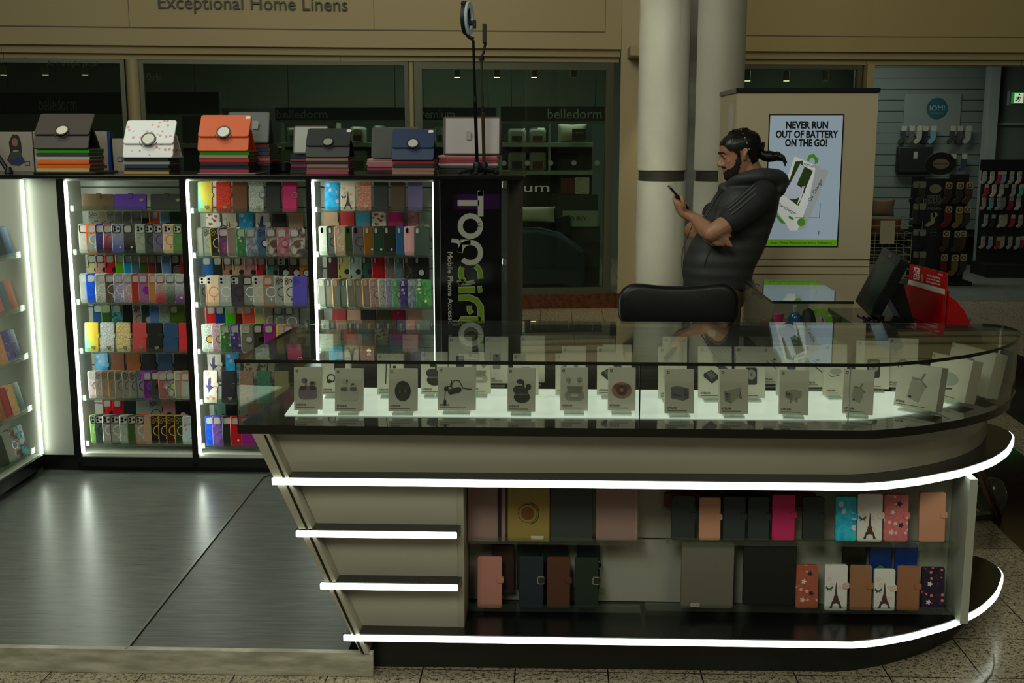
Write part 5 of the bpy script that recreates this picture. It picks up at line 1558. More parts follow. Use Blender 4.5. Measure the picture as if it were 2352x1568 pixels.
        return [('face_print', MB().prism([(x * s, z * s) for x, z in ((-.032, .004), (-.010, .010), (.022, .018), (.022, -.008), (-.010, -.034), (-.030, -.026))], y0, y1), L_), ('front_print', up(MB().prism([(x * s, z * s) for x, z in ((-.032, .004), (-.012, -.002), (-.010, -.034), (-.030, -.026))], y0, y1)), D_), ('port_print', up(rr(-.027, -.019, -.006, -.003, .001), 2), INK), ('port_print', up(rr(-.026, -.019, -.014, -.011, .001), 2), INK), ('port_print', up(rr(-.025, -.019, -.022, -.019, .001), 2), INK), ('pin_print', MB().prism([(x * s, z * s) for x, z in ((.019, .01), (.026, -.018), (.020, -.02), (.016, -.016))], y0, y1), D_)]
    if kind == 'bank': return [('bank_print', rr(-.016, .020, -.034, .020, .006), DGR), ('disc_print', up(el(.002, -.002, .014, .016)), mat('98948a', .4)), ('dot_print', up(el(.002, -.002, .004, .005), 2), MID)]
    if kind == 'banks': return [('bank_print', MB().prism([(x * s, z * s) for x, z in ((-.034, .0), (-.012, .012), (.010, -.006), (.008, -.014), (-.010, -.028), (-.034, -.008))], y0, y1), DGR), ('face_print', up(MB().prism([(x * s, z * s) for x, z in ((-.026, .002), (-.012, .008), (.002, -.006), (-.012, -.016))], y0, y1)), MID), ('bank_print', MB().prism([(x * s, z * s) for x, z in ((.002, .022), (.018, .028), (.036, .014), (.022, .002))], y0, y1), mat('4c5254', .4))]
    if kind == 'phone': return [('phone_print', rr(-.014, .016, -.03, .03, .005), mat('8a8a84', .4)), ('lens_print', up(rr(-.004, .006, .018, .026, .002)), INK)]
    if kind == 'phoned': return [('phone_print', rr(-.016, .016, -.034, .024, .005), DGR), ('lens_print', up(el(0, .006, .010, .010)), MID)]
    if kind == 'cable': return [('cable_print', rb([(-.014, .04), (-.016, -.03)], .0035), DGR), ('cable_print', rb([(.0, .04), (.0, -.004)], .0035), DGR), ('tip_print', rr(.010, .020, .02, .034, .002), DGR)]
    if kind == 'cabled': return [('cable_print', rb([(-.03, .026), (.03, -.022)], .003), DGR), ('cable_print', rb([(-.012, .03), (.034, .0)], .003), DGR), ('tip_print', rr(.0, .02, .028, .036, .002), INK)]
    if kind == 'hook': return [('hook_print', MB().annulus(-.014 * s, -.012 * s, .014 * s, .010 * s, y0, y1), INK), ('bud_print', rr(-.004, .03, .006, .05, .012), INK), ('bud_print', el(-.02, -.022, .008, .006), INK)]
    if kind == 'watch': return [('watch_print', rr(-.012, .014, -.03, .008, .003), DGR), ('disc_print', up(el(.001, -.012, .010, .012)), mat('98a0a8', .4)), ('band_print', rr(-.014, .016, .009, .02, .004), mat('48506c', .4))]
    if kind == 'ring': return [('ring_print', MB().annulus(0, 0, .018 * s, .012 * s, y0, y1), MID), ('dot_print', el(0, 0, .007, .007), PALEP)]
    if kind == 'puck': return [('puck_print', el(0, 0, .024, .012), mat('b0b0a4', .4)), ('cable_print', rb([(-.03, -.01), (-.02, -.022), (.014, -.016)], .002), INK)]
    return []
EASEL = glass_mat('f4f8f4', 1.45, 'easel', .03, .08)
def goods(px0, px1, pyt, pyb, kind, desc, yaw=0.0, Yg=None, depth=.032, text_s='WAVE', lean=11):
    zb = ZG0 + .0165
    p0 = PZ(px0, pyb, zb); p1 = PZ(px1, pyb, zb)
    yw = rad(yaw)
    if Yg: p0, p1 = PY(px0, pyb, Yg), PY(px1, pyb, Yg)
    c = (p0 + p1) / 2
    w = (p1.x - p0.x) / max(.35, cos(yw))
    h = PY((px0 + px1) / 2, pyt, c.y + .015).z - zb
    h = max(.10, min(.175, h / cos(rad(lean))))
    t = thing('product_box', desc, 'product box', (c.x, c.y, zb), (-rad(lean), 0, yw), 'white product boxes on stands in the glass case')
    obj('carton', MB().box(-w / 2, w / 2, 0, depth, 0, h), BOXW, t, bevel=.0012)
    for n, mb, mm in pic(kind, w, h): obj(n, mb, mm, t, (0, -.0002, h * .47), smooth=0)
    obj('emblem', MB().ribbon([(-w / 2 + .010 + .0042 * cos(a), h - .011 + .0042 * sin(a)) for a in [pi / 4 + i * pi / 2 for i in range(4)]], .0028, -.0006, -.0001, True), mat('4a5430', .5), t, smooth=0)
    text('lettering', text_s, .0088, INK, t, (-w / 2 + .022, -.0004, .0165), ext=.0002, width=min(.032, w * .42), bold=.0002)
    obj('caption', MB().box(-w / 2 + .006, w * (.1 if w < .08 else .25), -.0004, -.0001, .0072, .0092), mat('5c5a50', .6), t)
    e = thing('easel_stand', 'clear easel under ' + ' '.join(desc.split(',')[0].split()[:12]), 'stand', (c.x, c.y, ZG0 + .0034), (0, 0, yw), 'clear easels in the glass case')
    ww = w * .36
    obj('foot', MB().box(-ww, ww, -.014, .07, 0, .0035), EASEL, e)
    obj('toe', MB().box(-ww, ww, -.014, -.0105, .0036, .0085), EASEL, e)
    obj('prop', MB().tube([(-ww, .066, .002), (-ww * .5, depth + .030, .09), (ww * .5, depth + .030, .09), (ww, .066, .002)], .0018, 6), EASEL, e)
    obj('rest', MB().box(-ww, ww, -.009, .02, .0036, .0080), EASEL, e)
    return t
F = 'front row of the glass case'
goods(676, 739, 845, 941, 'budsl', 'white box with lilac earbuds, first in the front row of the glass case', 5, text_s='ATEWAVE')
goods(769, 833, 847, 944, 'budsw', 'white box with white earbuds and square case, second in the front row', 2, text_s='ATEWAVE')
goods(892, 958, 847, 944, 'pod', 'white box with an oval black earbud pod, third in the front row', 2, text_s='ATEWAVE')
goods(1005, 1092, 844, 942, 'headset', 'wide white box with a black boom headset, front row', 0, text_s='ATEWAVE')
goods(1165, 1229, 846, 945, 'flip', 'white box with black earbuds over an open round case, front row', 0, text_s='ATEWAVE')
goods(1287, 1350, 845, 943, 'openw', 'white box with pale earbuds over an open case, front row', 0, text_s='ATEWAVE')
goods(1396, 1459, 845, 943, 'pink', 'white box with a round pink earbud case, beside the dark glass joint', -2, text_s='ATEWAVE')
goods(1528, 1594, 849, 949, 'cube', 'white box with a grey cube travel adapter, front row', 2, text_s='ATELINK')
goods(1653, 1719, 849, 950, 'plug', 'white box with a pale three-port plug, front row', 1, text_s='ATELINK')
goods(1790, 1855, 851, 952, 'plugb', 'white box with a pale cube plug turned slightly aside, front row', -7, text_s='ATELINK')
goods(1936, 2002, 850, 951, 'plugt', 'white box with a tilted pale plug behind the thin glass joint', -14, text_s='ATELINK')
goods(2062, 2138, 838, 938, 'plugt', 'first steeply turned white box on the curve of the light panel', -42, text_s='ATELINK', depth=.05)
goods(2140, 2196, 818, 914, 'puck', 'second steeply turned white box on the curve of the light panel', -62, text_s='ATELINK', depth=.05)
goods(2186, 2240, 798, 898, 'ring', 'last white box at the tip of the curve, seen on its side', -72, text_s='ATELINK', depth=.05)
M2 = 'middle row of the glass case'
for a in ((737, 804, 809, 906, 'hook', 'white box with a black ear hook, partly behind the lilac earbud box'), (866, 926, 813, 906, 'cable', 'white box with dark cables, first clear box of the middle row'),
          (966, 1027, 809, 905, 'flip', 'white box with black open earbuds behind the headset box'), (1073, 1127, 810, 904, 'openw', 'white box with pale earbuds just behind the headset box'),
          (1178, 1237, 813, 907, 'phone', 'blank white box right behind the black flip earbud box'), (1276, 1344, 813, 908, 'openw', 'white box behind the pale open earbud box'),
          (1372, 1440, 798, 907, 'banks', 'white box with a dark car mount behind the pink earbud box'), (1514, 1570, 796, 915, 'puck', 'plain white box behind the grey cube adapter box'),
          (1606, 1681, 796, 914, 'banks', 'white box with two dark power banks'), (1690, 1758, 797, 914, 'bank', 'white box with a dark magnetic power bank'),
          (1786, 1848, 796, 908, 'watch', 'white box with a watch charger behind the cube plug box'), (1848, 1898, 794, 889, 'cabled', 'white box with black crossing cables'),
          (1894, 1946, 792, 908, 'puck', 'white box with a pale charging puck and lead'), (1967, 2040, 784, 892, 'bank', 'tilted white box with a grey phone power bank', -8), (2040, 2104, 776, 890, 'ring', 'tilted white box with a charging ring beside the phone power bank box', -10)):
    goods(*a[:6], yaw=a[6] if len(a) > 6 else 1, text_s='ATELINK' if a[0] > 1500 else 'ATEWAVE')
for a in ((1030, 1084, 774, 880, 'phoned', 'white box with a dark phone print in the rear row beside the sign lettering'), (1113, 1167, 774, 880, 'phone', 'white box with a grey phone print in the rear row'),
          (1196, 1251, 772, 878, 'bank', 'white box with a small dark gadget in the rear row'), (1290, 1345, 796, 882, 'puck', 'pale white box in the rear row behind the pale earbud boxes'),
          (1384, 1450, 792, 884, 'puck', 'plain white box in the rear row behind the car mount box'),
          (1522, 1577, 774, 884, 'puck', 'plain white box in the rear row in front of the office chair'), (1750, 1800, 797, 882, 'cabled', 'white box with a black adapter and lead in the rear row')):
    goods(*a[:6], text_s='ATELINK', depth=.028, lean=6)
# ------------------------------------------------------------ lower showcase of the counter
SK = 2.7
SYF = 3.70
def sshelf(pxa, pxb, py, Y, label, lip=.02, depth=.06):
    a, b = PY(pxa, py, Y), PY(pxb, py, Y)
    t = thing('acrylic_shelf', label, 'shelf', (a.x, Y, a.z), (0, 0, 0), 'clear acrylic shelves in the counter showcase')
    obj('tray', MB().box(0, b.x - a.x, -.006, depth, -.0055, -.0014), ACRYL, t)
    obj('lip', MB().box(0, b.x - a.x, -.010, -.0065, -.0045, lip), ACRYL, t)
    return a.z
z1a = sshelf(1074, 1480, 1243, SYF - .015, 'clear acrylic shelf carrying the tablet folios in the counter showcase')
z1b = sshelf(1530, 2200, 1245, SYF - .015, 'clear acrylic shelf carrying the upper flip cases in the counter showcase')
z2a = sshelf(1074, 1472, 1397, SYF - .015, 'clear acrylic shelf under the lower flip cases beside the white block')
z2b = sshelf(1484, 1884, 1397, SYF - .015, 'clear acrylic shelf under the two blank tablets')
z2c = sshelf(1888, 2184, 1402, SYF - .015, 'clear acrylic shelf under the lower flip cases at the rounded end')
SP = 'in the counter showcase'
def folio(px0, px1, pyt, pyb, col, desc, Y=SYF, k=SK, ring=False, band=None, h=None, sew=False, tilt=5, bump=True):
    a, b = PY(px0, pyb, Y), PY(px1, pyb, Y); w = b.x - a.x
    H = h or (PY(px0, pyt, Y).z - a.z)
    t = thing('tablet_folio', desc, 'tablet case', (a.x, Y, a.z), (-rad(tilt), 0, 0), 'tablet folios in the counter showcase')
    m = mat(col, .5, k=k, bump=(700, .25))
    obj('cover', MB().soft(lambda e: rrect(e, w - e, e, H - e, .008), -.012, 0, .002), m, t)
    if ring:
        cx, cz = w * .48, .096
        obj('ring_hub', MB().annulus(cx, cz, .030, .022, -.0145, -.0122, 30), m, t)
        obj('ring_window', MB().disc(cx, cz, .0215, -.0132, -.0122, 26), mat('5c3c12', .4, k=2), t, label='brown window inside the ring')
        obj('hub_seam', MB().annulus(cx, cz, .0318, .0302, -.0136, -.0122, 30), mat('3c3014', .6, k=2), t)
        obj('ring_arc', MB().ribbon([(cx + .037 * cos(rad(x)), cz + .037 * sin(rad(x))) for x in range(-80, 81, 10)], .0025, -.0136, -.0122), mat('30260c', .5, k=2), t)
        obj('spine_band', MB().box(cx - .011, cx + .011, -.0135, -.0122, .004, cz - .0305), m, t)
        obj('price_label', MB().box(w * .52, w * .86, -.0128, -.0122, .008, .020), mat('a8a89c', .5, k=2), t)
    if band is not None:
        obj('elastic_band', MB().box(w * band, w * band + .012, -.0145, -.0122, -.0005, H), mat('1a1c1a', .7), t)
    if sew:
        st = MB()
        for i in range(int(H / .008)): st.box(w - .0075, w - .0045, -.0126, -.0122, .004 + i * .008, .009 + i * .008)
        obj('stitching', st, mat(col, .6, k=k * 1.5), t)
    return t
folio(1074, 1161, 1060, 1241, '6a5450', 'rose tablet folio with a black elastic band %s' % SP, band=.80, h=.2)
folio(1166, 1262, 1060, 1241, '6a5a2c', 'gold tablet folio with a ring hub %s' % SP, ring=True, h=.2)
folio(1264, 1361, 1060, 1241, '222824', 'dark green-black tablet folio %s' % SP, h=.2)
folio(1368, 1464, 1060, 1239, '6a5450', 'rose tablet folio with pale edge stitching %s' % SP, h=.2, sew=True)
folio(1562, 1682, 1245, 1393, '4c4a40', 'blank grey tablet folio standing on the bottom shelf %s' % SP, tilt=2)
folio(1704, 1824, 1243, 1386, '0e0f0d', 'blank black tablet folio standing on the bottom shelf %s' % SP, tilt=2)
folio(1524, 1656, 1126, 1162, '4a2818', 'brown tablet folio lying behind the upper black case %s' % SP, Y=SYF + .068, h=.05, tilt=0)
folio(1658, 1762, 1122, 1162, '2c2e2a', 'dark flowered tablet folio behind the upper black cases %s' % SP, Y=SYF + .068, h=.05, tilt=0)
folio(1764, 1872, 1124, 1162, '4c2c20', 'brown tablet folio behind the pink flip case %s' % SP, Y=SYF + .068, h=.05, tilt=0)
tg = tag(obj('price_tag', MB().box(0, .03, -.002, 0, 0, .012), mat('8c8c80', .5, k=2), None, (PY(1586, 1393, SYF - .03).x, SYF - .03, PY(1586, 1393, SYF - .03).z)), 'small white tag at the foot of the blank grey tablet folio', 'tag')
text('lettering', 'For A20S', .006, INK, tg, (.015, -.0024, .006), ext=.0001)
def scase(px0, px1, pyt, pyb, spec, desc, Y=SYF, zz=None, tilt=6, k=SK):
    o = parse('0 ' + spec + ' ; ' + desc)
    a, b = PY(px0, pyb, Y), PY(px1, pyb, Y)
    h = PY(px0, pyt, Y).z - a.z
    build_case(o, (a.x, Y, a.z + .001), (-rad(tilt), 0, 0), b.x - a.x, h, '%s %s' % (desc, SP), 'phone cases in the counter showcase', k)
B2 = SYF + .066
for a in ((1541, 1594, 1139, 1239, 'F 1c2220', 'first black flip case of the upper row'), (1604, 1653, 1143, 1239, 'F 8c6450', 'rose flip case beside the first black one'),
          (1659, 1710, 1141, 1239, 'F 1e2424', 'second black flip case of the upper row'), (1716, 1765, 1142, 1239, 'F 1c2422', 'third black flip case of the upper row'),
          (1771, 1823, 1137, 1239, 'F 8c1844', 'hot pink flip case of the upper row'), (1841, 1890, 1142, 1239, 'F 1c201e', 'last black flip case of the upper row'),
          (1916, 1963, 1141, 1241, 'F bluefl', 'bright blue flowered flip case'), (1966, 2023, 1135, 1242, 'F tower p=T sc=a0988c', 'cream tower-print flip case of the upper row'),
          (2027, 2082, 1136, 1242, 'F pinkfl p=P', 'pink flowered flip case of the upper row'), (2107, 2167, 1132, 1243, 'F 8c6450', 'rose flip case standing alone at the rounded end'),
          (1097, 1153, 1280, 1394, 'F 84584e', 'dusty rose flip case of the lower row'), (1192, 1248, 1280, 1394, 'F 10181f k2', 'navy flip case with silver clasp, lower row'),
          (1256, 1309, 1281, 1394, 'F 3a2012', 'brown flip case of the lower row'), (1320, 1374, 1282, 1394, 'F 0c1c12 k2', 'dark green flip case with silver clasp, lower row'),
          (1825, 1876, 1298, 1395, 'F brownfl ns p=P', 'rust flowered flip case of the lower row'), (1891, 1943, 1298, 1400, 'F tower p=T sc=907c78', 'first tower-print flip case of the lower row'),
          (1949, 1999, 1300, 1400, 'F 6c4c34', 'first tan flip case of the lower row'), (2004, 2052, 1308, 1400, 'F tower p=T sc=988c80', 'second tower-print flip case of the lower row'),
          (2057, 2108, 1301, 1400, 'F 6c4830', 'second tan flip case of the lower row'), (2113, 2165, 1304, 1400, 'F darkfl ns p=P', 'dark violet flowered flip case of the lower row')):
    scase(*a)
for a in ((1130, 1181, 1250, 1354, 'F 241410 ns', 'dark brown flip case behind the dusty rose one'), (1187, 1240, 1246, 1352, 'F 0c1610 k2', 'dark green flip case behind the navy one'),
          (1248, 1302, 1246, 1352, 'F 0c1016 k2', 'black-blue flip case behind the brown one'), (1324, 1376, 1246, 1352, 'F 0c1014 k2', 'black-blue flip case behind the dark green one'),
          (1930, 1984, 1249, 1352, 'C 14140f m=n h=1c5c4c hr=6c7060', 'black card case with a green ring'), (1992, 2043, 1247, 1352, 'C 10285c m=n h=2c5c40 hr=6c7060', 'first blue card case with a green ring'),
          (2050, 2101, 1247, 1352, 'C 0e2a68 m=n h=1c5438 hr=6c7060', 'second blue card case with a green ring')):
    scase(*a, Y=B2, tilt=1)
for i, (xa, xb, py, l) in enumerate(((1120, 1390, 1353, 'hidden acrylic step behind the lower flip cases beside the white block'), (1922, 2110, 1353, 'hidden acrylic step under the ringed card cases'), (1520, 1880, 1165, 'acrylic step under the tablet folios behind the upper flip cases'))):
    a, b = PY(xa, py, B2 - .0145), PY(xb, py, B2 - .0145)
    t = thing('acrylic_step', l, 'shelf', (a.x, B2 - .022, a.z - .006))
    obj('tray', MB().box(0, b.x - a.x, 0, .05, -.004, 0), ACRYL, t)
    obj('rail', MB().box(0, b.x - a.x, 0, .0035, .0005, .006), ACRYL, t)
# ================================================================== SCREEN TOTEM
TY = 6.40
tx0, tx1 = PY(1690, 300, TY).x, PY(2014, 300, TY).x
tzt = PY(1850, 204, TY).z
tt = thing('screen_totem', 'cream totem with a portrait advertising screen and a black cap', 'display totem', (tx0, TY, 0))
tw = tx1 - tx0
TB = mat('c4b696', .5, bump=(200, .03))
gz_ = [PY(1850, y, TY).z for y in (596, 612, 630)]
tb = MB().box(0, tw, .012, .62, .06, tzt - .02)
obj('body', tb, TB, tt)
fpz = [(.06, gz_[2] - .003), (gz_[2] + .003, gz_[1] - .004), (gz_[1] + .004, gz_[0] - .003), (gz_[0] + .003, tzt - .022)]
for z0, z1 in fpz: obj('front_board', MB().box(.002, tw - .002, -.002, .0118, z0, z1), TB, tt)
obj('cap', MB().box(-.006, tw + .006, -.010, .63, tzt - .0195, tzt + .005), BLACK, tt)
obj('plinth', MB().box(.01, tw - .01, .0125, .6, 0, .0595), BLACK, tt)
def tp(px, py): p = PY(px, py, TY - .004); return (p.x - tx0, p.z)
a = tp(1768, 265); b = tp(1927, 565)
X0, X1, Z1, Z0 = a[0], tp(1930, 400)[0], a[1], b[1]
X0 = tp(1764, 400)[0]
obj('screen_bezel', MB().frame(rrect(X0 - .006, X1 + .006, Z0 - .006, Z1 + .006, .003), rrect(X0, X1, Z0, Z1, .002), -.005, -.0022), mat('1a1c1a', .3), tt)
def emi(h, s): return mat(h, .35, emit=s)
EM = .85
scr = obj('screen', MB().box(X0, X1, -.0042, -.0022, Z0, Z1), emi('8c9caa', .52), tt)
U = X1 - X0; HH = Z1 - Z0
def fx(u, v): return (X0 + u * U, Z0 + v * HH)
def flat(name, pts, m, d=0): return obj(name, MB().prism([fx(*p) for p in pts], -.0047 - d * .0004, -.0043 - d * .0004), m, tt, smooth=0)
DK = mat('0c0e10', .4)
for s, v, sz, wf in (('NEVER RUN', .925, .052, .58), ('OUT OF BATTERY', .855, .052, .86), ('ON THE GO!', .79, .052, .58)):
    p = fx(.51, v); text('headline', s, sz, DK, tt, (p[0], -.0050, p[1]), ext=.0002, width=U * wf, bold=.0021)
flat('green_bar', [(0, 0), (1, 0), (1, .05), (0, .05)], emi('5c9410', .42), 0)
p = fx(.5, .025); text('bar_text', 'Smart Phone Accessories with a Difference', .02, mat('2c4c0c', .4), tt, (p[0], -.0056, p[1]), ext=.0002, width=U * .86)
WB, WB2, GRN, DG = emi('c4c8c4', .42), emi('9aa2a4', .36), emi('4c8c1c', .30), emi('2c4410', .2)
flat('pack_front', [(.36, .69), (.66, .62), (.58, .34), (.44, .12), (.34, .12), (.14, .28), (.24, .47)], WB, 1)
flat('pack_side', [(.66, .62), (.84, .58), (.55, .14), (.44, .12)], WB2, 1)
flat('pack_window', [(.37, .65), (.47, .66), (.48, .62), (.62, .58), (.44, .31), (.24, .39)], DG, 2)
flat('hang_tab', [(.53, .66), (.55, .70), (.62, .71), (.69, .67), (.68, .64), (.64, .63), (.64, .66), (.61, .68), (.57, .675), (.56, .65)], GRN, 2)
p0 = fx(.355, .42)
obj('charger_body', MB().prism([(p0[0] + .05 * cos(q) * 1.0, p0[1] + .04 * sin(q)) for q in [i * pi / 14 for i in range(28)]], -.0062, -.0057), emi('a4acb8', .45), tt, smooth=0)
flat('charger_neck', [(.30, .47), (.40, .47), (.50, .61), (.44, .635)], emi('a4acb8', .45), 3)
flat('charger_cable', [(.48, .46), (.52, .47), (.47, .36), (.41, .31), (.45, .38)], emi('b8bcc0', .45), 3)
p = fx(.36, .265); text('pack_text', 'Car Charger', .022, DK, tt, (p[0] - .03, -.0062, p[1] + .016), (pi / 2, rad(28), 0), .0002)
p = fx(.665, .43); text('pack_text', 'Car Charger', .026, DK, tt, (p[0], -.0058, p[1]), (pi / 2, -rad(62), 0), .0002)
p = fx(.57, .62); text('pack_text', 'TOPGIFT', .018, DK, tt, (p[0], -.0066, p[1]), (pi / 2, rad(14), 0), .0002)
flat('green_swirl', [(.14, .28), (.16, .24), (.28, .17), (.20, .18), (.12, .24)], GRN, 3)
p0 = fx(.49, .185); obj('green_badge', MB().disc(p0[0], p0[1], .022, -.0062, -.0057, 20), GRN, tt)
flat('green_sticker', [(.31, .235), (.38, .22), (.38, .20), (.31, .215)], GRN, 3)
LN = mat('14181c', .4)
for q in ([(.74, .33), (.74, .22), (.60, .22)], [(.53, .22), (.40, .22)], [(.42, .468), (.50, .468), (.52, .40)], [(.74, .12), (.74, .09)]):
    obj('diagram_line', MB().ribbon([fx(*z) for z in q], .003, -.0064, -.0058), LN, tt, smooth=0)
# oval emblem on the side of the totem
em = MB().prism([(.2 + .07 * cos(i * pi / 14), 1.80 + .11 * sin(i * pi / 14)) for i in range(28)], -.0015, -.0003, 'x')
obj('side_emblem', em, mat('c8c8bc', .4), tt)

# ================================================================== REAR DESK WITH GLASS CASE
DY0, DY1 = 4.88, 5.62
gx0, gx1 = .925, 1.265
rd = thing('rear_desk', 'rear service desk with a glass case and dark glossy shelf behind the counter', 'desk', (0, 0, 0))
obj('cabinet', MB().box(gx0 + .01, 1.72, 4.76, DY1, .0, .80), mat('23221d', .5), rd)
obj('dark_shelf', MB().box(1.268, 1.74, 4.70, 5.34, .9, .955), noise_mat([(.3, '0d0f0d'), (.7, '171916')], (1, 1, 1), 5, 3, .12), rd)
obj('shelf_support', MB().box(1.3, 1.71, 4.78, 5.32, .8005, .8995), mat('23241f', .5), rd)
obj('case_floor', MB().box(gx0, 1.262, DY0 - .02, DY1, .8005, .86), mat('6c685a', .5), rd)
for n, bx in (('glass_front', (gx0, 1.262, DY0, DY0 + .006, .8605, 1.0395)), ('glass_side', (gx0, gx0 + .006, DY0 + .0065, DY1, .8605, 1.0395))):
    obj(n, MB().box(*bx), GLASS, rd)
obj('glass_top', MB().box(gx0, gx1, DY0, DY1, 1.04, 1.05), GLASS, rd)
obj('glass_edge', MB().box(gx0, gx1, DY0 - .0015, DY0 - .0002, 1.039, 1.0502).box(gx0 - .0015, gx0 - .0002, DY0, DY1, 1.039, 1.0502), EDGE, rd)
obj('back_panel', MB().box(gx0 + .01, 1.24, DY1 - .012, DY1 - .002, .8605, 1.0395), mat('8a8470', .5), rd)
# things in the case
zc = .8615
def put(px, py, Y): p = PY(px, py, Y); return p
p = PY(1790, 720, 4.97)
td = thing('tape_dispenser', 'hot pink round tape dispenser in the glass case', 'tape dispenser', (p.x, 4.99, zc))
obj('body', MB().lathe([(.026, 0), (.030, .004), (.030, .05), (.018, .07), (.024, .115), (.020, .12)], 22), mat('c02468', .35), td)
obj('disc', MB().disc(0, .040, .030, -.036, -.031, 24), mat('d03c80', .35), td)
p = PY(1826, 720, 5.0)
sb_ = thing('spray_bottle', 'blue liquid bottle with a clear neck in the glass case', 'bottle', (p.x, 5.0, zc))
obj('bottle', MB().lathe([(.026, 0), (.028, .004), (.028, .10), (.020, .118), (.010, .125)], 22), mat('0c5c94', .15, coat=.6), sb_)
obj('neck', MB().lathe([(.010, .1255), (.011, .13), (.011, .150), (.006, .156)], 16), mat('a8b4b4', .2, alpha=.7), sb_)
p = PY(1858, 720, 4.98)
tag(obj('black_pouch', MB().lathe([(.034, 0), (.038, .02), (.034, .09), (.022, .13), (.006, .142)], 20), mat('11120f', .6), None, (p.x, 4.99, zc)), 'tall black pouch between the blue bottle and the green tape', 'pouch')
p = PY(1884, 700, 5.16)
gt = thing('tape_roll', 'lime green tape roll with a pale core in the glass case', 'tape roll', (p.x, 5.18, zc))
obj('roll', MB().annulus(0, .058, .058, .030, -.02, .02, 30), mat('74b41c', .35), gt)
obj('core', MB().annulus(0, .058, .0295, .02, -.018, .018, 24), mat('b8a0a0', .5), gt)
p = PY(1742, 700, 5.1)
tag(obj('red_tub', MB().lathe([(.03, 0), (.036, .005), (.036, .05), (.030, .058), (.005, .06)], 20), mat('5c1414', .3), None, (gx0 + .055, 5.26, zc)), 'dark red round tub near the edge of the glass case', 'tub')
tag(obj('paper_sheet', MB().box(gx0 + .012, 1.05, 4.90, 4.962, zc - .0008, zc - .0003), mat('c0bca8', .6)), 'white paper sheet on the floor of the glass case', 'paper')
tag(obj('paper_sheet', MB().box(1.10, 1.235, 4.93, 5.12, zc - .0008, zc - .0003), mat('c8c8bc', .6)), 'white paper sheet under the green tape roll', 'paper')
# tablet lying on the shelf, cable tangle
tb_ = thing('tablet', 'flat grey-blue tablet lying under the cables on the rear desk', 'tablet', (1.44, 4.72, .957), (0, 0, rad(14)))
obj('body', MB().soft(lambda e: rrect(-.12 + e, .12 - e, -.03 + e, .03 - e, .008), .008, 0, .002, 'z'), mat('4c586c', .25), tb_)
cb = MB(); random.seed(3)
for k in range(5):
    P = []; x, y = 1.34, 4.72
    for i in range(16):
        P.append((1.285 + .006 * i + .012 * sin(i * 1.3 + k), 4.78 + .05 * sin(i * .7 + k * 1.7) + .01 * k, .962 + .012 * (1 + sin(i * 1.1 + k * 2.1)) + .004 * k))
    cb.tube(P, .0032, 6)
tag(obj('cable_tangle', cb, mat('0e0e0d', .5)), 'tangle of black cables at the foot of the monitor', 'cables')
kd = tag(obj('key_bunch', MB().box(-.02, .02, -.012, .0, -.03, .0).tube([(-.02, -.006, .012), (0, -.006, .022), (.022, -.006, .010), (.008, -.006, -.02)], .003, 6).box(.004, .03, -.016, -.013, -.045, -.012), CHROME, None, (PY(1722, 662, 5.38).x + .03, 5.38, PY(1722, 662, 5.38).z)), 'bright bunch of keys in the lock of the glass case', 'keys')

# POS monitor
mA, mB, mC, mD = PY(2023, 567, 5.06), PY(2070, 590, 4.76), PY(1998, 727, 4.76), PY(1964, 691, 5.06)
O_ = (mC + mD) / 2
ux = (mC - mD).normalized(); uz = ((mA + mB) / 2 - O_); uz = (uz - ux * uz.dot(ux)); Hm = uz.length; uz.normalize(); uy = uz.cross(ux)
Wm = (mC - mD).length
M = Matrix((ux, uy, uz)).transposed().to_4x4(); M.translation = O_
mo = thing('touch_monitor', 'black touch monitor tilted back on its stand, seen from the side', 'monitor', O_)
mo.matrix_world = M; mo.rotation_mode = 'XYZ'
MBK = mat('0a0b0a', .3, coat=.2)
# local: x along the screen width, z up the screen; the face looks along -y or +y toward the seller
side = -1 if (M.to_3x3() @ Vector((0, -1, 0))).x < 0 else 1
def mbx(x0, x1, d0, d1, z0, z1): return MB().box(x0, x1, min(side * d0, side * d1), max(side * d0, side * d1), z0, z1)
obj('housing', MB().prism(rrect(-Wm / 2, Wm / 2, 0, Hm, .012), -side * .04 if side > 0 else 0, 0 if side > 0 else .04), MBK, mo)
obj('screen', MB().box(-Wm / 2 + .015, Wm / 2 - .015, side * .0005 if side > 0 else -.0015, side * .0015 if side > 0 else -.0005, .03, Hm - .03), noise_mat([(.42, '0e1c1a'), (.5, '2c3c38')], (1, 1, 1), 3, 1, .12), mo)
text('lettering', 'zonic', .012, mat('909890', .4), mo, (.0, side * .0016, Hm - .015), (pi / 2, 0, 0 if side < 0 else pi), .0002)
st_ = PY(2066, 690, 4.98)
ms = thing('monitor_stand', 'black wedge stand behind the touch monitor', 'stand', (st_.x - .035, 4.95, .9565))
obj('neck', MB().prism([(.03, .0), (.075, .0), (.02, .17), (-.02, .17), (-.03, .10)], -.06, .06, 'y'), MBK, ms)
obj('foot', MB().box(-.06, .028, -.08, .08, .0, .012), MBK, ms)

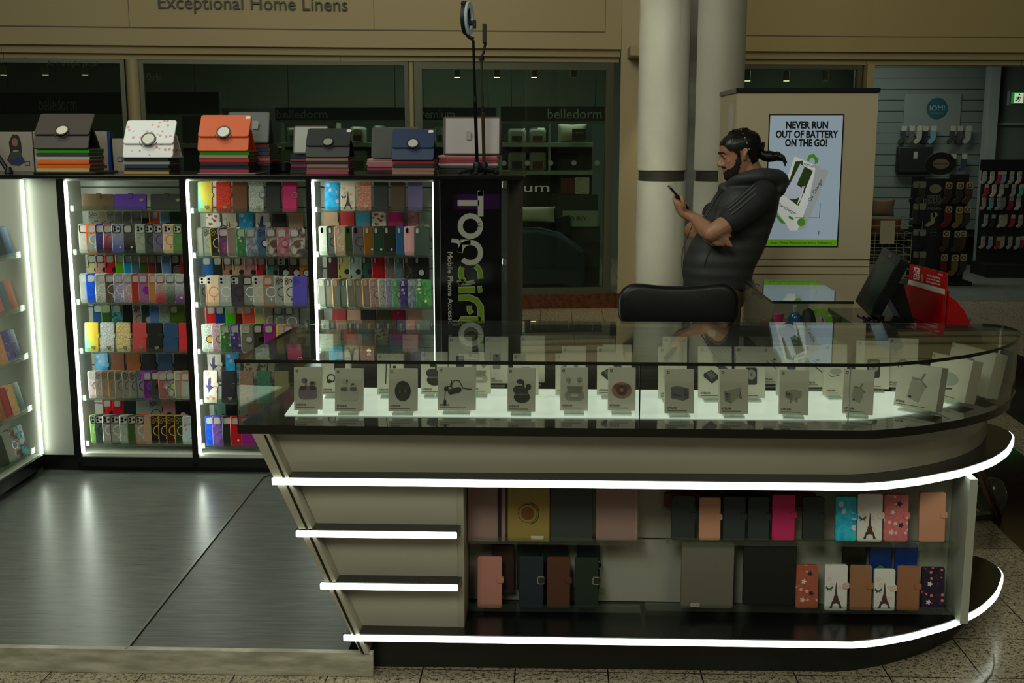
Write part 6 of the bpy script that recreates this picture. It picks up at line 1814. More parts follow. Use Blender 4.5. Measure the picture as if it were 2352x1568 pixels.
# red leaflet holder with leaflet
l0, l1 = PY(2082, 690, 5.12), PY(2166, 730, 4.78)
yw = math.atan2(l1.y - l0.y, l1.x - l0.x)
L0 = (Vector((l1.x, l1.y, 0)) - Vector((l0.x, l0.y, 0))).length
zt0 = PY(2088, 606, 5.12).z; zh = PY(2084, 655, 5.12).z
zb_ = .9565
RED = mat('b01014', .3)
lh_ = thing('leaflet_holder', 'glossy red leaflet holder on the rear desk', 'leaflet holder', (l0.x, l0.y, zb_), (0, 0, yw))
obj('pocket', MB().box(0, L0, -.004, 0, .0, zh - zb_), RED, lh_)
obj('pocket_back', MB().box(0, L0, .016, .020, .0, zh - zb_ + .02), RED, lh_)
obj('side_flange', MB().prism([(.0205, .0), (.13, .0), (.09, .07), (.05, zh - zb_ - .02), (.0205, zh - zb_)], L0 - .006, L0, 'x'), RED, lh_)
obj('pocket_floor', MB().box(.0, L0, .0, .0155, .0, .004), RED, lh_)
lf = thing('leaflet', 'red leaflet with a white stripe and white lettering in the holder', 'leaflet', (l0.x, l0.y, zb_ + .0045), (0, 0, yw))
hl = zt0 - zb_ - .0045
obj('sheet', MB().prism(rrect(.004, L0 - .004, 0, hl, .012), .003, .012), mat('a81418', .4), lf)
obj('white_stripe', MB().box(.004, L0 - .004, .0022, .0028, zh - zb_ + .0, zh - zb_ + .022), mat('c8c4b8', .5), lf)
WT = mat('d8d4c8', .5)
text('big_lettering', '7GB', .034, WT, lf, (L0 * .22, .0024, hl - .022), ext=.0003, width=.06, bold=.0012)
text('big_lettering', '£10', .034, WT, lf, (L0 * .22, .0024, hl - .049), ext=.0003, width=.055, bold=.0012)
obj('yellow_block', MB().box(L0 * .36, L0 * .40, .0020, .0026, hl - .062, hl - .03), mat('a08c3c', .5), lf)
for i, s in enumerate(('All the flexibility', 'you could need', 'Pay as you go bundles')):
    text('small_lettering', s, .011, WT, lf, (L0 * .68, .0024, hl - .028 - .013 * i), ext=.0002, width=L0 * .36)
text('small_lettering', 'Vodafone', .01, WT, lf, (L0 * .86, .0024, hl - .012), ext=.0002)
br = PY(2208, 736, 4.9)
bt = thing('cleaning_brush', 'teal cleaning brush beside the red leaflet holder', 'brush', (br.x - .02, 4.83, .0 + .957))
bt.location.x = min(bt.location.x, 1.71)
obj('back', MB().box(-.03, .03, -.02, .02, .022, .034), mat('0c7c74', .4), bt, bevel=.003)
tf = MB()
for i in range(7):
    for j in range(4): tf.tube([(-.026 + i * .0087, -.015 + j * .01, .0), (-.026 + i * .0087, -.015 + j * .01, .0215)], .0026, 5)
obj('bristles', tf, mat('14948a', .6), bt)

# ================================================================== OFFICE CHAIR
HY = 4.86
ch = thing('office_chair', 'black office chair with padded top and mesh back behind the counter', 'chair', (PY(1556, 700, HY).x, HY, 0))
def cp(px, py): p = PY(px, py, HY); return (p.x - ch.location.x, p.z)
tl, trr = cp(1419, 690)[0], cp(1694, 690)[0]
zt = cp(1500, 648)[1]; zm = cp(1500, 742)[1]; zbm = cp(1500, 836)[1]
def saddle(P):
    R = []
    for x, z in P:
        u = (x - (tl + trr) / 2) / ((trr - tl) / 2)
        if z > zt - .09: z = z - .012 * max(0, 1 - (u * 1.6) ** 2) - .004 * (u + 1) * .4 + .004 * u
        R.append((x, z))
    return R
# subdivide the top run of the outline so the saddle shows
def dens(P, m=6):
    R = []
    for a, b in zip(P, P[1:] + P[:1]):
        k = m * 2 if math.hypot(b[0] - a[0], b[1] - a[1]) > .1 else 1
        for i in range(k): R.append((a[0] + (b[0] - a[0]) * i / k, a[1] + (b[1] - a[1]) * i / k))
    return R
ou = saddle(dens(rrect(tl, trr, zm - .02, zt, .072, 8)))
def ins(e):
    cx, cz = (tl + trr) / 2, (zm + zt) / 2
    return [(cx + (x - cx) * (1 - e / ((trr - tl) / 2)), cz + (z - cz) * (1 - e / ((zt - zm) / 2))) for x, z in ou]
pad = MB()
lay = [(.022, -.050), (.010, -.046), (.002, -.034), (0, -.012), (.004, .012), (.02, .024)]
v = []
for e, y in lay: v += [(x, y, z) for x, z in ins(e)]
nn = len(ou); f = []
for l in range(len(lay) - 1): f += [(l * nn + i, l * nn + (i + 1) % nn, (l + 1) * nn + (i + 1) % nn, (l + 1) * nn + i) for i in range(nn)]
f += [tuple(reversed(range(nn))), tuple(range((len(lay) - 1) * nn, len(lay) * nn))]
obj('top_pad', pad.add(v, f), mat('0c0e0d', .42, bump=(260, .25)), ch, smooth=60)
pm = mat('181a17', .35)
oo = rrect(tl, trr, zbm, zm + .03, .075, 8); oi = rrect(tl + .03, trr - .03, zbm + .035, zm + .03 - .002, .06, 8)
obj('back_frame', MB().frame(oo, oi, .0, .022), pm, ch)
mm, N, L, b = nodes_of('chairmesh', 'chair_mesh')
q = N.new('ShaderNodeTexCoord'); mp = N.new('ShaderNodeMapping'); mp.inputs['Rotation'].default_value = (0, rad(45), 0); mp.inputs['Scale'].default_value = (1, 1, 1)
ck = N.new('ShaderNodeTexChecker'); ck.inputs['Scale'].default_value = 240
L.new(q.outputs['Object'], mp.inputs[0]); L.new(mp.outputs[0], ck.inputs['Vector']); L.new(ck.outputs['Fac'], b.inputs['Alpha'])
b.inputs['Base Color'].default_value = hx('0c0d0c'); b.inputs['Roughness'].default_value = .7
obj('back_mesh', MB().prism(oi, .008, .012), mm, ch)
obj('back_spine', MB().box(-.035, .035, .0225, .05, .50, zm), pm, ch)
obj('seat', MB().soft(lambda e: rrect(-.24 + e, .24 - e, -.02 + e, .46 - e, .09), .52, .44, .015, 'z'), mat('0e0f0e', .6, bump=(200, .2)), ch)
for s in (-1, 1): obj('armrest', MB().tube([(s * .25, .12, .47), (s * .29, .12, .66), (s * .29, .30, .69), (s * .26, .36, .47)], .016, 8), pm, ch)
obj('gas_column', MB().lathe([(.028, .10), (.028, .28), (.02, .285), (.02, .43)], 16, (0, .2, 0)), pm, ch)
for k in range(5):
    a = 2 * pi * k / 5 + .3
    lg = obj('base_leg', MB().tube([(0, .2, .105), (.27 * cos(a), .2 + .27 * sin(a), .075)], [.026, .016], 8), pm, ch)
    obj('caster', MB().ball((.28 * cos(a), .2 + .28 * sin(a), .03), .03, .03, .03, 10, 6), BLACKM, ch)

# ------------------------------------------------ easel leg and bag past the rounded end
ga_, gb_ = PY(2252, 1097, 4.62), PZ(2286, 1190, .002)
gl = thing('floor_easel', 'gold legged floor easel standing on the dark stone beyond the rounded end', 'easel', (gb_.x, gb_.y, 0))
tpv = Vector((ga_.x, ga_.y, ga_.z)) - Vector((gb_.x, gb_.y, 0))
GB = mat('8c7040', .3, .9)
ext = tpv * 2.05
obj('leg', MB().tube([(0, 0, .006), tuple(ext)], .013, 8), GB, gl)
obj('leg', MB().tube([(.035, .03, .006), tuple(ext + Vector((.01, .02, 0)))], .010, 8), GB, gl)
obj('leg', MB().tube([(-.18, .5, .006), tuple(ext * .98 + Vector((0, .04, 0)))], .012, 8), GB, gl)
obj('rubber_foot', MB().lathe([(.015, 0), (.016, .002), (.014, .03), (.012, .032)], 12), BLACKM, gl)
pbag = PZ(2215, 1150, .0)
bgo = tag(obj('clear_bag', MB().ball((0, 0, .09), .07, .06, .09, 12, 8), glass_mat('e8ece4', 1.4, 'bag_film', .15, .05), None, (2.04, 5.25, 0.002)), 'crumpled clear plastic bag on the floor beside the gold easel legs', 'bag')
# cable duct on the floor near the base
a_, b_ = PZ(2226, 1186, .01), PZ(2275, 1186, .01)
tag(obj('floor_duct', MB().box(a_.x, b_.x, a_.y - .03, a_.y + .02, .004, .03), mat('5c5c52', .3, .4), bevel=.004), 'short grey metal duct on the stone floor beside the counter end', 'duct')
tag(obj('loose_cable', MB().tube([PZ(2282, 1502, .004), PZ(2284, 1520, .004), PZ(2278, 1545, .004), PZ(2264, 1562, .004), PZ(2240, 1580, .004)], .0022, 6), mat('a8a89c', .4)), 'thin pale cable curling over the granite at the counter foot', 'cable')
# ================================================================== SELLER
MY = 5.86
def V3(px, py, y=MY): return PY(px, py, y)
man = thing('person', 'man with a ponytail in a black hooded gilet looking down at a phone, arms crossed', 'person', (.90, MY, 0))
HXX = V3(1650, 650).x
OFF = Vector((.90, MY, 0))
SKIN_ = bpy.data.materials.new('skin'); SKIN_.use_nodes = True
b = SKIN_.node_tree.nodes['Principled BSDF']
b.inputs['Base Color'].default_value = hx('b8876a'); b.inputs['Roughness'].default_value = .45
b.inputs['Subsurface Weight'].default_value = .08; b.inputs['Subsurface Radius'].default_value = (.02, .008, .004)
def cap(mb, P, R, n=14):
    """tapered limb with round ends"""
    P = [Vector(p) for p in P]; Q, S_ = [], []
    d0 = (P[0] - P[1]).normalized(); d1 = (P[-1] - P[-2]).normalized()
    for a in (75, 50, 25): Q.append(P[0] + d0 * R[0] * sin(rad(a))); S_.append(R[0] * cos(rad(a)))
    for i in range(len(P) - 1):
        k = 4
        for j in range(k):
            t = j / k; p0, p1, p2, p3 = P[max(i - 1, 0)], P[i], P[i + 1], P[min(i + 2, len(P) - 1)]
            Q.append(.5 * (2 * p1 + (p2 - p0) * t + (2 * p0 - 5 * p1 + 4 * p2 - p3) * t * t + (3 * p1 - p0 - 3 * p2 + p3) * t ** 3)); S_.append(R[i] + (R[i + 1] - R[i]) * t)
    Q.append(P[-1]); S_.append(R[-1])
    for a in (25, 50, 75): Q.append(P[-1] + d1 * R[-1] * sin(rad(a))); S_.append(R[-1] * cos(rad(a)))
    return mb.tube(Q, S_, n)
body = MB()
# ---- head (local: face toward -x, z up, origin at chin level on the ear axis)
PROF = [(-.012, -.058, .0, .026), (.0, -.080, .012, .036), (.018, -.093, .022, .046), (.035, -.0925, .034, .053), (.05, -.091, .05, .058), (.066, -.0925, .066, .062), (.08, -.092, .078, .065), (.10, -.091, .088, .068), (.118, -.087, .095, .071), (.13, -.0865, .098, .073), (.142, -.094, .101, .0745), (.16, -.0935, .103, .076), (.18, -.087, .101, .075), (.20, -.073, .092, .067), (.216, -.052, .076, .053), (.228, -.024, .050, .034), (.234, .005, .022, .014)]
hp = V3(1712, 398)
TILT = rad(13)
HM = Matrix.Translation(V3(1711, 408)) @ Matrix.Rotation(-TILT, 4, 'Y')
def head_pt(i, th, d=0.0):
    z, xf, xb, w = PROF[i]
    cxm = -.012; ca, sa = cos(th), sin(th)
    a = (cxm - xf if ca > 0 else xb - cxm) + d
    e = 2.35
    rr_ = (abs(ca) ** e + abs(sa) ** e) ** (-1 / e)
    return (cxm - ca * a * rr_, -sa * (w + d) * rr_, z + (d if z > .225 else 0))
NT = 40
v = [head_pt(i, 2 * pi * j / NT) for i in range(len(PROF)) for j in range(NT)]
k = len(PROF)
f = [(i * NT + j, i * NT + (j + 1) % NT, (i + 1) * NT + (j + 1) % NT, (i + 1) * NT + j) for i in range(k - 1) for j in range(NT)] + [tuple(reversed(range(NT))), tuple(range((k - 1) * NT, k * NT))]
body.add(v, f, HM)
def hb(c, rx, ry, rz, ry_=0.0): body.ball((0, 0, 0), rx, ry, rz, 12, 8, HM @ Matrix.Translation(c) @ Matrix.Rotation(ry_, 4, 'Y'))
def ht(P, R): cap(body, [HM @ Vector(p) for p in P], R, 10)
ht([(-.088, 0, .134), (-.097, 0, .115), (-.110, 0, .094)], [.008, .009, .0125])         # nose
hb((-.110, 0, .090), .0135, .014, .011); hb((-.100, .013, .086), .011, .008, .009); hb((-.100, -.013, .086), .011, .008, .009)
ht([(-.085, -.036, .137), (-.093, -.018, .140), (-.095, 0, .139), (-.093, .018, .140), (-.085, .036, .137)], [.007, .008, .008, .008, .007])   # brow
ht([(-.082, -.022, .0655), (-.095, 0, .0675), (-.082, .022, .0655)], [.005, .0065, .005])   # lips
ht([(-.081, -.02, .057), (-.094, 0, .056), (-.081, .02, .057)], [.005, .007, .005])
for s in (-1, 1):
    hb((-.077, .032 * s, .122), .0125, .014, .0115)                                        # eyelids
    hb((-.060, .040 * s, .100), .020, .018, .018)                                           # cheeks
    # ear: outer rim + lobe
    ht([(.012, .071 * s, .092), (.004, .080 * s, .098), (.012, .084 * s, .118), (.024, .083 * s, .135), (.012, .080 * s, .142), (.0, .075 * s, .130)], [.006, .006, .0065, .0065, .006, .005])
    hb((.010, .074 * s, .116), .012, .006, .022)
    hb((.005, .076 * s, .094), .008, .006, .009)
# ---- neck, torso, hips
cap(body, [HM @ Vector((.022, 0, .06)), V3(1738, 425), V3(1735, 455)], [.058, .060, .075])
cap(body, [V3(1722, 470), V3(1690, 560), V3(1655, 650)], [.125, .130, .130], 18)
for s in (-1, 1): cap(body, [V3(1735, 455, MY), V3(1742, 462, MY + .15 * s)], [.08, .062])
for s in (-1, 1):
    cap(body, [Vector((HXX - .01, MY + .09 * s, 1.0)), Vector((HXX, MY + .10 * s, .52)), Vector((HXX + .04, MY + .11 * s, .10))], [.090, .062, .045])
    cap(body, [Vector((HXX + .06, MY + .11 * s, .06)), Vector((HXX - .06, MY + .125 * s, .045))], [.042, .035])
# ---- near arm (his left): shoulder, elbow, wrist
shN, elN, wrN = V3(1745, 455, MY - .205), V3(1634, 536, MY - .27), V3(1597, 502, MY - .07)
cap(body, [shN, V3(1695, 497, MY - .245), V3(1655, 524, MY - .27), elN], [.060, .052, .047, .040])
cap(body, [elN, V3(1621, 526, MY - .19), wrN], [.041, .043, .028])
# far arm: elbow on the other side, forearm crossing under the near elbow
shF, elF = V3(1728, 458, MY + .20), V3(1590, 528, MY + .19)
cap(body, [shF, V3(1650, 495, MY + .22), elF], [.058, .050, .042])
handF = V3(1645, 553, MY - .20)
cap(body, [elF, V3(1608, 540, MY + .04), V3(1634, 549, MY - .15)], [.042, .040, .028])
# ---- phone and the hand that holds it
p_a, p_b = V3(1541, 430, MY - .045), V3(1582, 478, MY - .045)
axis = (p_a - p_b).normalized()                   # long axis, up-left
yv = Vector((0, 1, 0)); yv = (yv - axis * yv.dot(axis)).normalized()
nv = axis.cross(yv).normalized()                  # screen normal
if nv.x < 0: nv = -nv                              # screen looks to the face (right, up)
ph = thing('smartphone', 'thin black smartphone held up in the seated-height hand of the man', 'phone', p_b)
ph['label'] = 'thin black smartphone held in front of the man with the ponytail'
PM = Matrix((yv, axis, nv)).transposed()
ph.rotation_euler = PM.to_euler()
obj('body', MB().soft(lambda e: rrect(-.036 + e, .036 - e, e, .150 - e, .010), -.0085, 0, .0015, 'z'), mat('0c0d0d', .25), ph)
obj('screen', MB().prism(rrect(-.033, .033, .003, .147, .008), .0001, .0006, 'z'), mat('16201f', .1), ph)
def hloc(u, a, n): return p_b + yv * u + axis * a + nv * n
palm = [wrN, hloc(-.002, .012, -.028), hloc(.004, .055, -.026)]
cap(body, [wrN, hloc(-.012, .005, -.034), hloc(-.018, .055, -.026)], [.027, .026, .019])
cap(body, [wrN, hloc(.012, .008, -.034), hloc(.012, .058, -.025)], [.026, .024, .018])
for i, (a0, L_) in enumerate(((.078, .0), (.058, .003), (.039, .002), (.021, -.004))):
    cap(body, [hloc(-.022, a0 - .02, -.030), hloc(-.004, a0, -.026), hloc(.026, a0 + .004, -.022), hloc(.045, a0 + .004, -.006), hloc(.040, a0 + .002, .0085)], [.0105, .0105, .0098, .0088, .0075], 10)
cap(body, [hloc(-.024, .006, -.026), hloc(-.044, .032, -.012), hloc(-.045, .058, .002), hloc(-.028, .078, .0095)], [.013, .0118, .0108, .0085], 10)
# far hand under the near elbow: palm and fingers
cap(body, [V3(1634, 549, MY - .15), V3(1646, 552, MY - .235), V3(1655, 552, MY - .27)], [.026, .025, .020])
cap(body, [V3(1634, 552, MY - .15), V3(1641, 557, MY - .24)], [.024, .021])
FN = (((1652, 547), (1667, 548), (1675, 556), (1680, 565)), ((1650, 551), (1660, 553), (1668, 558), (1672, 563)), ((1645, 554), (1653, 558), (1659, 561), (1661, 563)), ((1639, 556), (1645, 560), (1650, 562), (1652, 563)))
for i, q in enumerate(FN):
    cap(body, [V3(x, y, MY - .285 - .006 * (j > 0) + .012 * i * .4) for j, (x, y) in enumerate(q)], [.0105, .0098, .0088, .0075], 10)
cap(body, [V3(1640, 548, MY - .22), V3(1655, 543, MY - .285), V3(1668, 541, MY - .29), V3(1677, 542, MY - .285)], [.012, .011, .0095, .008], 10)
ob = obj('body', body, SKIN_, man, -OFF, smooth=180)
r_ = ob.modifiers.new('one_surface', 'REMESH'); r_.mode = 'VOXEL'; r_.voxel_size = .0042; r_.use_smooth_shade = True
sm_ = ob.modifiers.new('soft', 'SMOOTH'); sm_.factor = .5; sm_.iterations = 3
# eyes: lids nearly closed, dark lash line
lash = MB()
for s in (-1, 1): lash.tube([HM @ Vector(p) for p in ((-.0765, .020 * s, .1195), (-.0895, .030 * s, .1165), (-.0835, .042 * s, .1185))], .0022, 6)
HAIRM = noise_mat([(.35, '0b0907'), (.7, '1d1814')], (1, 1, 6), 60, 3, .38)
obj('eyelashes', lash, HAIRM, man, -OFF)
bw = MB()
for s in (-1, 1): bw.tube([HM @ Vector(p) for p in ((-.099, .010 * s, .1415), (-.099, .024 * s, .1475), (-.089, .040 * s, .1465), (-.077, .052 * s, .139))], [.0035, .0052, .0048, .002], 8)
obj('eyebrows', bw, HAIRM, man, -OFF)
# hair cap, beard: shells over the head surface
def shell(zlo, zhi, d, inner=.002, sub=3):
    PR = []
    global PROF
    keep = []
    rows_ = []
    NI = (len(PROF) - 1) * sub
    save = PROF
    P2 = []
    for i in range(len(save) - 1):
        for q in range(sub):
            t = q / sub; P2.append(tuple(save[i][c] + (save[i + 1][c] - save[i][c]) * t for c in range(4)))
    P2.append(save[-1]); PROF = P2
    n2 = 96
    mb = MB(); idx = {}
    def vid(i, j, o):
        key = (i, j % n2, o)
        if key not in idx:
            th = 2 * pi * (j % n2) / n2
            dd = d(i, th) if o else -inner
            mb.v.append(tuple(HM @ Vector(head_pt(i, th, dd)))); idx[key] = len(mb.v) - 1
        return idx[key]
    cell = set()
    for i in range(len(P2) - 1):
        zc_ = (P2[i][0] + P2[i + 1][0]) / 2
        for j in range(n2):
            th = 2 * pi * (j + .5) / n2
            a = abs((th + pi) % (2 * pi) - pi)          # 0 front .. pi back
            if zlo(a) <= zc_ <= zhi(a): cell.add((i, j))
    for (i, j) in cell:
        mb.f.append((vid(i, j, 1), vid(i, j + 1, 1), vid(i + 1, j + 1, 1), vid(i + 1, j, 1)))
        for (di, dj, e0, e1) in ((-1, 0, (i, j), (i, j + 1)), (1, 0, (i + 1, j + 1), (i + 1, j)), (0, 1, (i, j + 1), (i + 1, j + 1)), (0, -1, (i + 1, j), (i, j))):
            if (i + di, (j + dj) % n2) not in cell:
                mb.f.append((vid(*e0, 1), vid(*e0, 0), vid(*e1, 0), vid(*e1, 1)))
    if any(i == len(P2) - 2 for i, j in cell): mb.f.append(tuple(vid(len(P2) - 1, j, 1) for j in range(n2)))
    PROF = save
    return mb
def lerp_tab(tab, x):
    for (x0, y0), (x1, y1) in zip(tab, tab[1:]):
        if x <= x1: return y0 + (y1 - y0) * max(0, (x - x0)) / (x1 - x0)
    return tab[-1][1]
hairline = [(0, .190), (.5, .187), (.8, .176), (1.05, .150), (1.25, .146), (1.42, .118), (1.50, .112), (1.62, .145), (1.85, .140), (2.0, .09), (2.3, .058), (pi, .048)]
hair = shell(lambda a: lerp_tab(hairline, a), lambda a: 1, lambda i, th: .008 + .0012 * sin(th * 40))
obj('hair', hair, HAIRM, man, -OFF, smooth=60)
beardtop = [(0, .050), (.35, .051), (.6, .058), (.9, .062), (1.15, .075), (1.35, .11), (1.45, .125), (1.6, .12), (1.62, -1), (pi, -1)]
beardlow = [(0, -.012), (.6, -.012), (1.0, -.004), (1.3, .035), (1.5, .075), (1.62, .10), (pi, .2)]
BEARD = noise_mat([(.4, '0e0a08'), (.72, '3a2a20')], (1, 1, 1), 260, 3, .7, bump=.6)
bd = shell(lambda a: lerp_tab(beardlow, a), lambda a: lerp_tab(beardtop, a), lambda i, th: .0035 + .001 * sin(th * 23 + i * 1.7) + .004 * max(0, cos(th)) ** 2)
bd.tube([HM @ Vector(p) for p in ((-.066, -.040, .058), (-.084, -.026, .072), (-.0985, -.008, .0765), (-.0985, .008, .0765), (-.084, .026, .072), (-.066, .040, .058))], [.005, .006, .0055, .0055, .006, .005], 8)
obj('beard', bd, BEARD, man, -OFF, smooth=60)
# ponytail
pt = MB()
A_ = HM @ Vector((.098, 0, .128))
T0 = V3(1770, 362)
random.seed(11)
cap(pt, [HM @ Vector((.085, 0, .126)), V3(1752, 356), V3(1768, 359), V3(1784, 360), V3(1795, 366)], [.018, .024, .028, .022, .008])
for q in range(16):
    dy = (random.random() - .5) * .05; dz = (random.random() - .5) * 12
    pt.tube([V3(1768, 358 + dz * .6, MY + dy * .5), V3(1784 + random.random() * 4, 356 + dz, MY + dy), V3(1797 + random.random() * 4, 362 + dz * .8 + random.random() * 4, MY + dy), V3(1802 + random.random() * 6, 374 + dz * .7 + random.random() * 8, MY + dy * 1.2)], [.006, .006, .0045, .001], 6)
obj('ponytail', pt, HAIRM, man, -OFF, smooth=60)
obj('hair_tie', MB().tube([A_ + Vector((.014, .0, .0)) + Vector((.004 * sin(t_), .024 * cos(t_), .024 * sin(t_))) for t_ in [2 * pi * i / 14 for i in range(14)]], .006, 6, True), mat('141210', .7), man, -OFF)
cl = MB()
for q, th in enumerate((.2, .42, .64, .86, 1.08)):
    cl.ball(HM @ Vector((.018 + .004 * q, -.075 * sin(th + .45) - .008, .236 * cos(th * .62) - .0 - .012 * q)), .0035, .0035, .0035, 8, 6)
obj('hair_clip', cl, mat('b8b8b0', .25, .3), man, -OFF)
# ---- gilet: stacked sections from hem to collar
GIL = bpy.data.materials.new('gilet'); GIL.use_nodes = True
N, L = GIL.node_tree.nodes, GIL.node_tree.links; b = N['Principled BSDF']
b.inputs['Base Color'].default_value = hx('3a3c3d'); b.inputs['Roughness'].default_value = .6
q = N.new('ShaderNodeTexCoord'); wv = N.new('ShaderNodeTexWave'); wv.bands_direction = 'Z'; wv.inputs['Scale'].default_value = 4.6; wv.inputs['Distortion'].default_value = 1.6; wv.inputs['Detail'].default_value = 2
bp = N.new('ShaderNodeBump'); bp.inputs['Strength'].default_value = .3; bp.inputs['Distance'].default_value = .012
L.new(q.outputs['Object'], wv.inputs['Vector']); L.new(wv.outputs['Fac'], bp.inputs['Height']); L.new(bp.outputs[0], b.inputs['Normal'])
SEC = [(658, 1576, 1722, .165), (650, 1572, 1724, .172), (640, 1570, 1725, .178), (620, 1569, 1728, .182), (600, 1570, 1737, .184), (580, 1578, 1748, .182), (560, 1588, 1757, .178), (540, 1597, 1764, .176), (520, 1606, 1771, .178), (500, 1616, 1778, .185), (480, 1626, 1783, .195), (462, 1636, 1786, .205), (446, 1646, 1787, .200), (434, 1654, 1786, .175), (424, 1662, 1784, .140), (414, 1670, 1780, .110), (404, 1684, 1774, .092)]
gm = MB(); NS = 44; v = []
for py, xl_, xr_2, hd in SEC:
    a, c = V3(xl_, py), V3(xr_2, py)
    cx, hw = (a.x + c.x) / 2, (c.x - a.x) / 2
    for j in range(NS):
        th = 2 * pi * j / NS; e = 2.5; ca, sa = cos(th), sin(th)
        rr_ = (abs(ca) ** e + abs(sa) ** e) ** (-1 / e)
        v.append((cx + hw * ca * rr_, MY + hd * sa * rr_, a.z))
k = len(SEC)
f = [(i * NS + j, i * NS + (j + 1) % NS, (i + 1) * NS + (j + 1) % NS, (i + 1) * NS + j) for i in range(k - 1) for j in range(NS)] + [tuple(range(NS)), tuple(range((k - 1) * NS, k * NS))]
gm.add(v, f)
# hood bunched behind the neck, collar in front
cap(gm, [V3(1672, 425, MY - .07), V3(1700, 412, MY - .125), V3(1745, 405, MY - .135), V3(1782, 410, MY - .08), V3(1790, 418, MY), V3(1782, 410, MY + .08), V3(1745, 405, MY + .135), V3(1700, 412, MY + .125), V3(1672, 425, MY + .07)], [.020, .030, .042, .048, .050, .048, .042, .030, .020], 12)
gm.ball(V3(1783, 428), .048, .12, .058, 16, 10)
cap(gm, [V3(1664, 434, MY - .06), V3(1660, 430, MY), V3(1664, 434, MY + .06)], [.022, .024, .022])
g_ = obj('gilet', gm, GIL, man, -OFF, smooth=180)
r_ = g_.modifiers.new('one_surface', 'REMESH'); r_.mode = 'VOXEL'; r_.voxel_size = .007; r_.use_smooth_shade = True
sm_ = g_.modifiers.new('soft', 'SMOOTH'); sm_.factor = .5; sm_.iterations = 4
zp = [V3(1666, 434, MY - .075), V3(1650, 455, MY - .10), V3(1632, 485, MY - .12), V3(1622, 500, MY - .13)]
obj('zip', MB().tube([p + Vector((-.012, -.02, 0)) for p in zp], .0035, 6), mat('2c3034', .3, .5), man, -OFF)
obj('pocket_seam', MB().tube([V3(1632, 572, MY - .186), V3(1624, 590, MY - .19), V3(1617, 612, MY - .19)], .003, 6), mat('202428', .4), man, -OFF)
# T-shirt sleeves
TSH = mat('2a2b2c', .75, bump=(60, .4))
slv = MB()
cap(slv, [V3(1752, 447, MY - .175), V3(1735, 463, MY - .215), V3(1705, 487, MY - .24), V3(1682, 505, MY - .25)], [.072, .074, .070, .068], 18)
s_ = obj('sleeve', slv, TSH, man, -OFF, smooth=70)
slv = MB()
cap(slv, [V3(1735, 452, MY + .17), V3(1690, 472, MY + .21), V3(1640, 490, MY + .21)], [.070, .068, .062], 18)
obj('sleeve', slv, TSH, man, -OFF, smooth=70)
st = MB()
CL = [(V3(1748, 450, MY - .19), .076), (V3(1728, 468, MY - .222), .076), (V3(1705, 487, MY - .24), .0725), (V3(1685, 502, MY - .248), .070)]
for q in range(3):
    an = rad(28 + 17 * q); P_ = []
    for c_, r0_ in CL:
        up_ = Vector((-.62, 0, .78)); P_.append(c_ + (up_ * cos(an) + Vector((0, -1, 0)) * sin(an)) * (r0_ + .001))
    st.tube(P_, .0042, 6)
obj('sleeve_stripe', st, mat('5c5f60', .6), man, -OFF)
# trousers and shoes
tr_ = MB()
KH = mat('6c6044', .8, bump=(120, .3))
cap(tr_, [V3(1645, 650), Vector((HXX, MY, .97))], [.138, .150], 20)
for s in (-1, 1):
    cap(tr_, [Vector((HXX, MY + .075 * s, .96)), Vector((HXX + .005, MY + .10 * s, .52)), Vector((HXX + .045, MY + .11 * s, .11))], [.112, .088, .074], 16)
t_ = obj('trousers', tr_, KH, man, -OFF, smooth=180)
r_ = t_.modifiers.new('one_surface', 'REMESH'); r_.mode = 'VOXEL'; r_.voxel_size = .012; r_.use_smooth_shade = True
for s in (-1, 1):
    sh = MB(); cap(sh, [Vector((HXX + .08, MY + .11 * s, .048)), Vector((HXX, MY + .118 * s, .047)), Vector((HXX - .10, MY + .13 * s, .038))], [.046, .047, .036], 14)
    obj('shoe', sh, mat('1c1a18', .5), man, -OFF, smooth=70)
tag(obj('earphone_cable', MB().tube([hloc(0, -.002, -.004), V3(1592, 512, MY - .06), V3(1578, 548, MY - .02), V3(1574, 556, MY + .0), V3(1569, 570, MY - .17), V3(1566, 590, MY - .19), V3(1566, 612, MY - .19), V3(1570, 640, MY - .19)], .0018, 6), mat('3c2a1c', .5)), 'thin brown cable hanging from the smartphone past the man', 'cable')
# ================================================================== TABLET CASES ON THE TOP BOARD
SKT = 2.5
def pile(px0, px1, ybase, ys, cols, Y, depth, place, zbase=None):
    z = zbase if zbase is not None else ZTOP + .0005
    n = len(cols)
    for i, (c, d, h) in enumerate(cols):
        q = ORD[n - 1 - i] if n - 1 - i else 'top'
        z = stack_case(px0 + (i % 3), px1 + (i % 2) * 2, 0, h, Y + .003 * (i % 2), depth, c, '%s tablet case, %s of the %s' % (d, (ORD[n - 1 - i] + ' from the top') if i < n - 1 else 'uppermost flat one', place), 'folded tablet cases stacked on the kiosk top', z)
    return z
def stack_case(px0, px1, py0, h, Y, depth, col, label, group, z=None, k=SKT, dx=0.0):
    a, b = PY(px0, 385, Y), PY(px1, 385, Y)
    w = b.x - a.x; th = h
    t = thing('tablet_case', label, 'tablet case', (a.x, Y, z), (0, 0, 0), group)
    m = mat(col, .5, k=k, bump=(800, .15))
    obj('spine', MB().box(0, w, 0, .006, .0, th), m, t, bevel=.0015)
    obj('lower_cover', MB().box(.001, w - .001, .0062, depth, .0, .0026), m, t)
    obj('upper_cover', MB().box(.001, w - .001, .0062, depth, th - .0026, th), m, t)
    if th > .009: obj('tray', MB().box(.004, w - .004, .010, depth - .004, .003, th - .003), mat('2a2822', .5, k=1.5), t)
    return z + th + .0008
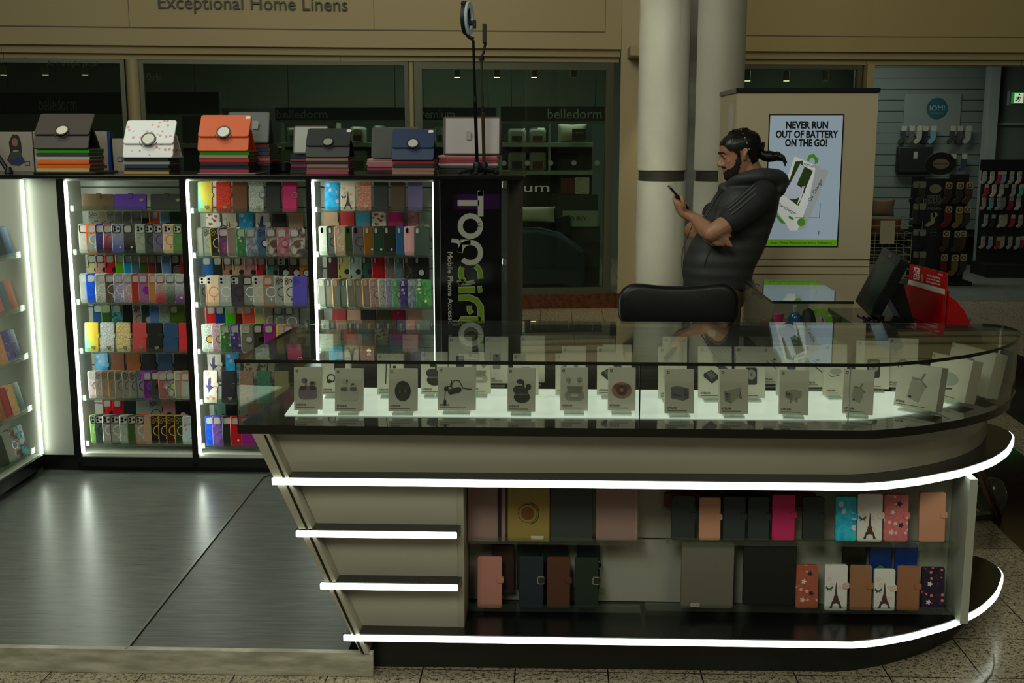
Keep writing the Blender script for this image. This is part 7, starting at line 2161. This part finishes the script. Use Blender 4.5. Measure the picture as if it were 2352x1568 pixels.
def stand_case(px0, px1, pyt, Y, zb, col, label, ringc=None, flap=.4, k=SKT, hole='b8b4a4', notch=True, lean=.05, printed=None, fold=True, cam=None):
    a, b = PY(px0, 330, Y), PY(px1, 330, Y)
    w = b.x - a.x
    H = PY(px0, pyt, Y + lean).z - zb
    t = thing('tablet_case', label, 'tablet case', (a.x, Y, zb), (0, 0, 0), 'tablet cases set up on top of the stacks')
    m = floral_mat(col, k * .8) if col in PAL else mat(col, .5, k=k, bump=(800, .2))
    zf = H * flap
    # lower flap leans forward, upper shell leans back over it
    def slab(name, z0, z1, y0, y1, T, mm, holes=True, r=.012, x0=0, x1=None):
        x1 = w if x1 is None else x1
        L_ = math.hypot(z1 - z0, y1 - y0); an = math.atan2(y1 - y0, z1 - z0)
        mb = MB().soft(lambda e: rrect(x0 + e, x1 - e, e, L_ - e, r), -T, 0, .002)
        o = obj(name, mb, mm, t, (0, y0, z0), (-an, 0, 0)); return o, L_, an
    if fold:
        slab('stand_flap', .0, zf + .01, .0, .035, .006, m)
        o, L_, an = slab('upper_shell', zf - .01, H, .018, lean + .045, .009, m)
        obj('floor_cover', MB().box(.002, w - .002, .004, .17, .0, .004), m, t)
        slab('prop_cover', .0045, H * .62, .15, .075, .005, m, r=.008)
    else:
        o, L_, an = slab('shell', .0005, H, .0, lean, .009, m)
        obj('inner_sheet', MB().box(w * .05, w * .97, -.0102, -.0092, L_ * .04, L_ * .95), mat(hole, .6, k=k * .8), o)
        slab('prop_cover', .0005, H * .8, .12, lean + .02, .005, m, r=.008)
    if ringc and fold:
        Rr = H * .175
        cx = w * .5; cz = .012 + H * .02
        obj('ring_hub', MB().annulus(cx, cz + Rr * .3, Rr * 1.18, Rr * .94, -.0145, -.0095, 32), mat(ringc, .4, k=k), o)
        obj('ring_window', MB().disc(cx, cz + Rr * .3, Rr * .93, -.0135, -.0095, 30), mat(hole, .5, k=2.2), o, label='pale sheet showing through the ring')
        obj('hub_arc', MB().ribbon([(cx + Rr * 1.5 * cos(rad(q)), cz + Rr * .3 + Rr * 1.5 * sin(rad(q))) for q in range(200, 341, 10)], .003, -.0108, -.0092), mat(ringc, .5, k=k * .7), o)
    if cam: obj('camera_cutout', MB().prism(rrect(w * cam - .018, w * cam + .006, L_ - .026, L_ - .010, .006), -.0098, -.0088), mat('b8b0a0', .5, k=2), o)
    return t
# stack 1
Y1 = 5.62
a = PY(78, 400, Y1)
tr = tag(obj('display_board', MB().box(0, PY(222, 400, Y1).x - a.x, 0, .30, 0, .010), mat('1a1a17', .4), None, (a.x, Y1 - .01, ZTOP + .0004), bevel=.002), 'black edged display board under the stack with orange cases', 'board')
z = pile(84, 205, 0, 0, [('8a7c50', 'cream gold', .017), ('a8480c', 'orange', .0185), ('aa4a10', 'orange', .0185), ('7c807a', 'silver', .0175), ('30202c', 'dark plum', .0155), ('248c14', 'bright green', .0175)], Y1, .20, 'stack by the white boxes', ZTOP + .0112)
stand_case(76, 203, 263, Y1 - .005, z, '2a2320', 'dark brown tablet case set up on the stack with orange cases', '15110f', .45, hole='a8a294', lean=.07)
z = pile(284, 388, 0, 0, [('7c6434', 'gold', .013), ('221c16', 'dark brown', .0145), ('18243c', 'navy', .0165), ('6c706a', 'silver', .0145), ('1c1e1c', 'black', .0155)], Y1, .18, 'stack under the flowered case')
stand_case(280, 396, 278, Y1 - .005, z, 'rfl2', 'white flowered tablet case with a dark ring set up on its stack', '1c1c1c', .42, k=2.6, hole='b4b0a2')
tag(obj('display_board', MB().box(0, PY(588, 400, Y1).x - PY(455, 400, Y1).x, 0, .28, 0, .006), mat('8c8c84', .3), None, (PY(455, 400, Y1).x, Y1 - .01, ZTOP + .0004), bevel=.002), 'clear grey display board under the orange tablet stack', 'board')
z = pile(458, 571, 0, 0, [('702438', 'raspberry', .016), ('161414', 'black', .016), ('241a28', 'dark violet', .0165), ('8c1410', 'red', .017), ('80605a', 'dusty rose', .016), ('1c7c10', 'green', .0165)], Y1, .20, 'stack under the orange case', ZTOP + .0072)
stand_case(453, 570, 266, Y1 - .005, z, 'a0441c', 'orange tablet case with a pale round window set up on its stack', '301408', .45, hole='c0b4a8', cam=.96)
z = pile(540, 620, 0, 0, [('141616', 'black', .016), ('141414', 'black-grey', .016), ('30201c', 'brown', .012), ('5c2428', 'wine red', .012), ('7c4c44', 'rose brown', .012), ('58282c', 'dark red', .013), ('262838', 'ink blue', .018), ('20202c', 'midnight', .018), ('40181a', 'maroon', .02)], 5.86, .2, 'taller pile behind the orange case')
stand_case(522, 618, 258, 5.86, z, '343836', 'slate grey tablet case set up on the pile behind the orange case', None, .4, fold=False, hole='4c504e', lean=.05)
o = tag(obj('price_label', MB().box(0, .03, -.0012, 0, 0, .042), mat('b0b0a8', .5), None, (PY(578, 296, 5.86).x, 5.868, PY(578, 296, 5.86).z), (0, rad(6), 0)), 'small white sticker on the slate grey tablet case', 'sticker')
z = pile(703, 800, 0, 0, [('702c40', 'raspberry pink', .0145), ('5c4038', 'brown rose', .015), ('6c5048', 'rose tan', .0165), ('181a18', 'black', .0155), ('80605c', 'dusty pink', .014)], Y1, .18, 'stack under the black ringed case')
stand_case(700, 802, 297, Y1 - .005, z, '161817', 'black tablet case with a grey round window set up on its stack', '0c0d0c', .46, hole='6c6c64', cam=.97)
z = pile(666, 742, 0, 0, [('201c1e', 'black', .012), ('241c20', 'dark', .012), ('5c2038', 'pink', .016), ('30181f', 'plum', .012), ('5c2430', 'rose red', .013), ('181c28', 'navy', .022)], 5.84, .18, 'pile behind the black ringed case')
stand_case(672, 752, 290, 5.84, z, '3c3434', 'grey-backed tablet case set up behind the black ringed one', None, .4, fold=False, hole='84867f', lean=.05)
z = pile(900, 996, 0, 0, [('6c504c', 'dusty rose', .0145), ('6a4c46', 'rose', .0165), ('161c1c', 'black', .0165), ('8c1412', 'bright red', .0155)], Y1, .18, 'stack under the navy case')
stand_case(898, 996, 298, Y1 - .005, z, '17233c', 'navy tablet case with a pale round window set up on its stack', '0c1322', .46, hole='8c8a80', cam=.93)
z = pile(842, 906, 0, 0, [('161616', 'black', .012), ('702438', 'raspberry', .014), ('7c4850', 'pink', .011), ('84585c', 'pale rose', .010), ('8c6468', 'blush', .010), ('946c70', 'light blush', .009)], 5.84, .18, 'pile behind the navy case')
stand_case(852, 962, 293, 5.84, z, '2c2c2a', 'charcoal tablet case set up behind the navy one', None, .4, fold=False, hole='34342f', lean=.05)
z = pile(1007, 1142, 0, 0, [('161817', 'black', .011), ('1c1c1c', 'black-grey', .011), ('34302e', 'dark grey', .011), ('84827c', 'silver', .012), ('6c2430', 'wine', .013), ('70343c', 'rose wine', .013), ('a06c70', 'pale pink', .010)], Y1 + .26, .2, 'stack behind the tripods')
stand_case(1017, 1150, 269, Y1 + .26, z, '3a2c2a', 'large rose-edged tablet case with a grey sheet, behind the tripods', None, .4, fold=False, hole='8c8484', lean=.04)
o = tag(obj('price_label', MB().box(0, .024, -.0012, 0, 0, .044), mat('b4b0a8', .5), None, (PY(1071, 320, Y1 + .27).x, Y1 + .262, PY(1071, 321, Y1 + .27).z)), 'small white sticker on the large rose-edged tablet case', 'sticker')

# white product boxes at the left back
Yw = 5.98
def wbox(px0, px1, pyt, label, dep=.06, blue=False):
    a, b = PY(px0, 350, Yw), PY(px1, 350, Yw); h = PY(px0, pyt, Yw).z - ZTOP
    t = thing('carton', label, 'carton', (a.x, Yw, ZTOP + .0005))
    obj('box', MB().box(0, b.x - a.x, 0, dep, 0, h), mat('8c8478', .5, k=1.35), t, bevel=.001)
    if blue: obj('blue_edge', MB().box(b.x - a.x + .0002, b.x - a.x + .014, .001, dep, 0, h), mat('143c84', .5), t)
    return t, b.x - a.x, h
t, wd, h = wbox(-60, 76, 303, 'white carton at the far end behind the tripod leg, with a person picture')
u = PY(37, 350, Yw).x - t.location.x
PI_ = mat('2c2420', .6)
obj('hair_print', MB().prism([(u - .03, .09), (u - .034, .15), (u - .012, .19), (u + .018, .188), (u + .03, .15), (u + .03, .09), (u + .012, .11), (u - .012, .11)], -.0008, -.0002), PI_, t)
obj('face_print', MB().disc(u - .002, .15, .016, -.0014, -.0009, 16, .022), mat('8c6450', .6), t)
obj('body_print', MB().prism([(u - .05, .06), (u - .03, .10), (u + .02, .105), (u + .045, .05), (u + .01, .03), (u - .03, .035)], -.0016, -.001), mat('3c4038', .6), t)
obj('device_print', MB().prism([(u - .03, .06), (u + .03, .075), (u + .034, .05), (u - .026, .038)], -.0022, -.0017), mat('14386c', .6), t)
u2 = PY(63, 372, Yw).x - t.location.x
obj('logo_print', MB().frame(rrect(u2 - .014, u2 + .014, .03, .054, .003), rrect(u2 - .010, u2 + .010, .034, .05, .002), -.0008, -.0002), mat('28466c', .6), t)
t, wd, h = wbox(79, 248, 302, 'white carton with a blue edge behind the dark brown tablet case', blue=True)
u = PY(235, 350, Yw).x - t.location.x
obj('pen_print', MB().ribbon([(u - .03, .07), (u, .11)], .004, -.0008, -.0002), mat('c0b8ac', .6), t)
obj('code_print', MB().box(u - .005, u + .02, -.0008, -.0002, .02, .035), mat('3c3830', .6), t)
t, wd, h = wbox(259, 330, 318, 'smaller white carton between the brown and flowered tablet cases')
obj('logo_print', MB().frame(rrect(.022, .05, .05, .075, .004), rrect(.026, .046, .054, .071, .003), -.0008, -.0002), mat('2c3c58', .6), t)

# ring light on a tripod and phone tripod
def tripod(px, pyb, Y, ptop, label, pole_col, rad_=.0075, spread=.13, name='phone_tripod', a0=270):
    b = PY(px, pyb, Y)
    t = thing(name, label, 'tripod', (b.x, Y, ZTOP + .0006))
    z0 = PY(px, 372, Y).z - t.location.z
    tx, tz = PY(ptop[0], ptop[1], Y).x - b.x, PY(ptop[0], ptop[1], Y).z - t.location.z
    obj('hub', MB().lathe([(.016, z0 - .05), (.019, z0 - .045), (.019, z0 - .012), (.014, z0)], 14), BLACKM, t)
    for k in range(3):
        a = rad(a0 + 120 * k)
        obj('leg', MB().tube([(0.015 * cos(a), .015 * sin(a), z0 - .03), (spread * cos(a), spread * sin(a), .010)], [.008, .010], 8, flat=.7), BLACKM, t)
        obj('foot', MB().ball((spread * cos(a), spread * sin(a), .0095), .011, .011, .009, 8, 6), BLACKM, t)
    m1 = (tx * .52, 0, z0 + (tz - z0) * .52)
    obj('lower_pole', MB().tube([(0, 0, z0 - .02), m1], rad_, 10), pole_col, t)
    obj('upper_pole', MB().tube([m1, (tx, 0, tz)], rad_ * .75, 10), pole_col, t)
    obj('pole_collar', MB().tube([(m1[0] * .98, 0, m1[2] - .012), (m1[0] * 1.01, 0, m1[2] + .012)], rad_ * 1.25, 10), BLACKM, t)
    return t, tx, tz
Yt = 5.64
t, tx, tz = tripod(1096, 395, Yt, (1087, 92), 'black ring light on a tall tripod above the sign panel', mat('14120f', .3, .5), .0085, .10, name='ring_light')
def rl(px, py): p = PY(px, py, Yt); return (p.x - t.location.x, p.z - t.location.z)
hh = rl(1088, 90)
obj('bracket', MB().tube([(hh[0], 0, hh[1]), (rl(1078, 86)[0], 0, rl(1078, 86)[1]), (rl(1066, 70)[0], 0, rl(1066, 70)[1]), (rl(1064, 45)[0], 0, rl(1064, 45)[1])], .009, 8), BLACKM, t)
rc_ = rl(1075, 42); Rz = rl(1075, 3)[1] - rc_[1]
Mr = Matrix.Translation((rc_[0], 0, rc_[1])) @ Matrix.Rotation(rad(80), 4, 'Z')
ring_o = [(Rz * cos(a), Rz * sin(a)) for a in [2 * pi * i / 36 for i in range(36)]]
ring_i = [(x * .66, z * .66) for x, z in ring_o]
obj('ring_housing', MB().frame(ring_o, ring_i, .0, .018, M=Mr), BLACKM, t)
obj('diffuser', MB().frame([(x * .985, z * .985) for x, z in ring_o], [(x * .69, z * .69) for x, z in ring_o], -.012, -.0005, M=Mr), mat('a4b0b4', .5, emit=.12), t, label='pale grey diffuser ring')
p1, p2 = rl(1079, 52), rl(1090, 54)
obj('phone_clamp', MB().tube([(p1[0] - .03, 0, p1[1]), (p2[0], 0, p2[1])], .012, 8).box(p2[0] - .008, p2[0] + .006, -.03, .03, p2[1] - .02, p2[1] + .015), BLACKM, t)
p1 = rl(1064, 8)
obj('top_knob', MB().ball((p1[0], 0, p1[1]), .012, .012, .012, 10, 8), BLACKM, t)
t, tx, tz = tripod(1112, 398, Yt + .125, (1106, 138), 'bronze phone tripod standing behind the ring light', mat('6c5a3c', .3, .8), .0085, .075, a0=90)
def rl2(px, py): p = PY(px, py, Yt + .125); return (p.x - t.location.x, 0, p.z - t.location.z)
obj('head', MB().tube([rl2(1106, 139), rl2(1106, 128)], .014, 10), BLACKM, t)
obj('neck', MB().tube([rl2(1106, 129), rl2(1110, 122), rl2(1115, 100), rl2(1112, 90)], .006, 8), BLACKM, t)
q = rl2(1113, 80)
obj('phone_clamp', MB().box(q[0] - .008, q[0] + .008, -.04, .04, rl2(0, 102)[2], rl2(0, 59)[2]), BLACKM, t)
t2p = PY(28, 402, 5.75)
t = thing('phone_tripod', 'black tripod leg and stand at the far end of the kiosk top', 'tripod', (t2p.x - .22, 5.75, ZTOP + .0006))
hz = PY(-30, 235, 5.75).z - ZTOP
obj('leg', MB().tube([(0.0, 0, hz), (.20, 0, .012)], [.010, .012], 8), BLACKM, t)
obj('leg', MB().tube([(-.02, 0, hz), (-.2, .14, .012)], .010, 8), BLACKM, t)
obj('leg', MB().tube([(-.02, 0, hz), (-.2, -.14, .012)], .010, 8), BLACKM, t)
obj('pole', MB().tube([(-.01, 0, hz - .05), (-.01, 0, hz + .7)], .010, 8), BLACKM, t)
obj('foot', MB().lathe([(.018, 0), (.022, .004), (.012, .03)], 10, (.205, 0, 0)), BLACKM, t)
# dark odds and ends behind the orange pile
p = PY(632, 400, 6.0)
tag(obj('storage_tub', MB().lathe([(.05, 0), (.06, .004), (.07, .05), (.064, .052), (.056, .008)], 20), mat('141614', .4), None, (PY(655, 395, 6.0).x, 6.0, ZTOP + .0006)), 'low dark tub on the kiosk top between two tablet piles', 'tub')
